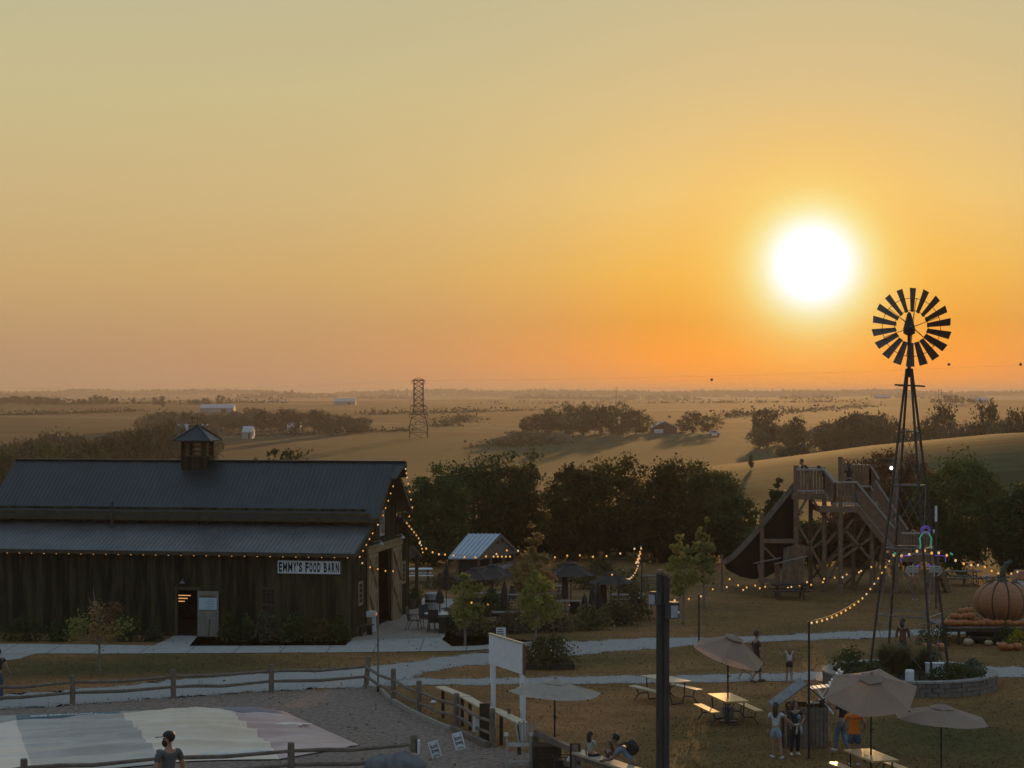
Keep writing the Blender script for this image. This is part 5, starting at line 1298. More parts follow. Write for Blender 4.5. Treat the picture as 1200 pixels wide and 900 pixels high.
picnic('pale picnic table standing behind the utility post', Vector((5.01,66.8,0)), math.radians(-61), M_plank, 1.9)
picnic('golden picnic table with a parasol pole through it', Vector((6.60,62.6,0)), math.radians(-77), M_varnish, 1.75)
picnic('golden picnic table at the bottom edge under the open parasol', Vector((9.22,52.6,0)), math.radians(-75), M_varnish, 1.75)
parasol('sharply tilted taupe parasol over the golden picnic table', Vector((6.60,62.6,0)), 2.62, 1.2, tilt=(14,14), rot=.3, group='open parasols on the lawn', drop=.62)
parasol('large taupe parasol tipped towards the camera at bottom right', Vector((9.22,52.6,0)), 2.82, 1.24, tilt=(22,-6), rot=.15, group='open parasols on the lawn', drop=.5)
parasol('level grey taupe parasol at the bottom right corner', Vector((at(1103,0,53.5).x,53.5,0)), 1.86, 1.33, tilt=(3,3), rot=.42, group='open parasols on the lawn', drop=.34)
parasol('level pale parasol beside the white slatted chair', Vector((at(650,0,54.6).x,54.6,0)), 2.36, 1.28, tilt=(2,3), rot=.2, group='open parasols on the lawn', drop=.30, m_=mat('grey_canvas', (.50,.42,.34), .85, trans=.3))
m = MB(); q = P0(853,843); m.box(q+Vector((0,0,.2)), (.34,.34,.4)); solo('parasol_weight', m, mat('bucket_grey', (.20,.20,.20), .8), 'grey weight box at the parasol pole below the golden table', 'weight', loc=tuple(q))
# tall slatted chair
M_chair = mat('chair_grey', (.42,.40,.36), .8, (.33,.31,.28), 5)
def adirondack():
    D = 54.9; c = Vector((at(611,0,D).x, D, 0)); t = thing('slatted_chair', 'tall grey white slatted garden chair beside the billboard post', 'chair', c); t.scale = (.92,.92,.9); S_ = MB()
    for k in range(5): S_.box(c+Vector((-.08,-.28+.13*k,.70)), (.60,.12,.03))
    part('seat', S_, M_chair, t)
    b = MB()
    for k in range(6):
        x = -.06+.075*k; fan = (k-2.5)*.022; b.beam(c+Vector((x,.30,.62)), c+Vector((x+fan*2.2,.50,1.30+.04*(1-abs(k-2.5)/2.5))), .062, .02, up=(0,1,0))
    part('backrest', b, M_chair, t)
    for s in (-1,1):
        a = MB(); a.box(c+Vector((-.08+s*.36,.0,1.0)), (.12,.66,.03)); part('arm', a, M_chair, t)
        for y in (-.28,.30):
            l = MB(); l.box(c+Vector((-.08+s*.34,y,.49)), (.07,.05,.98)); part('leg', l, M_chair, t)
    f = MB(); f.box(c+Vector((-.08,-.36,.26)), (.64,.22,.035)); part('footrest', f, M_chair, t)
adirondack()
# counter fence at the bottom centre
fa, fb, fc = [Vector((at(x,0,D).x, D, 0)) for x, D in ((628,55.0),(674,52.4),(745,50.0))]
t = fence('thick counter fence with a flat pale top running to the bottom centre', [fa, fb, fc], [.9,1.05,.85], (.50,), rad=.11, flat=True, name='counter_fence')
m = MB(); m.beam(fa+Vector((0,0,.93)), fb+Vector((0,0,.90)), .14, .16); part('top_rail', m, M_wood_grey, t); m = MB(); m.beam(fb+Vector((.05,.1,.86)), fc+Vector((.05,.1,.80)), .42, .06); part('counter_top', m, M_plank, t)
m = MB(); m.beam(fb+Vector((.05,-.12,.76)), fc+Vector((.05,-.12,.70)), .05, .16); part('front_board', m, M_wood_grey, t); m = MB(); m.box(fb+Vector((0,-.02,.55)), (.28,.10,1.1)); part('end_panel', m, M_wood_dark, t)
q = Vector((at(641,0,54.0).x, 54.0, 0)); t = thing('wicker_bin', 'dark woven basket bin behind the counter fence', 'basket', q); m = MB()
for k in range(7):
    for i in range(9): m.box(q+Vector((-.34+.085*i,-.28,.08+.1*k)), (.07,.03,.085))
m.box(q+Vector((0,.02,.38)), (.74,.55,.74)); part('body', m, M_wood_dark, t); m = MB(); m.box(q+Vector((0,.02,.77)), (.8,.62,.04)); part('rim', m, M_wood_dark, t)
q = Vector((at(660,0,53.2).x, 53.2, 0)); t = thing('wire_crate', 'black wire crate beside the woven basket bin', 'crate', q); m = MB()
for i in range(6):
    m.tube([q+Vector((-.24+.096*i,-.2,0)), q+Vector((-.24+.096*i,-.2,.62))], .012, 5)
for z in (.03,.32,.62): m.tube([q+Vector((-.26,-.2,z)), q+Vector((.26,-.2,z)), q+Vector((.26,.2,z)), q+Vector((-.26,.2,z)), q+Vector((-.26,-.2,z))], .014, 5)
part('frame', m, M_black, t); m = MB(); m.box(q+Vector((0,.05,.28)), (.44,.3,.5)); part('liner', m, M_black, t)
q = Vector((at(666.5,0,52.9).x, 52.9, .42)); t = thing('bottle', 'small white bottle by the black wire crate', 'bottle', q); m = MB(); m.lathe(q, [(.04,0),(.045,.02),(.045,.17),(.02,.22)], 10); part('body', m, M_white, t); m = MB(); m.lathe(q+Vector((0,0,.22)), [(.022,0),(.022,.03)], 8); part('cap', m, M_white, t)
M_pole = mat('pole_wood', (.062,.060,.058), .9, (.030,.029,.028), 7, .4, stretch=(1,1,.15))
# utility post with yard lights
def post():
    D = 47.5; c = Vector((at(777,0,D).x, D, 0)); t = thing('utility_post', 'thick dark weathered double post with two yard lights at its top', 'post', c); zt = zy(676, D); m = MB()
    m.tube([c+Vector((-.075,0,-.2)), c+Vector((-.075,0,zt+.06))], [.092,.082], 12); part('post', m, M_pole, t); m = MB(); m.box(c+Vector((.075,0,zt/2)), (.13,.16,zt)); part('post', m, M_pole, t)
    m = MB(); m.lathe(c+Vector((-.06,.05,zt+.05)), [(.10,0),(.11,.05),(.05,.12)], 10); m.ball(c+Vector((.06,.05,zt+.05)), (.10,.1,.07), 10, 6); part('cap', m, M_wood_slide, t)
    for x, y, s, rz in ((787,716,1,.5),(768,702,-1,-.6)):
        q = at(x, y, D-.1); m = MB(); k = 1 if s > 0 else .8; m.box(q, (.24*k,.30*k,.34*k), rz); m.box(q+Vector((.03*s,-.02,.19*k)), (.2*k,.26*k,.05), rz)
        f = part('floodlight', m, mat('lamp_grey', (.07,.075,.08), .5), t); g = MB(); e = Vector((math.sin(rz)*.155*k, -math.cos(rz)*.155*k, 0)); g.box(q+e+Vector((-.02,0,-.0)), (.19*k,.012,.28*k), rz); part('lens', g, mat('lamp_lens', (.42,.46,.50), .25, spec=.7), f)
        g = MB(); g.ball(q+e*1.08+Vector((.07,0,-.02)), .03, 8, 5); part('sensor', g, M_white, f)
        b = MB(); b.beam(q+Vector((-.06*s,.1,0)), c+Vector((.09*s,-.05,q.z)), .06, .10); part('bracket', b, M_iron, t)
post()
# small shed with slanted plank roof
def well():
    D = 58.6; c = Vector((at(945,0,D).x, D, 0)); t = thing('plank_hut', 'small dark plank hut with a slanted grey board roof', 'hut', c); h = 1.15
    X = lambda x, y, z: c+Vector((x,y,z)); m = MB(); hx, hy = .52, .55
    for k in range(9):
        x = -hx+hx*2*(k+.5)/9; m.box(X(x,-hy,h/2), (.105,.035,h-.04*R.random())); m.box(X(x,hy,h/2), (.105,.035,h))
    for k in range(9):
        y = -hy+hy*2*(k+.5)/9; m.box(X(-hx,y,h/2), (.035,.11,h)); m.box(X(hx,y,h/2), (.035,.11,h))
    part('plank_wall', m, M_wood_grey, t); rf = MB()
    for k in range(4):
        z0, z1 = 1.12+.17*k, 1.29+.17*k; x0, x1 = -1.0+.23*k, -.77+.23*k
        rf.hexa([X(x0,-.62,z0-.02), X(x1,-.62,z1-.02), X(x1,.70,z1-.02), X(x0,.70,z0-.02), X(x0,-.62,z0+.02), X(x1,-.62,z1+.02), X(x1,.70,z1+.02), X(x0,.70,z0+.02)])
    part('roof', rf, mat('roof_boards', (.25,.26,.27), .85, (.11,.11,.115), 3, .3, stretch=(.4,.4,4)), t)
    rf = MB()
    rf.hexa([X(-.08,-.62,1.76), X(.62,-.62,1.12), X(.62,.70,1.12), X(-.08,.70,1.76), X(-.08,-.62,1.80), X(.62,-.62,1.16), X(.62,.70,1.16), X(-.08,.70,1.80)]); part('roof', rf, M_wood_dark, t)
    m = MB(); m.beam(X(-.1,-.60,1.25), X(.42,-.60,1.33), .06, .08); m.beam(X(-.75,-.6,1.05), X(-.75,-.6,.02), .08, .06); m.beam(X(-.6,-.6,.02), X(-.6,-.6,1.2), .05, .05); part('frame', m, M_wood_dark, t)
    m = MB(); m.box(X(.1,-.62,1.30), (.34,.03,.06)); part('sill', m, M_plank, t)
well()
def lawn_chair():
    D = 64.5; c = Vector((at(962,0,D).x, D, 0)); t = thing('lounge_chair', 'white slatted lounge chair behind the plank hut', 'chair', c); z = .78
    m = MB()
    for k in range(5): m.box(c+Vector((-.34+.14*k,0,z+.015*k)), (.11,.62,.025))
    part('seat', m, M_white, t); m = MB()
    for k in range(5): m.box(c+Vector((.30+.075*k,0,z+.12+.10*k)), (.03,.62,.07))
    for s in (-.3,.3): m.beam(c+Vector((.26,s,z)), c+Vector((.66,s,z+.58)), .04, .04)
    part('backrest', m, M_white, t)
    for s in (-.3,.3):
        m = MB(); m.beam(c+Vector((-.25,s,0)), c+Vector((.35,s,z+.1)), .05, .05); m.beam(c+Vector((.35,s,0)), c+Vector((-.15,s,z)), .05, .05); part('leg', m, M_white, t)
lawn_chair()
# light pole with the string to the windmill
q = P0(948,847); q = Vector((at(948,0,58.5).x,58.5,0)); t = thing('string_pole', 'thin black pole holding a light string in front of the plank hut', 'pole', Vector((at(948,0,56.2).x,56.2,0))); q = t.location.copy(); m = MB(); zt = zy(728,56.2); m.tube([q-Vector((0,0,.1)), Vector((q.x,q.y,zt))], .03, 8); part('pole', m, M_black, t); m = MB(); m.tube([Vector((q.x,q.y,zt)), Vector((q.x+.1,q.y,zt+.02))], .012, 5); part('hook', m, M_steel, t)
pole_top = Vector((q.x,q.y,zt))
string_lights('long string of bulbs climbing from the black pole to the windmill', [pole_top, at(1013,697,66), at(1044,652,69.3)], [12,7], sag=[.16,.05], r=.03, group='strings on the lawn', cord_r=.014)
string_lights('string of bulbs from the windmill to the trees on the right', [at(1043,647,69.6), at(1079,641,70), at(1104,645,75), at(1150,660,92), at(1196,667,98), at(1240,662,100)], [4,3,5,6,3], sag=[.15,.1,.2,.3,.2], r=.045, group='strings on the lawn')
string_lights('string of bulbs drooping from the slide stairs to the left post', [at(1043,647,100), at(985,672,101), at(930,684,102), at(890,682,102), at(850,672,102)], [4,4,3,4], sag=[.3,.2,.3,.4], r=.042, group='strings at the slide')
string_lights('lower string of bulbs along the grass before the slide', [at(1020,662,99), at(955,676,100), at(900,685,101), at(842,683,101), at(800,700,98)], [3,3,3,3], sag=.25, r=.042, group='strings at the slide')

# ================================================================ patio and beer garden
def patio_chair(lab, p, rz):
    t = thing('patio_chair', lab, 'chair', p, rz, 'dark patio chairs'); m = MB(); m.box((0,0,.44), (.48,.46,.03)); part('seat', m, M_black, t, world=False)
    m = MB(); m.hexa([(-.23,.20,.46),(.23,.20,.46),(.23,.22,.46),(-.23,.22,.46),(-.22,.33,1.0),(.22,.33,1.0),(.22,.35,1.0),(-.22,.35,1.0)]); part('backrest', m, M_black, t, world=False)
    for s in (-1,1):
        m = MB(); m.tube([(s*.25,-.28,0),(s*.25,-.20,.44),(s*.25,-.18,.64),(s*.25,.25,.66)], .014, 6); m.tube([(s*.25,.34,0),(s*.25,.16,.44)], .014, 6); part('leg', m, M_black, t, world=False)
pt = P0(514,739)
for dx, dy, rz, lab in ((-1.05,.05,1.35,'dark patio chair standing apart at the left of the round table'),(-.55,.75,.5,'dark patio chair behind the left of the round table'),(-.15,-.72,3.0,'dark patio chair with its back to the camera at the round table'),(.75,.35,-1.0,'dark patio chair at the right of the round table')):
    patio_chair(lab, pt+Vector((dx,dy,0)), rz)
t = thing('round_table', 'round pale topped patio table by the barn', 'table', pt, group='patio furniture'); m = MB(); m.lathe((0,0,.71), [(.60,0),(.62,.02),(.60,.04)], 28); part('tabletop', m, M_offwhite, t, world=False)
for k in range(4):
    a = k*math.pi/2+.4; m = MB(); m.tube([(.45*math.cos(a),.45*math.sin(a),0),(.38*math.cos(a),.38*math.sin(a),.70)], .02, 6); part('leg', m, M_black, t, world=False)
closed_parasol('closed dark parasol through the round patio table', pt+Vector((.05,.05,0)), 1.15, 1.72, r=.17)
closed_parasol('closed dark parasol behind the round patio table', P0(523,714), .9, 2.15)
for x, y, z0, z1, lab in ((591,728,.6,1.72,'closed dark parasol between the two young trees'),(685,733,.5,1.35,'closed dark parasol, leftmost of the row before the open parasol'),(694,731,.6,1.68,'closed dark parasol, second of the row before the open parasol'),(701,729,.6,1.70,'closed dark parasol, third of the row before the open parasol'),(707,727,.7,2.05,'tall closed dark parasol, last of the row before the open parasol'),(662,717,.6,1.95,'closed dark parasol under the pointed parasol')):
    closed_parasol(lab, P0(x,y), z0, z1)
parasol('open dark parasol with a pointed cap in the beer garden', P0(669,716), 2.25, 1.12, m_=M_umbd, n=8, group='dark beer garden parasols', drop=.55)
parasol('open dark parasol wrapped with string lights in the beer garden', P0(716,727), 2.12, 1.0, m_=M_umbd, n=8, group='dark beer garden parasols', drop=.42)
parasol('low dark parasol with pale edges before the pavilion', P0(577,700), 1.62, 1.15, m_=M_umbd, n=6, group='dark beer garden parasols', drop=.5)
parasol('low dark parasol behind the green young tree', P0(556,704), 1.6, 1.05, m_=M_umbd, n=6, group='dark beer garden parasols', drop=.5)
Mg = mat('garden_table', (.11,.095,.08), .7)
for x, y, rz, lab in ((488,683,.1,'pale picnic table on the grass beyond the patio'),(612,716,0,'garden table left of the yellow green tree'),(570,714,.2,'garden table before the low parasols'),(640,705,.1,'garden table left of the pointed parasol'),(668,724,.1,'garden table below the pointed parasol'),(703,727,.0,'garden table before the row of closed parasols'),(735,716,.1,'garden table right of the closed parasols'),(600,738,.1,'garden table close to the hedge'),(770,692,.2,'garden table at the right end of the beer garden')):
    picnic(lab, P0(x,y), rz, Mg if x != 488 else M_white, 1.7, 'beer garden tables', 'garden_table')
for x, y, rz, lab in ((585,716,1.0,'dark garden chair left of the closed parasol'),(598,712,-.6,'dark garden chair right of the closed parasol'),(648,727,.3,'dark garden chair near the yellow green tree'),(676,731,2.8,'dark garden chair by the hedge'),(560,720,.8,'dark garden chair below the green young tree'),(617,705,2.0,'dark garden chair behind the yellow green tree')):
    patio_chair(lab, P0(x,y), rz)
# strings over the garden on poles
def spole(lab, x, y, ytop):
    q = P0(x,y); t = thing('string_pole', lab, 'pole', q, group='poles of the garden strings'); m = MB(); m.tube([q-Vector((0,0,.1)), Vector((q.x,q.y,zy(ytop,q.y)))], .04, 7); part('pole', m, M_iron, t); m = MB(); m.tube([q, q+Vector((0,0,.3))], .06, 7); part('sleeve', m, M_iron, t); return Vector((q.x,q.y,zy(ytop,q.y)))
w1 = spole('dark pole at the right end of the beer garden strings', 752, 712, 638); w2 = spole('dark pole among the closed parasols', 725, 732, 676); w3 = spole('thin pole on the lawn right of the yard light post', 819, 760, 696)
string_lights('high string of bulbs from the barn across the beer garden', [bp_(-.3,BW+.2,3.4), at(525,648,100), at(600,641,104), at(672,648,103), w1], [5,6,5,5], sag=[.25,.3,.3,.3], r=.042, group='strings over the beer garden')
string_lights('low string of bulbs across the beer garden hedge', [at(543,703,92), at(600,706,93), at(660,707,94), at(725,708,94), at(800,700,94)], [3,3,4,4], sag=.1, r=.045, group='strings over the beer garden')
string_lights('dense string wound from the pole to the open dark parasol', [w1, at(745,668,96), at(733,677,93), at(716,671,90.4)], [7,6,7], sag=[.2,.15,.1], r=.035, drop=.05, group='strings over the beer garden', pale=.6)
string_lights('short looped string hanging from the tall garden pole', [w1, at(745,659,100), at(749,652,100), at(752,637,100)], [5,6,5], sag=.05, r=.035, drop=.05, group='strings over the beer garden', pale=.6)
# pavilion
def pavilion():
    D = 108.0; t = thing('pavilion', 'small open wooden stage pavilion with a pale metal roof', 'pavilion', Vector((at(570,0,D).x,D,0)))
    W = lambda x, y, d=0: at(x, y, D+d); X = lambda x, d, z: Vector((at(x,0,D).x, D+d, z))
    ze, zr = zy(653,D), zy(628.5,D); xl, xr = at(526,0,D).x, at(560,0,D).x; xrl, xrr = at(549,0,D).x, at(586,0,D).x; xe = at(606,0,D).x
    def sl(m, a, b, c, d, th=.06): m.hexa([Vector(p)-Vector((0,0,th)) for p in (a,b,c,d)]+[Vector(p) for p in (a,b,c,d)])
    V = lambda x, y, z: Vector((x,y,z)); r = MB(); yb = D+1.9
    sl(r, V(xl,D-.6,ze), V(xr,D-.6,ze), V(xrr,yb,zr), V(xrl,yb,zr)); 
    for k in range(8):
        u = k/7; r.beam(V(lerp(xl,xr,u),D-.6,ze+.02), V(lerp(xrl,xrr,u),yb,zr+.02), .05, .04)
    part('roof', r, M_roof_pav, t); r = MB(); dx = xe-xrr; sl(r, V(xrr,yb,zr), V(xrl,yb,zr), V(xrl+dx,D+4.4,ze), V(xe,D+4.4,ze)); part('roof', r, M_roof_pav, t)
    # right gable, drawn along the slanting roof ends
    g = MB(); zc = zy(651,D); p0, p1, pk = V(xr,D-.45,ze-.04), V(xe,D+4.2,ze-.04), V(xrr,yb,zr-.12); o = V(-.08,.0,0)
    q0, q1 = p0.lerp(pk,.62), p1.lerp(pk,.62)
    g.hexa([p0, p1, p1+o, p0+o, q0, q1, q1+o, q0+o]); g.beam(q0.lerp(q1,.5)+V(0,0,.0), pk, .1, .1); part('gable', g, M_wood_grey, t)
    g = MB(); g.beam(p0+V(.03,0,.02), pk+V(.03,0,.02), .06, .16); g.beam(p1+V(.03,0,.02), pk+V(.03,0,.02), .06, .16); part('rake_board', g, M_wood_grey, t); g = MB(); g.beam(p0, p1, .16, .12); part('header', g, M_wood_grey, t)
    for u in (.05,.35,.68,.96):
        q = p0.lerp(p1,u); m = MB(); m.box(V(q.x-.05,q.y,q.z/2), (.14,.14,q.z)); part('post', m, M_wood_slide, t)
    q = V(xl+.5,D-.4,0); m = MB(); m.box(V(xl+.45,D-.3,ze/2), (.14,.14,ze)); part('post', m, M_wood_slide, t)
    m = MB(); m.hexa([V(xl+.4,D-.3,0), V(xr-.05,D-.3,0), V(xr-.05,D-.2,0), V(xl+.4,D-.2,0), V(xl+.4,D-.3,ze-.05), V(xr-.05,D-.3,ze-.05), V(xr-.05,D-.2,ze-.05), V(xl+.4,D-.2,ze-.05)]); part('side_wall', m, M_wood_dark, t)
    m = MB(); b0, b1 = p0.lerp(p1,.0), p0.lerp(p1,1.0); m.hexa([V(b0.x,b0.y,0), V(b1.x,b1.y,0), V(b1.x-.1,b1.y,0), V(b0.x-.1,b0.y,0), V(b0.x,b0.y,.95), V(b1.x,b1.y,.95), V(b1.x-.1,b1.y,.95), V(b0.x-.1,b0.y,.95)]); part('front_wall', m, M_wood_slide, t)
    m = MB(); m.hexa([V(xl+.45,D+3.6,0), V(xe-.2,D+4.0,0), V(xe-.2,D+4.1,0), V(xl+.45,D+3.7,0), V(xl+.45,D+3.6,ze-.1), V(xe-.2,D+4.0,ze-.1), V(xe-.2,D+4.1,ze-.1), V(xl+.45,D+3.7,ze-.1)]); part('back_wall', m, M_wood_dark, t)
    rt = (b1-b0); rt.z = 0; c = p0.lerp(p1,.66); ink = mat('sign_chalk', (.42,.40,.40), .8)
    for s, z, h, w in (('PUMPKIN',.72,.26,1.9),('SHOW',.34,.30,1.3)): text('lettering', s, ink, t, V(c.x+.02,c.y-.02,z), rt, (0,0,1), w, h, ext=.03, bold=.04)
pavilion()
string_lights('short string of bulbs under the gable of the pavilion', [at(576,651,107), at(600,651,109)], 5, r=.045, group='strings over the beer garden')
# things at the barn gable
q = bp_(-1.3, 9.9, 0); t = thing('grey_bin', 'grey lidded bin with a dark band beside the barn doors', 'bin', q); m = MB(); m.lathe(q, [(.30,0),(.36,.10),(.36,.80),(.34,.85)], 16); part('body', m, mat('bin_grey', (.36,.37,.38), .6), t); m = MB(); m.lathe(q+Vector((0,0,.60)), [(.37,0),(.37,.12)], 16); part('band', m, M_black, t); m = MB(); m.lathe(q+Vector((0,0,.85)), [(.38,0),(.38,.14),(.20,.18)], 16); part('lid', m, mat('bin_grey', (.36,.37,.38), .6), t)
q = gp(437,741); q = Vector((q.x,q.y,0)); t = thing('white_mailbox', 'white box on a white post beside the barn corner', 'box', q); m = MB(); m.box(q+Vector((0.05,0,.33)), (.16,.12,.66)); part('post', m, M_white, t); m = MB(); m.box(q+Vector((-.12,0,.78)), (.50,.30,.24)); part('box', m, M_white, t); m = MB(); m.box(q+Vector((.15,-.02,.78)), (.05,.2,.1)); part('glowing_flag', m, emit('red_glow', (1,.25,.08), .5), t)  # flag emits red light of its own, though it is no lamp
q = gp(427,746); t = thing('small_bench', 'low dark bench against the barn gable', 'bench', q); m = MB(); m.box(q+Vector((0,.2,.44)), (.85,.3,.05), .9); part('seat', m, M_wood_dark, t)
for s in (-.3,.3):
    m = MB(); m.box(q+Vector((s*.62,.2+s*.78,.21)), (.06,.26,.42), .9); part('leg', m, M_wood_dark, t)
for x, y, h, lab in ((415,746,.45,'terracotta pot with a plant at the barn corner'),(482,714,.5,'dark pot with flowers beyond the grey bin'),(488,712,.4,'smaller dark pot beyond the grey bin')):
    q = gp(x,y); t = thing('plant_pot', lab, 'pot', q, group='pots by the barn'); m = MB(); m.lathe(q, [(.18,0),(.25,h*.85),(.27,h*.86),(.27,h),(.2,h-.03)], 14); part('pot', m, mat('pot_brown', (.13,.085,.06), .8), t); m = MB(); rr = random.Random(int(x)); pts = [q+Vector((rr.gauss(0,.17),rr.gauss(0,.17),h+.25+rr.gauss(0,.16))) for _ in range(260)]; m.cards(pts, .09, rr); m.rnd = [rr.random() for _ in pts]; part('leaves', m, LM['dark'], t)

# ================================================================ pumpkins and wagon
M_pump = mat('pumpkin_skin', (.42,.13,.022), .5, (.30,.085,.015), 3); M_pump2 = mat('pale_pumpkin_skin', (.40,.30,.17), .6, (.30,.22,.12), 3); M_stem = mat('pumpkin_stem', (.09,.10,.05), .8)
def ribbed(r, h, lobes, nseg=40, rows=10, dip=.10):
    m = MB()
    for i in range(rows+1):
        th = math.pi*i/rows; s = math.sin(th)
        for k in range(nseg):
            a = 2*math.pi*k/nseg; f = 1-dip*(1-abs(math.cos(a*lobes/2))**.5*1.0)*s
            m.v.append((r*s*f*math.cos(a), r*s*f*math.sin(a), h/2+h/2*math.cos(th)*(1-.12*math.exp(-(s/.35)**2)*(1 if th < 1.6 else 0))))
    for i in range(rows):
        for k in range(nseg): m.f.append((i*nseg+k, (i+1)*nseg+k, (i+1)*nseg+(k+1)%nseg, i*nseg+(k+1)%nseg)); m.mi.append(0)
    return m
pm1 = ribbed(.165,.27,9,27,8).mesh('pumpkin', M_pump); pm2 = ribbed(.165,.27,9,27,8).mesh('pumpkin', M_pump2); st = MB(); st.tube([(0,0,.24),(.01,0,.30),(.04,0,.34)], [.03,.02,.022], 6); sm = st.mesh('stem', M_stem)
for me in (pm1,pm2): me.polygons.foreach_set('use_smooth', [True]*len(me.polygons))
def pumpkin(lab, p, s, pale=False, group='pumpkins'):
    t = thing('pumpkin', lab, 'pumpkin', p, R.random()*6, group); t.scale = (s, s, s*R.uniform(.85,1.05))
    for n, me in (('skin', pm2 if pale else pm1), ('stem', sm)):
        o = bpy.data.objects.new(n, me); COL.objects.link(o); o.parent = t
DW = 83.0; wz = .72
def wagon():
    t = thing('hay_wagon', 'flat grey timber wagon deck loaded with pumpkins', 'wagon', Vector((at(1150,0,DW).x,DW,0))); x0, x1 = at(1098,0,DW).x, at(1240,0,DW).x; m = MB(); n = 9
    for k in range(n): m.box(((x0+x1)/2, DW-1.0+2.9*(k+.5)/n, wz-.03), (x1-x0, 2.9/n-.015, .055))
    part('deck', m, M_wood_grey, t); m = MB()
    for y in (-.95,.4,1.8): m.box(((x0+x1)/2, DW+y, wz-.13), (x1-x0-.1,.09,.14))
    m.beam((x0+1.0,DW-1.02,.30), (x1,DW-1.02,.22), .06, .08); part('frame', m, M_wood_dark, t)
    for x in (1118,1160,1200):
        m = MB(); X = at(x,0,DW).x
        for y in (-.9,1.7): m.box((X,DW+y,.32), (.1,.1,.64))
        part('leg', m, M_wood_dark, t)
    m = MB(); m.box(((x0+x1)/2+.4,DW+.3,.34), (x1-x0-2.0,1.6,.56)); part('under_deck_box', m, M_void, t)  # near-black box filling the space below the deck
wagon()
gpz = Vector((at(1176,0,DW+.4).x, DW+.55, wz))
t = thing('giant_pumpkin', 'giant ribbed display pumpkin with a curved dark stem on the wagon', 'pumpkin', gpz); m = ribbed(1.2,1.75,10,120,16,.13); part('shell', m, mat('giant_shell', (.36,.155,.065), .65, (.25,.10,.045), 2.5, .1, stretch=(1,1,6)), t, world=False, smooth=True)
rb = MB()
for k in range(10):
    a = 2*math.pi*(k+.5)/10; G = lambda u: 1.2*math.sin(math.pi*u)*(1-.13*math.sin(math.pi*u))+.012
    rb.tube([(G(u)*math.cos(a), G(u)*math.sin(a), .875+.875*math.cos(math.pi*u)) for u in [i/16 for i in range(2,16)]], .036, 6)
part('rib', rb, mat('groove_dark', (.06,.035,.022), .8), t, world=False)  # dark tubes laid in the grooves between the lobes
m = MB(); m.tube([(0,0,1.60),(.0,0,1.85),(.02,-.05,2.15),(.14,-.05,2.4),(.36,-.05,2.5)], [.26,.13,.11,.10,.085], 10); part('stem', m, mat('giant_stem', (.05,.07,.045), .8), t, world=False)
n = 0
for row, (xs, y, z, lab) in enumerate([(np.arange(1101,1200,6.3),-.75,wz,'orange pumpkin in the front row along the wagon edge'),(np.arange(1106,1146,6.6),-.2,wz,'orange pumpkin in the second row at the left end of the wagon'),(np.arange(1110,1140,7),.35,wz,'orange pumpkin in the third row at the left end of the wagon'),(np.arange(1116,1138,6.5),-.45,wz+.24,'orange pumpkin on top of the heap at the left end of the wagon')]):
    for x in xs:
        if row == 0: l = lab
        p = Vector((at(x+R.uniform(-1,1),0,DW).x, DW+y+R.uniform(-.1,.1), z)); pumpkin(lab, p, R.uniform(.85,1.15), R.random() < .06 and row > 0, 'heaped pumpkins: '+('front row' if row==0 else 'second row' if row==1 else 'third row' if row==2 else 'top of heap'))
for x, lab in ((1127,'orange pumpkin on the very top of the heap, left one'),(1135,'larger orange pumpkin on the very top of the heap, right one')): pumpkin(lab, Vector((at(x,0,DW).x,DW-.1,wz+.40)), 1.05 if x<1130 else 1.3, group='pumpkins on the very top')
for x, lab, s, pl in ((1083,'leftmost orange pumpkin on the ground beside the pale mums',1.1,0),(1091,'middle orange pumpkin on the ground beside the pale mums',1.05,0),(1100,'right orange pumpkin on the ground beside the pale mums',1.35,0),(1173,'orange pumpkin on the ground left of the yellow mums',1.25,0),(1181,'tall orange pumpkin on the ground in front of the yellow mums',1.15,0),(1190,'broad orange pumpkin on the ground below the yellow mums',1.2,0),(1142,'pale gourd on the ground under the wagon',1.3,1),(1166,'pale pumpkin on the ground under the wagon edge',1.05,1),(1178,'small pale pumpkin under the wagon edge',.7,1)):
    pumpkin(lab, Vector((at(x,0,80.5).x, 80.2 if not pl else 81.6, 0)), s, bool(pl), 'pumpkins on the ground')
for x, y, r, h, kd, lab in ((1086,749,.55,.65,'reed','pale yellowish mum clump left of the wagon'),(1105,747,.4,.7,'dark','dark mum clump at the left end of the wagon'),(1178,748,.45,.75,'dark','dark mum clump beside the yellow mums')):
    shrub('mum_plant', lab, Vector((at(x,0,81.8).x,81.8,0)), r, .4, h, kd, 700+x, n=600, ls=.08, cat='flowers', group='mums by the wagon')
LM['mum'] = leafmat('mum_yellow', (.42,.33,.02), (.25,.24,.02), .3)
shrub('mum_plant', 'bright yellow mum clump under the wagon edge', Vector((at(1193,0,80.9).x,80.9,0.1)), .5, .4, .6, 'mum', 733, n=800, ls=.07, cat='flowers', group='mums by the wagon')
picnic('weathered grey picnic table under the dark trees at right', P0(1125,686), .05, M_wood_grey, 2.2, 'tables under the trees')
fr_ = [P0(x,y) for x, y in ((1088,688),(1130,687),(1170,686),(1250,685))]
fence('low far rail fence behind the giant pumpkin', fr_, [.55]*4, (.45,), rad=.07, name='far_rail_fence')
q = P0(1156,686); m = MB(); m.box(q+Vector((0,-.15,.45)), (.22,.03,.24)); t = thing('small_notice', 'small white notice on the far rail fence', 'sign', q); part('panel', m, M_white, t); m = MB(); m.box(q+Vector((0,-.17,.45)), (.10,.006,.12)); part('mark', m, mat('ink', (.06,.07,.08), .8), t)
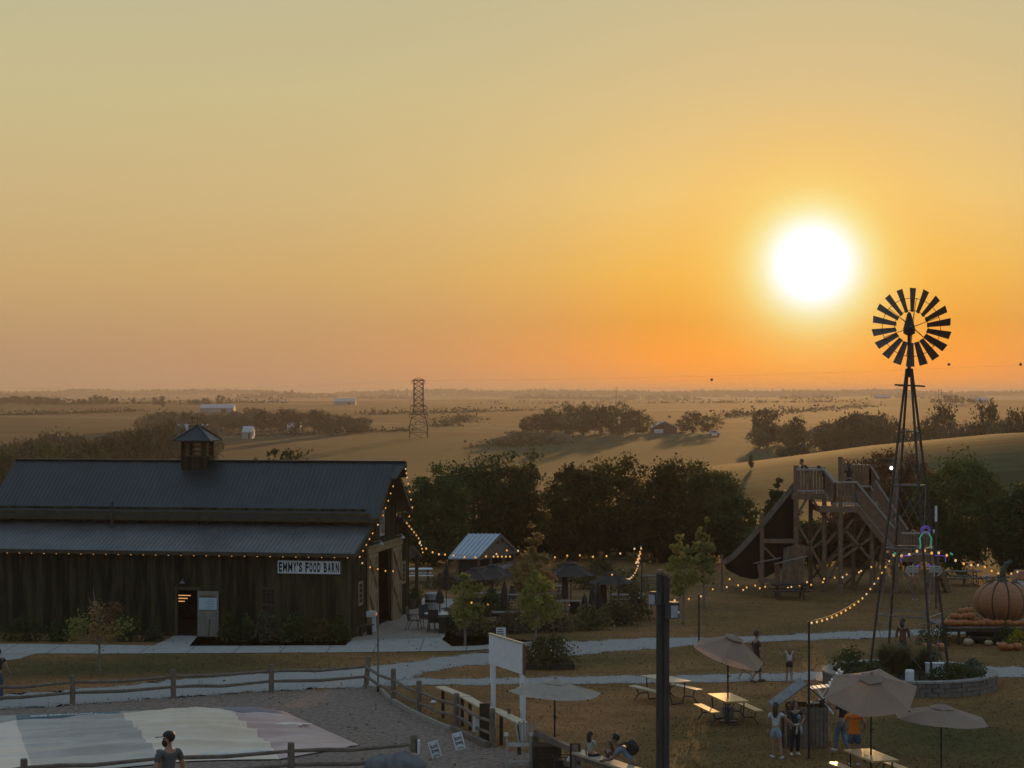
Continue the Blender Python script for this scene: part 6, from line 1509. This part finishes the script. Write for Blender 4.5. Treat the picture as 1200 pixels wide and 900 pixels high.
q = P0(1198,692); t = thing('food_cart', 'small cart with an orange canopy at the right edge', 'cart', q); m = MB(); m.prism([q+Vector((-.5,-.6,.62)), q+Vector((-.25,-.6,1.02)), q+Vector((.8,-.6,1.02)), q+Vector((1.0,-.6,.62))], (0,1.2,0)); part('canopy', m, mat('orange_canvas', (.62,.30,.18), .8, trans=.3), t); m = MB(); m.box(q+Vector((.2,0,.32)), (1.2,1.0,.5)); part('body', m, M_offwhite, t); m = MB()
for sx in (-.42,.85): m.tube([q+Vector((sx,-.5,0)), q+Vector((sx,-.5,.75))], .03, 6)
part('post', m, M_steel, t)
q = Vector((at(1097,0,96).x,96,0)); t = thing('floodlight_pole', 'pole with a long white vertical lamp before the right hand trees', 'pole', q); m = MB(); m.tube([q, Vector((q.x,q.y,zy(612,96)))], .05, 8); part('pole', m, M_iron, t); m = MB(); m.box((q.x-.02,q.y-.08,zy(602,96)), (.10,.08,.72)); part('lamp', m, M_white, t); m = MB(); m.box((q.x-.05,q.y-.05,zy(603,96)), (.2,.06,.05)); part('bracket', m, M_iron, t)

# ================================================================ far buildings, pylon, wires
def shed(lab, x0, x1, ytop, ybot, D, wall, roof, rz=0, door=False, cat='barn', group=None, gable=False, name='farm_shed'):
    a, b = at(x0,0,D), at(x1,0,D); X = (a.x+b.x)/2; w = b.x-a.x; z0 = hgt(X, D)-.3; zt = zy(ytop,D); zb = min(z0, zy(ybot,D)-.2); H = zt-zb; t = thing(name, lab, cat, Vector((X,D,zb)), rz, group); d = max(w*.5, 8) if not gable else w*1.3; e = H*.58
    m = MB()
    if gable: m.prism([(-w/2,-d/2,0),(w/2,-d/2,0),(w/2,-d/2,e),(0,-d/2,H-.1),(-w/2,-d/2,e)], (0,d,0))
    else: m.prism([(-w/2,-d/2,0),(-w/2,-d/2,e),(-w/2,0,H-.1),(-w/2,d/2,e),(-w/2,d/2,0)], (w,0,0))
    part('wall', m, wall, t, world=False); m = MB()
    for s in (-1,1):
        if gable: m.hexa([(s*w*.54,-d*.52,e-.12),(0,-d*.52,H),(0,d*.52,H),(s*w*.54,d*.52,e-.12),(s*w*.54,-d*.52,e+.08),(0,-d*.52,H+.2),(0,d*.52,H+.2),(s*w*.54,d*.52,e+.08)])
        else: m.hexa([(-w*.51,s*d*.54,e-.12),(w*.51,s*d*.54,e-.12),(w*.51,0,H),(-w*.51,0,H),(-w*.51,s*d*.54,e+.08),(w*.51,s*d*.54,e+.08),(w*.51,0,H+.2),(-w*.51,0,H+.2)])
    part('roof', m, roof, t, world=False)
    m = MB(); dw = w*.36 if door else w*.14
    m.box((-w*.24 if door else w*.2,-d/2-.06,e*.42), (dw,.1,e*.84)); part('door', m, M_white if door else M_wood_dark, t, world=False)
    return t
M_redb = mat('red_barn', (.16,.055,.04), .8); M_shedw = mat('shed_white', (.36,.37,.39), .7); M_shedr = mat('shed_roof', (.40,.42,.45), .6)
shed('red gable shed with a white door beside the grove', 763, 792, 494, 510, 690, M_redb, M_shedr, door=True, gable=True)
shed('long pale shed on the skyline above the wooded draw', 236, 275, 474, 482, 1150, M_shedw, M_shedr)
shed('long white shed showing behind the cupola', 203, 244, 498, 506, 520, M_shedw, M_shedr)
shed('small white shed at the edge of the long draw', 285.5, 297, 500, 508, 640, M_shedw, M_shedr)
shed('small blue white shed standing alone in the far field', 338, 352, 495, 503, 700, M_shedw, M_shedr)
shed('white shed on the skyline left of the pylon', 392, 417, 467, 475, 1700, M_shedw, M_shedr)
shed('small pale shed on the skyline in the middle left', 309, 336, 469.5, 474, 2000, M_shedw, M_shedr)
shed('long white shed on the orange skyline left of the windmill', 1025, 1042, 463.5, 468, 2300, M_shedw, M_shedr)
shed('long low white shed of the farmstead at right', 1144, 1157, 466, 470, 1800, M_shedw, M_shedr); shed('tiny white shed of the farmstead at right', 1137, 1141, 467, 470, 1820, M_shedw, M_shedr)
q = at(837,0,660); z = hgt(q.x,660); t = thing('parked_car', 'white car parked behind the round tree near the red shed', 'car', Vector((q.x,660,z))); m = MB(); m.prism([(-2.1,-.8,.35),(2.1,-.8,.35),(2.15,-.8,.85),(1.2,-.8,.95),(.6,-.8,1.45),(-1.2,-.8,1.45),(-1.9,-.8,.95),(-2.15,-.8,.8)], (0,1.6,0)); part('body', m, M_white, t, world=False)
m = MB(); m.prism([(.95,-.82,.97),(.52,-.82,1.36),(-1.1,-.82,1.36),(-1.6,-.82,.97)], (0,1.64,0)); part('window', m, M_glass, t, world=False)
for sx in (-1.3,1.3):
    m = MB(); m.tube([(sx,-.85,.33),(sx,.85,.33)], .33, 12); part('wheel', m, M_black, t, world=False)
def pylon():
    D = 640; c = at(490.5,0,D); z0 = hgt(c.x,D)-.5; zt = zy(445,D); t = thing('transmission_pylon', 'steel lattice transmission pylon standing in the fields', 'pylon', Vector((c.x,D,z0))); H = zt-z0
    m = MB(); w = lambda u: (2.9 if u < .25 else lerp(2.9,1.65,(u-.25)/.25) if u < .5 else 1.5)*.5*1.9
    us = [0,.12,.25,.36,.47,.56,.66,.76,.86,.93,1.0]; K = lambda u, k: Vector(((1 if k in (0,1) else -1)*w(u), (1 if k in (1,2) else -1)*w(u)*.6, H*u))
    for u0, u1 in zip(us[:-1], us[1:]):
        for k in range(4):
            m.tube([K(u0,k), K(u1,k)], .16 if u0 > .4 else .11, 4); k2 = (k+1)%4; r = .09 if u0 > .35 else .045
            m.tube([K(u0,k), K(u1,k2)], r, 4); m.tube([K(u0,k2), K(u1,k)], r, 4); m.tube([K(u1,k), K(u1,k2)], r, 4)
    part('lattice', m, M_iron, t, world=False)
    for u, l in ((.99,2.0),(.56,2.6),(.42,2.9)):
        m = MB(); m.tube([(-l,0,H*u),(l,0,H*u)], .14, 5); m.tube([(-l,0,H*u),(0,0,H*u+.9)], .08, 4); m.tube([(l,0,H*u),(0,0,H*u+.9)], .08, 4); part('crossarm', m, M_iron, t, world=False)
        for s in (-l, l):
            b = MB(); b.tube([(s,0,H*u),(s,0,H*u-1.2)], .12, 6); part('insulator', b, M_iron, t, world=False)
    return t
pylon()
def wire(lab, pts, r=.012):
    m = MB()
    for (a, b, sag) in pts: m.tube([Vector(a).lerp(Vector(b),k/16)-Vector((0,0,sag*4*(k/16)*(1-k/16))) for k in range(17)], r, 4, cap=False)
    solo('power_line', m, M_iron, lab, 'power line', group='power lines', loc=tuple(pts[0][0]))
pa = at(490.5,446,640)
wire('thin power line running from the pylon across the sunset', [(pa, at(1260,425,520), 1.0)]); wire('thin power line running left from the pylon', [(at(-60,452,760), pa, 2.0)])
wire('lower thin wire crossing the fields at the right', [(at(500,490,640), at(1260,455,500), 1.5)])
for x, y, lab, D in ((834,445,'dark marker ball on the power line below the sun',570),(1112,427,'dark marker ball on the power line right of the windmill',540),(137,467.5,'dark marker ball on the power line at the left',720),(1196,427,'dark marker ball at the right end of the power line',535)):
    q = at(x,y,D); m = MB(); m.ball(q, .40, 12, 8); solo('marker_ball', m, M_black, lab, 'marker ball', group='marker balls', loc=tuple(q), smooth=True)
for x, yt, lab in ((1100,456,'left of two thin utility poles on the far ridge'),(1103,456,'right of two thin utility poles on the far ridge'),(722,453,'single thin utility pole on the far horizon')):
    D = 1650; q = at(x,0,D); z = hgt(q.x,D); t = thing('utility_pole', lab, 'pole', Vector((q.x,D,z)), group='far utility poles'); m = MB(); m.tube([(0,0,0),(0,0,zy(yt,D)-z)], .22, 6); part('pole', m, M_iron, t, world=False); m = MB(); m.box((0,0,zy(yt,D)-z-1), (2.2,.2,.2)); part('crossarm', m, M_iron, t, world=False)
# ================================================================ people
M_skin = mat('skin', (.36,.21,.14), .6, (.32,.18,.12), 6); M_skin2 = mat('skin_tan', (.22,.125,.08), .6, (.19,.105,.07), 6)
CL = lambda n, c: mat('cloth_'+n, c, .85, tuple(v*.7 for v in c), 9, .15)
JO = dict(pelvis=(0,0,.53), waist=(0,0,.61), chest=(0,0,.72), neck=(0,0,.815), throat=(0,.005,.855), chin=(0,.012,.885), head=(0,.008,.93), crown=(0,.0,.975),
    shL=(-.095,0,.795), elL=(-.130,-.01,.63), wrL=(-.14,.035,.485), haL=(-.142,.05,.445), shR=(.095,0,.795), elR=(.130,-.01,.63), wrR=(.14,.035,.485), haR=(.142,.05,.445),
    hiL=(-.05,0,.50), knL=(-.055,.012,.285), anL=(-.058,-.012,.05), toL=(-.066,.07,.022), hiR=(.05,0,.50), knR=(.055,.012,.285), anR=(.058,-.012,.05), toR=(.066,.07,.022))
def skin(name, pts, edges, rad, m, parent, sub=2):
    me = bpy.data.meshes.new(name); me.from_pydata([tuple(p) for p in pts], edges, []); me.materials.append(m)
    o = bpy.data.objects.new(name, me); COL.objects.link(o); o.parent = parent
    k = o.modifiers.new('Skin', 'SKIN'); k.use_smooth_shade = True; k.branch_smoothing = .6
    sv = me.skin_vertices[0].data
    for i, r in enumerate(rad): sv[i].radius = (r, r) if not isinstance(r, tuple) else r
    sv[0].use_root = True
    s = o.modifiers.new('Subdivision', 'SUBSURF'); s.levels = sub; s.render_levels = sub
    return o
def person(label, loc, rz, H, pose=None, shirt=None, sleeve=.5, pants=None, plen=1.0, hair=(.02,.014,.01), hairlen=0, shoes=(.5,.5,.5), skinm=None, girl=False, group=None, extras=None, hem=.0, shoe=True):
    J = dict(JO); J.update(pose or {}); V = {k: Vector(v)*H for k, v in J.items()}; t = thing('person', label, 'person', loc, rz, group); sk = skinm or M_skin; w = .88 if girl else 1.0
    for s in 'LR':   # women and children: narrower shoulders
        pass
    P, E, Rd = [], [], []; ix = {}
    def add(k, p, r, par=None):
        ix[k] = len(P); P.append(p); Rd.append(r if isinstance(r, tuple) else r); 
        if par is not None: E.append((ix[par], ix[k]))
    h = H
    add('pelvis', V['pelvis'], (.075*h*w,.055*h)); add('waist', V['waist'], (.066*h*w,.05*h), 'pelvis'); add('chest', V['chest'], (.082*h*w,.058*h), 'waist'); add('neck', V['neck'], (.05*h*w,.04*h), 'chest')
    add('throat', V['throat'], .031*h, 'neck'); add('chin', V['chin'], (.038*h,.040*h), 'throat'); add('head', V['head'], (.046*h,.056*h), 'chin'); add('crown', V['crown'], (.030*h,.036*h), 'head')
    fw = (V['head']-V['chin']); side = Vector((1,0,0)); nd = side.cross(fw).normalized()*-1
    face = J.get('face'); nd = Vector(face).normalized() if face else nd*1
    if nd.y < 0 and not face: nd = -nd
    m1 = V['chin'].lerp(V['head'], .45)+nd*.050*h; add('nose0', m1, .012*h, 'chin'); add('nose', m1+nd*.014*h+Vector((0,0,-.004*h)), .008*h, 'nose0')
    for s in 'LR':
        add('sh'+s, V['sh'+s], .036*h*w, 'chest'); add('el'+s, V['el'+s], .026*h*w, 'sh'+s); add('wr'+s, V['wr'+s], .0165*h, 'el'+s)
        pd = V['ha'+s]-V['wr'+s]; add('pa'+s, V['wr'+s]+pd*.7, .019*h, 'wr'+s)
        d = pd.normalized(); o = d.cross(Vector((0,1,0))); o = o.normalized() if o.length > .2 else Vector((0,0,1)); 
        for f, (off, ln) in enumerate(((-1.2,.036),(-.4,.044),(.4,.042),(1.2,.032))):
            b = V['wr'+s]+pd+o*off*.010*h; add('f%d%s' % (f,s), b, .0062*h, 'pa'+s); add('g%d%s' % (f,s), b+d*ln*h*.55, .0056*h, 'f%d%s' % (f,s)); add('e%d%s' % (f,s), b+d*ln*h*.85+Vector((0,.008*h,0)), .0048*h, 'g%d%s' % (f,s))
        add('th'+s, V['wr'+s]+pd*.55+o*-.024*h+Vector((0,.01*h,0)), .0066*h, 'pa'+s); add('ti'+s, V['wr'+s]+pd*1.1+o*-.03*h+Vector((0,.016*h,0)), .0055*h, 'th'+s)
        add('hi'+s, V['hi'+s], .056*h, 'pelvis'); add('kn'+s, V['kn'+s], .036*h, 'hi'+s); c = V['kn'+s].lerp(V['an'+s],.3); add('ca'+s, c, .034*h, 'kn'+s); add('an'+s, V['an'+s], .021*h, 'ca'+s); add('to'+s, V['to'+s], .017*h, 'an'+s)
    skin('body', P, E, Rd, sk, t)
    # eyes and ears
    ey = MB(); sd = nd.cross(Vector((0,0,1))).normalized()
    for q in (-1,1): ey.ball(V['head']+nd*.053*h+sd*q*.017*h+Vector((0,0,-.004*h)), .0065*h, 6, 4)
    part('eyes', ey, M_black, t, world=False)
    mo = MB(); mo.ball(V['chin']+nd*.040*h+Vector((0,0,-.002*h)), (.016*h,.008*h,.004*h), 8, 4); part('mouth', mo, mat('lips', (.22,.09,.07), .6), t, world=False)
    er = MB()
    for q in (-1,1): er.ball(V['chin'].lerp(V['head'],.55)+sd*q*.047*h-nd*.004*h, (.010*h,.012*h,.020*h), 7, 5)
    part('ears', er, sk, t, world=False)
    if shirt:
        hemp = V['pelvis'].lerp(V['waist'], .35-hem); pp = [hemp, V['waist'], V['chest'], V['neck']+Vector((0,0,-.006*h))]; ee = [(0,1),(1,2),(2,3)]; rr = [(.088*h*w,.070*h), (.080*h*w,.064*h), (.094*h*w,.072*h), (.056*h*w,.048*h)]
        if hem > .3: pp.insert(0, V['pelvis']+Vector((0,0,-.10*h*min(1.6,hem)))); ee.append((3,4)); rr.insert(0, (.105*h,.085*h))
        top = 2 if hem <= .3 else 3
        for s in 'LR':
            i = len(pp); pp.append(V['sh'+s]); rr.append(.043*h*w); ee.append((top,i)); e = V['sh'+s].lerp(V['el'+s], min(1, sleeve)); pp.append(e); rr.append(.035*h*w); ee.append((i,i+1))
            if sleeve > 1: pp.append(V['el'+s].lerp(V['wr'+s], sleeve-1)); rr.append(.026*h); ee.append((i+1,i+2))
        skin('shirt', pp, ee, rr, CL(*shirt), t)
    if pants:
        pp = [V['waist']+Vector((0,0,-.02*h)), V['pelvis']]; rr = [(.074*h*w,.060*h),(.086*h*w,.068*h)]; ee = [(0,1)]
        for s in 'LR':
            i = len(pp); pp.append(V['hi'+s]+Vector((0,0,-.02*h))); rr.append(.063*h); ee.append((1,i))
            if plen <= .55: pp.append(V['hi'+s].lerp(V['kn'+s], plen/.5)); rr.append(.058*h); ee.append((i,i+1))
            else:
                pp.append(V['kn'+s]); rr.append(.045*h); ee.append((i,i+1)); pp.append(V['kn'+s].lerp(V['an'+s], min(1,(plen-.5)/.5)*.97)); rr.append(.034*h); ee.append((i+1,i+2))
        skin('trousers' if plen > .6 else 'shorts', pp, ee, rr, CL(*pants), t)
    # hair
    hm = MB(); c = V['head']-nd*.012*h+Vector((0,0,.012*h)); hm.ball(c, (.056*h,.064*h,.060*h), 14, 9)
    # cut the face out of the cap of hair
    keep = []
    for f in hm.f:
        p = sum((Vector(hm.v[i]) for i in f), Vector())/len(f)-c
        if p.dot(nd) > .022*h and p.z < .022*h: continue
        keep.append(f)
    hm.f = keep; hm.mi = [0]*len(keep)
    if hairlen:
        e = V['neck'].lerp(V['chest'], min(1,hairlen))-nd*.075*h; m0 = V['throat']-nd*.052*h
        hm.tube([V['head']-nd*.035*h+Vector((0,0,.03*h)), V['head']-nd*.052*h, m0, e.lerp(m0,.4), e], [.035*h,.050*h,.050*h,.045*h,.018*h], 10)
    part('hair', hm, mat('hair_%d_%d' % (int(hair[0]*1000), int(hair[2]*1000)), hair, .6), t, world=False, smooth=True)
    if shoe:
        for s in 'LR':
            b = MB(); a, q = V['an'+s], V['to'+s]; d = (q-a); d.z = 0; d = d.normalized() if d.length > 1e-4 else Vector((0,1,0)); c_ = a.lerp(q,.45); zb = min(q.z, a.z)-.02*h
            b.tube([a-d*.025*h+Vector((0,0,-.025*h)), c_+Vector((0,0,-.008*h)), q+d*.018*h], [.026*h,.026*h,.020*h], 9); part('shoe', b, CL('shoe%d' % int(shoes[0]*100), shoes), t, world=False, smooth=True)
    if extras: extras(t, V, h, nd)
    return t
PI = math.pi
walk = dict(knL=(-.05,.075,.29), anL=(-.055,.10,.055), toL=(-.06,.18,.03), knR=(.05,.015,.285), anR=(.055,-.12,.07), toR=(.06,-.05,.022), elL=(-.13,-.05,.64), wrL=(-.14,-.03,.50), haL=(-.14,-.02,.46), elR=(.13,.03,.64), wrR=(.13,.12,.52), haR=(.13,.15,.485))
# bearded man in a cap, facing left; he stands on the mound this side of the fence
def capbeard(t, V, h, nd):
    m = MB(); c = V['head']+Vector((0,0,.020*h)); m.ball(c, (.060*h,.066*h,.050*h), 14, 8); m.f = [f for f in m.f if sum(m.v[i][2] for i in f)/len(f) > c.z-.008*h]; m.mi = [0]*len(m.f)
    m.hexa([c+nd*a+Vector((sx,0,z)) for z in (-.008*h,.0) for a, sx in ((.045*h,-.045*h),(.045*h,.045*h),(.112*h,.032*h),(.112*h,-.032*h))]); part('cap', m, CL('cap', (.018,.020,.022)), t, world=False, smooth=True)
    b = MB(); b.ball(V['chin']+nd*.024*h+Vector((0,0,-.008*h)), (.044*h,.042*h,.046*h), 10, 7); part('beard', b, mat('beard', (.014,.010,.008), .9), t, world=False, smooth=True)
p = at(198, 0, 38.0); p = Vector((p.x, 38.0, hgt(p.x,38.0)))
person('bearded man in a dark cap and grey shirt at the bottom left', p, PI*.22, 1.82, dict(face=(-.75,.66,-.12), shL=(-.112,0,.795), shR=(.112,0,.795), elL=(-.16,-.01,.63), elR=(.16,-.01,.63)), ('grey_tee',(.10,.105,.11)), .7, ('dark_pants',(.03,.03,.035)), 1.0, shoes=(.05,.05,.05), skinm=M_skin, extras=capbeard)
def bag(t, V, h, nd):
    m = MB(); m.ball(V['chest']-nd*.0+Vector((0,-.125*h,.0)), (.10*h,.075*h,.14*h), 12, 8); part('backpack', m, CL('backpack', (.02,.02,.024)), t, world=False, smooth=True)
# person cut by the left edge
q = gp(-2, 821); person('person in a dark shirt and jeans cut by the left edge', q, PI*.15, 1.72, dict(elR=(.15,-.02,.66), wrR=(.215,.05,.54), haR=(.245,.07,.515)), ('black_tee',(.018,.018,.02)), .55, ('blue_jeans',(.06,.09,.15)), 1.0, shoes=(.07,.10,.18))
# group walking on the lawn
q = gp(886.5, 800); person('tall man in a long brown shirt walking past the tilted parasol', q, -PI*.42, 1.83, dict(walk, crown=(0,.012,.972), head=(0,.018,.928), chin=(0,.025,.885)), ('brown_tunic',(.045,.028,.022)), .8, ('brown_shorts',(.05,.033,.026)), .74, shoes=(.1,.09,.08), hem=.9)
q = gp(873, 797); person('child in pink shorts running half hidden by the tilted parasol', q, PI*.45, 1.22, dict(walk, anL=(-.055,.16,.09), toL=(-.06,.24,.08), anR=(.055,-.2,.13), toR=(.06,-.13,.05)), ('pink_tee',(.40,.26,.27)), .5, ('pink_shorts',(.42,.27,.29)), .35, hair=(.08,.05,.03), girl=True)
q = gp(925, 800); person('blond girl in a white top and dark shorts seen from behind on the path', q, .1, 1.36, dict(walk, knL=(-.05,.04,.285), anL=(-.055,.05,.05), toL=(-.06,.12,.025), anR=(.055,-.05,.05), toR=(.06,.02,.02), elL=(-.16,.02,.68), wrL=(-.21,.08,.72), haL=(-.225,.10,.75)), ('white_top',(.62,.62,.64)), .15, ('dark_shorts',(.03,.028,.03)), .32, hair=(.30,.17,.075), hairlen=.85, girl=True, shoes=(.35,.3,.26))
# two girls by the hut
q = gp(909, 889); person('girl in a white shirt and denim shorts reaching for her friend', q, -.25, 1.56, dict(knR=(.075,.0,.285), anR=(.11,-.03,.05), toR=(.125,.045,.022), knL=(-.03,.02,.285), anL=(-.05,.03,.05), toL=(-.09,.10,.022), elR=(.19,.03,.70), wrR=(.30,.10,.60), haR=(.335,.12,.575), elL=(-.14,.0,.64), wrL=(-.13,.07,.51)), ('white_tee',(.60,.62,.66)), .5, ('light_denim',(.30,.37,.45)), .33, hair=(.03,.018,.012), hairlen=.8, girl=True, shoes=(.66,.66,.66))
def tied(t, V, h, nd):
    m = MB(); m.tube([V['waist']+Vector((.085*h*math.cos(a), .07*h*math.sin(a), -.055*h)) for a in [i*PI/6 for i in range(13)]], .024*h, 7)
    for s in (-1,1): m.tube([V['waist']+nd*.07*h+Vector((s*.03*h,0,-.06*h)), V['pelvis']+nd*.08*h+Vector((s*.045*h,0,-.09*h)), V['pelvis']+nd*.07*h+Vector((s*.05*h,0,-.15*h))], [.022*h,.024*h,.02*h], 7)
    part('tied_sweater', m, CL('sweater', (.52,.52,.56)), t, world=False, smooth=True)
    m = MB(); m.ball(V['chest']+nd*.068*h+Vector((0,0,-.02*h)), (.042*h,.014*h,.045*h), 12, 8); part('shirt_print', m, CL('print', (.20,.36,.46)), t, world=False, smooth=True)
    m = MB(); m.ball(V['crown']+Vector((0,0,.012*h)), (.045*h,.02*h,.012*h), 8, 5); part('headband', m, M_offwhite, t, world=False)
q = gp(931.5, 885); person('curly haired girl in a dark tee with a sweater tied round her waist', q, PI+.15, 1.54, dict(elL=(-.185,-.03,.66), wrL=(-.115,.06,.585), haL=(-.085,.07,.575), elR=(.185,-.03,.66), wrR=(.115,.06,.585), haR=(.085,.07,.575), anR=(.07,.02,.05), toR=(.09,.10,.022), face=(-.8,.6,0)), ('navy_tee',(.020,.035,.045)), .55, ('black_leggings',(.014,.014,.016)), 1.0, hair=(.07,.035,.02), hairlen=.3, girl=True, shoes=(.62,.60,.60), extras=tied)
# orange shirt and companion under the big parasol
def staff(t, V, h, nd):
    Rm = Matrix.Rotation(t.rotation_euler.z, 3, 'Z'); c = V['chest']+Vector((0,-.076*h,.025*h)); o = text('lettering', 'STAFF', CL('staff_ink', (.08,.035,.02)), None, (0,0,0), (1,0,0), (0,0,1), .17*h, .030*h, ext=.004, bold=.02)
    o.parent = t; o.location = c
q = Vector((at(1001,0,55.2).x, 55.2, 0)); person('person in a bright orange shirt and denim shorts under the big parasol', q, -.08, 1.74, dict(elL=(-.165,.0,.66), wrL=(-.15,.08,.56), haL=(-.13,.11,.55), elR=(.165,.0,.66), wrR=(.16,.08,.56), haR=(.14,.11,.55)), ('orange_tee',(.85,.19,.01)), .62, ('denim_shorts',(.07,.11,.18)), .38, hair=(.012,.008,.006), girl=False, extras=staff, hem=.42)
q = gp(986.5, 882); person('person in black top and pale jeans striding behind the orange shirt', q, .55, 1.70, walk, ('black_top',(.014,.014,.016)), .6, ('pale_jeans',(.13,.18,.25)), 1.0, hair=(.012,.008,.006), shoes=(.62,.60,.58))
# rust jacket behind the planter, orange shirt at the windmill foot
q = gp(1058, 776); person('person in a rust coloured jacket walking behind the windmill planter', q, -.5, 1.66, walk, ('rust_jacket',(.17,.055,.025)), 1.7, ('black_pants',(.015,.014,.014)), 1.0, hair=(.012,.008,.006), hairlen=.2, hem=.5)
q = gp(1072, 704); person('person in a pale orange shirt standing under the slide landing', q, -.4, 1.55, None, ('peach_shirt',(.36,.17,.10)), .8, ('tan_pants',(.20,.14,.08)), .9, hair=(.012,.008,.006))
# at the counter: two girls and the man with the backpack
sit = dict(pelvis=(0,0,.53), knL=(-.06,.20,.50), anL=(-.065,.22,.28), toL=(-.07,.29,.26), knR=(.06,.20,.50), anR=(.065,.22,.28), toR=(.07,.29,.26), wrR=(.15,.10,.53), haR=(.15,.13,.50), elR=(.13,.02,.64), hiL=(-.05,.0,.51), hiR=(.05,.0,.51))
q = at(692, 0, 51.75); H_ = 1.22; person('girl in a pale patterned shirt sitting on the counter fence', Vector((q.x, 51.75, .88-.475*H_)), -.75, H_, sit, ('pale_print',(.40,.43,.33)), .6, ('dark_jeans',(.03,.03,.04)), 1.0, hair=(.02,.012,.009), hairlen=.45, girl=True, shoes=(.06,.05,.05))
q = at(714, 0, 51.6); person('smaller girl with sunlit brown hair standing behind the counter fence', Vector((q.x, 51.6, 0)), PI*.62, 1.30, dict(elL=(-.15,.04,.66), wrL=(-.10,.13,.62), haL=(-.07,.16,.62), elR=(.14,.04,.66), wrR=(.10,.13,.62), haR=(.07,.16,.62)), ('maroon_top',(.07,.030,.032)), .6, ('black_leggings',(.014,.014,.016)), 1.0, hair=(.10,.045,.02), hairlen=.4, girl=True, shoes=(.06,.05,.05))
bend = dict(pelvis=(0,-.06,.50), waist=(0,0,.575), chest=(0,.085,.655), neck=(0,.155,.715), throat=(0,.185,.745), chin=(0,.205,.775), head=(0,.215,.82), crown=(0,.222,.865), shL=(-.095,.125,.70), shR=(.095,.125,.70), elL=(-.11,.20,.565), wrL=(-.09,.33,.515), haL=(-.085,.375,.51), elR=(.11,.20,.565), wrR=(.09,.32,.50), haR=(.085,.365,.495), hiL=(-.05,-.05,.48), hiR=(.05,-.05,.48), face=(0,1,-.2))
def bag2(t, V, h, nd):
    m = MB(); c = V['chest'].lerp(V['waist'],.4)+Vector((0,-.085*h,.075*h)); m.ball(c, (.095*h,.085*h,.115*h), 12, 8); m.ball(c+Vector((0,-.05*h,-.01*h)), (.07*h,.05*h,.075*h), 10, 6); part('backpack', m, CL('backpack', (.02,.02,.024)), t, world=False, smooth=True)
    m = MB()
    for s in (-1,1): m.tube([c+Vector((s*.05*h,.04*h,.06*h)), V['sh'+('L' if s<0 else 'R')]+Vector((-s*.02*h,0,.045*h)), V['chest']+Vector((s*.075*h,.05*h,-.03*h))], .010*h, 6)
    part('strap', m, CL('backpack', (.02,.02,.024)), t, world=False)
q = at(738, 0, 50.9); person('man in a blue shirt with a black backpack leaning on the counter fence', Vector((q.x, 50.9, 0)), PI*.5-.25, 1.78, bend, ('blue_tee',(.19,.25,.34)), .7, ('grey_jeans',(.09,.10,.12)), 1.0, hair=(.012,.009,.008), skinm=M_skin2, shoes=(.05,.05,.05), extras=bag2)
# on the slide
def on(x, ytop, D, H, rz, lab, **k):
    c = at(x, ytop, D); person(lab, Vector((c.x, D, c.z-H*.99)), rz, H, k.pop('pose', None), group='people on the slide', **k)
lean = dict(waist=(0,.03,.60), chest=(0,.12,.68), neck=(0,.20,.75), throat=(0,.23,.785), chin=(0,.25,.81), head=(0,.26,.86), crown=(0,.265,.905), shL=(-.095,.16,.735), shR=(.095,.16,.735), elL=(-.12,.25,.64), wrL=(-.11,.36,.63), haL=(-.10,.40,.62), elR=(.12,.25,.64), wrR=(.11,.36,.63), haR=(.10,.40,.62))
zd = zy(578, 104.0)
def deckp(x, D, z, H, rz, lab, **k):
    X = at(x,0,D).x; person(lab, Vector((X,D,z)), rz, H, k.pop('pose', None), group='people on the slide', **k)
deckp(949, 104.6, zd, 1.86, PI*.5+.3, 'dark haired person leaning on the left rail of the slide deck', pose=lean, shirt=('dark_top',(.04,.028,.024)), sleeve=.6, pants=('dark_jeans',(.03,.03,.04)))
deckp(968, 104.8, zy(583,104), 1.72, PI*.3, 'dark haired person ducking on the upper deck of the slide', pose=lean, shirt=('dark_top',(.04,.028,.024)), sleeve=.6, pants=('dark_jeans',(.03,.03,.04)), hairlen=.5)
deckp(976, 104.4, zy(593,104), 1.22, PI*.9, 'child in a pale shirt on the stair of the slide deck', shirt=('pale_blue',(.50,.54,.66)), sleeve=.6, pants=('dark_jeans',(.03,.03,.04)))
deckp(995, 106.6, zy(586,104), 1.80, .2, 'person with long hair at the back of the slide deck', shirt=('dark_top',(.04,.028,.024)), sleeve=.6, pants=('dark_jeans',(.03,.03,.04)), hairlen=.6, hair=(.04,.02,.012))
deckp(1048, 103.8, zy(637,103.2), 1.45, -PI*.4, 'person in a pink shirt climbing the slide stairs', shirt=('dusty_pink',(.36,.20,.20)), sleeve=.6, pants=('maroon_pants',(.06,.03,.03)))
deckp(1033, 103.8, zy(622,103.2), 1.05, -PI*.4, 'small child in a white shirt on the slide stairs', shirt=('white_tee',(.60,.62,.66)), sleeve=.6, pants=('dark_jeans',(.03,.03,.04)))
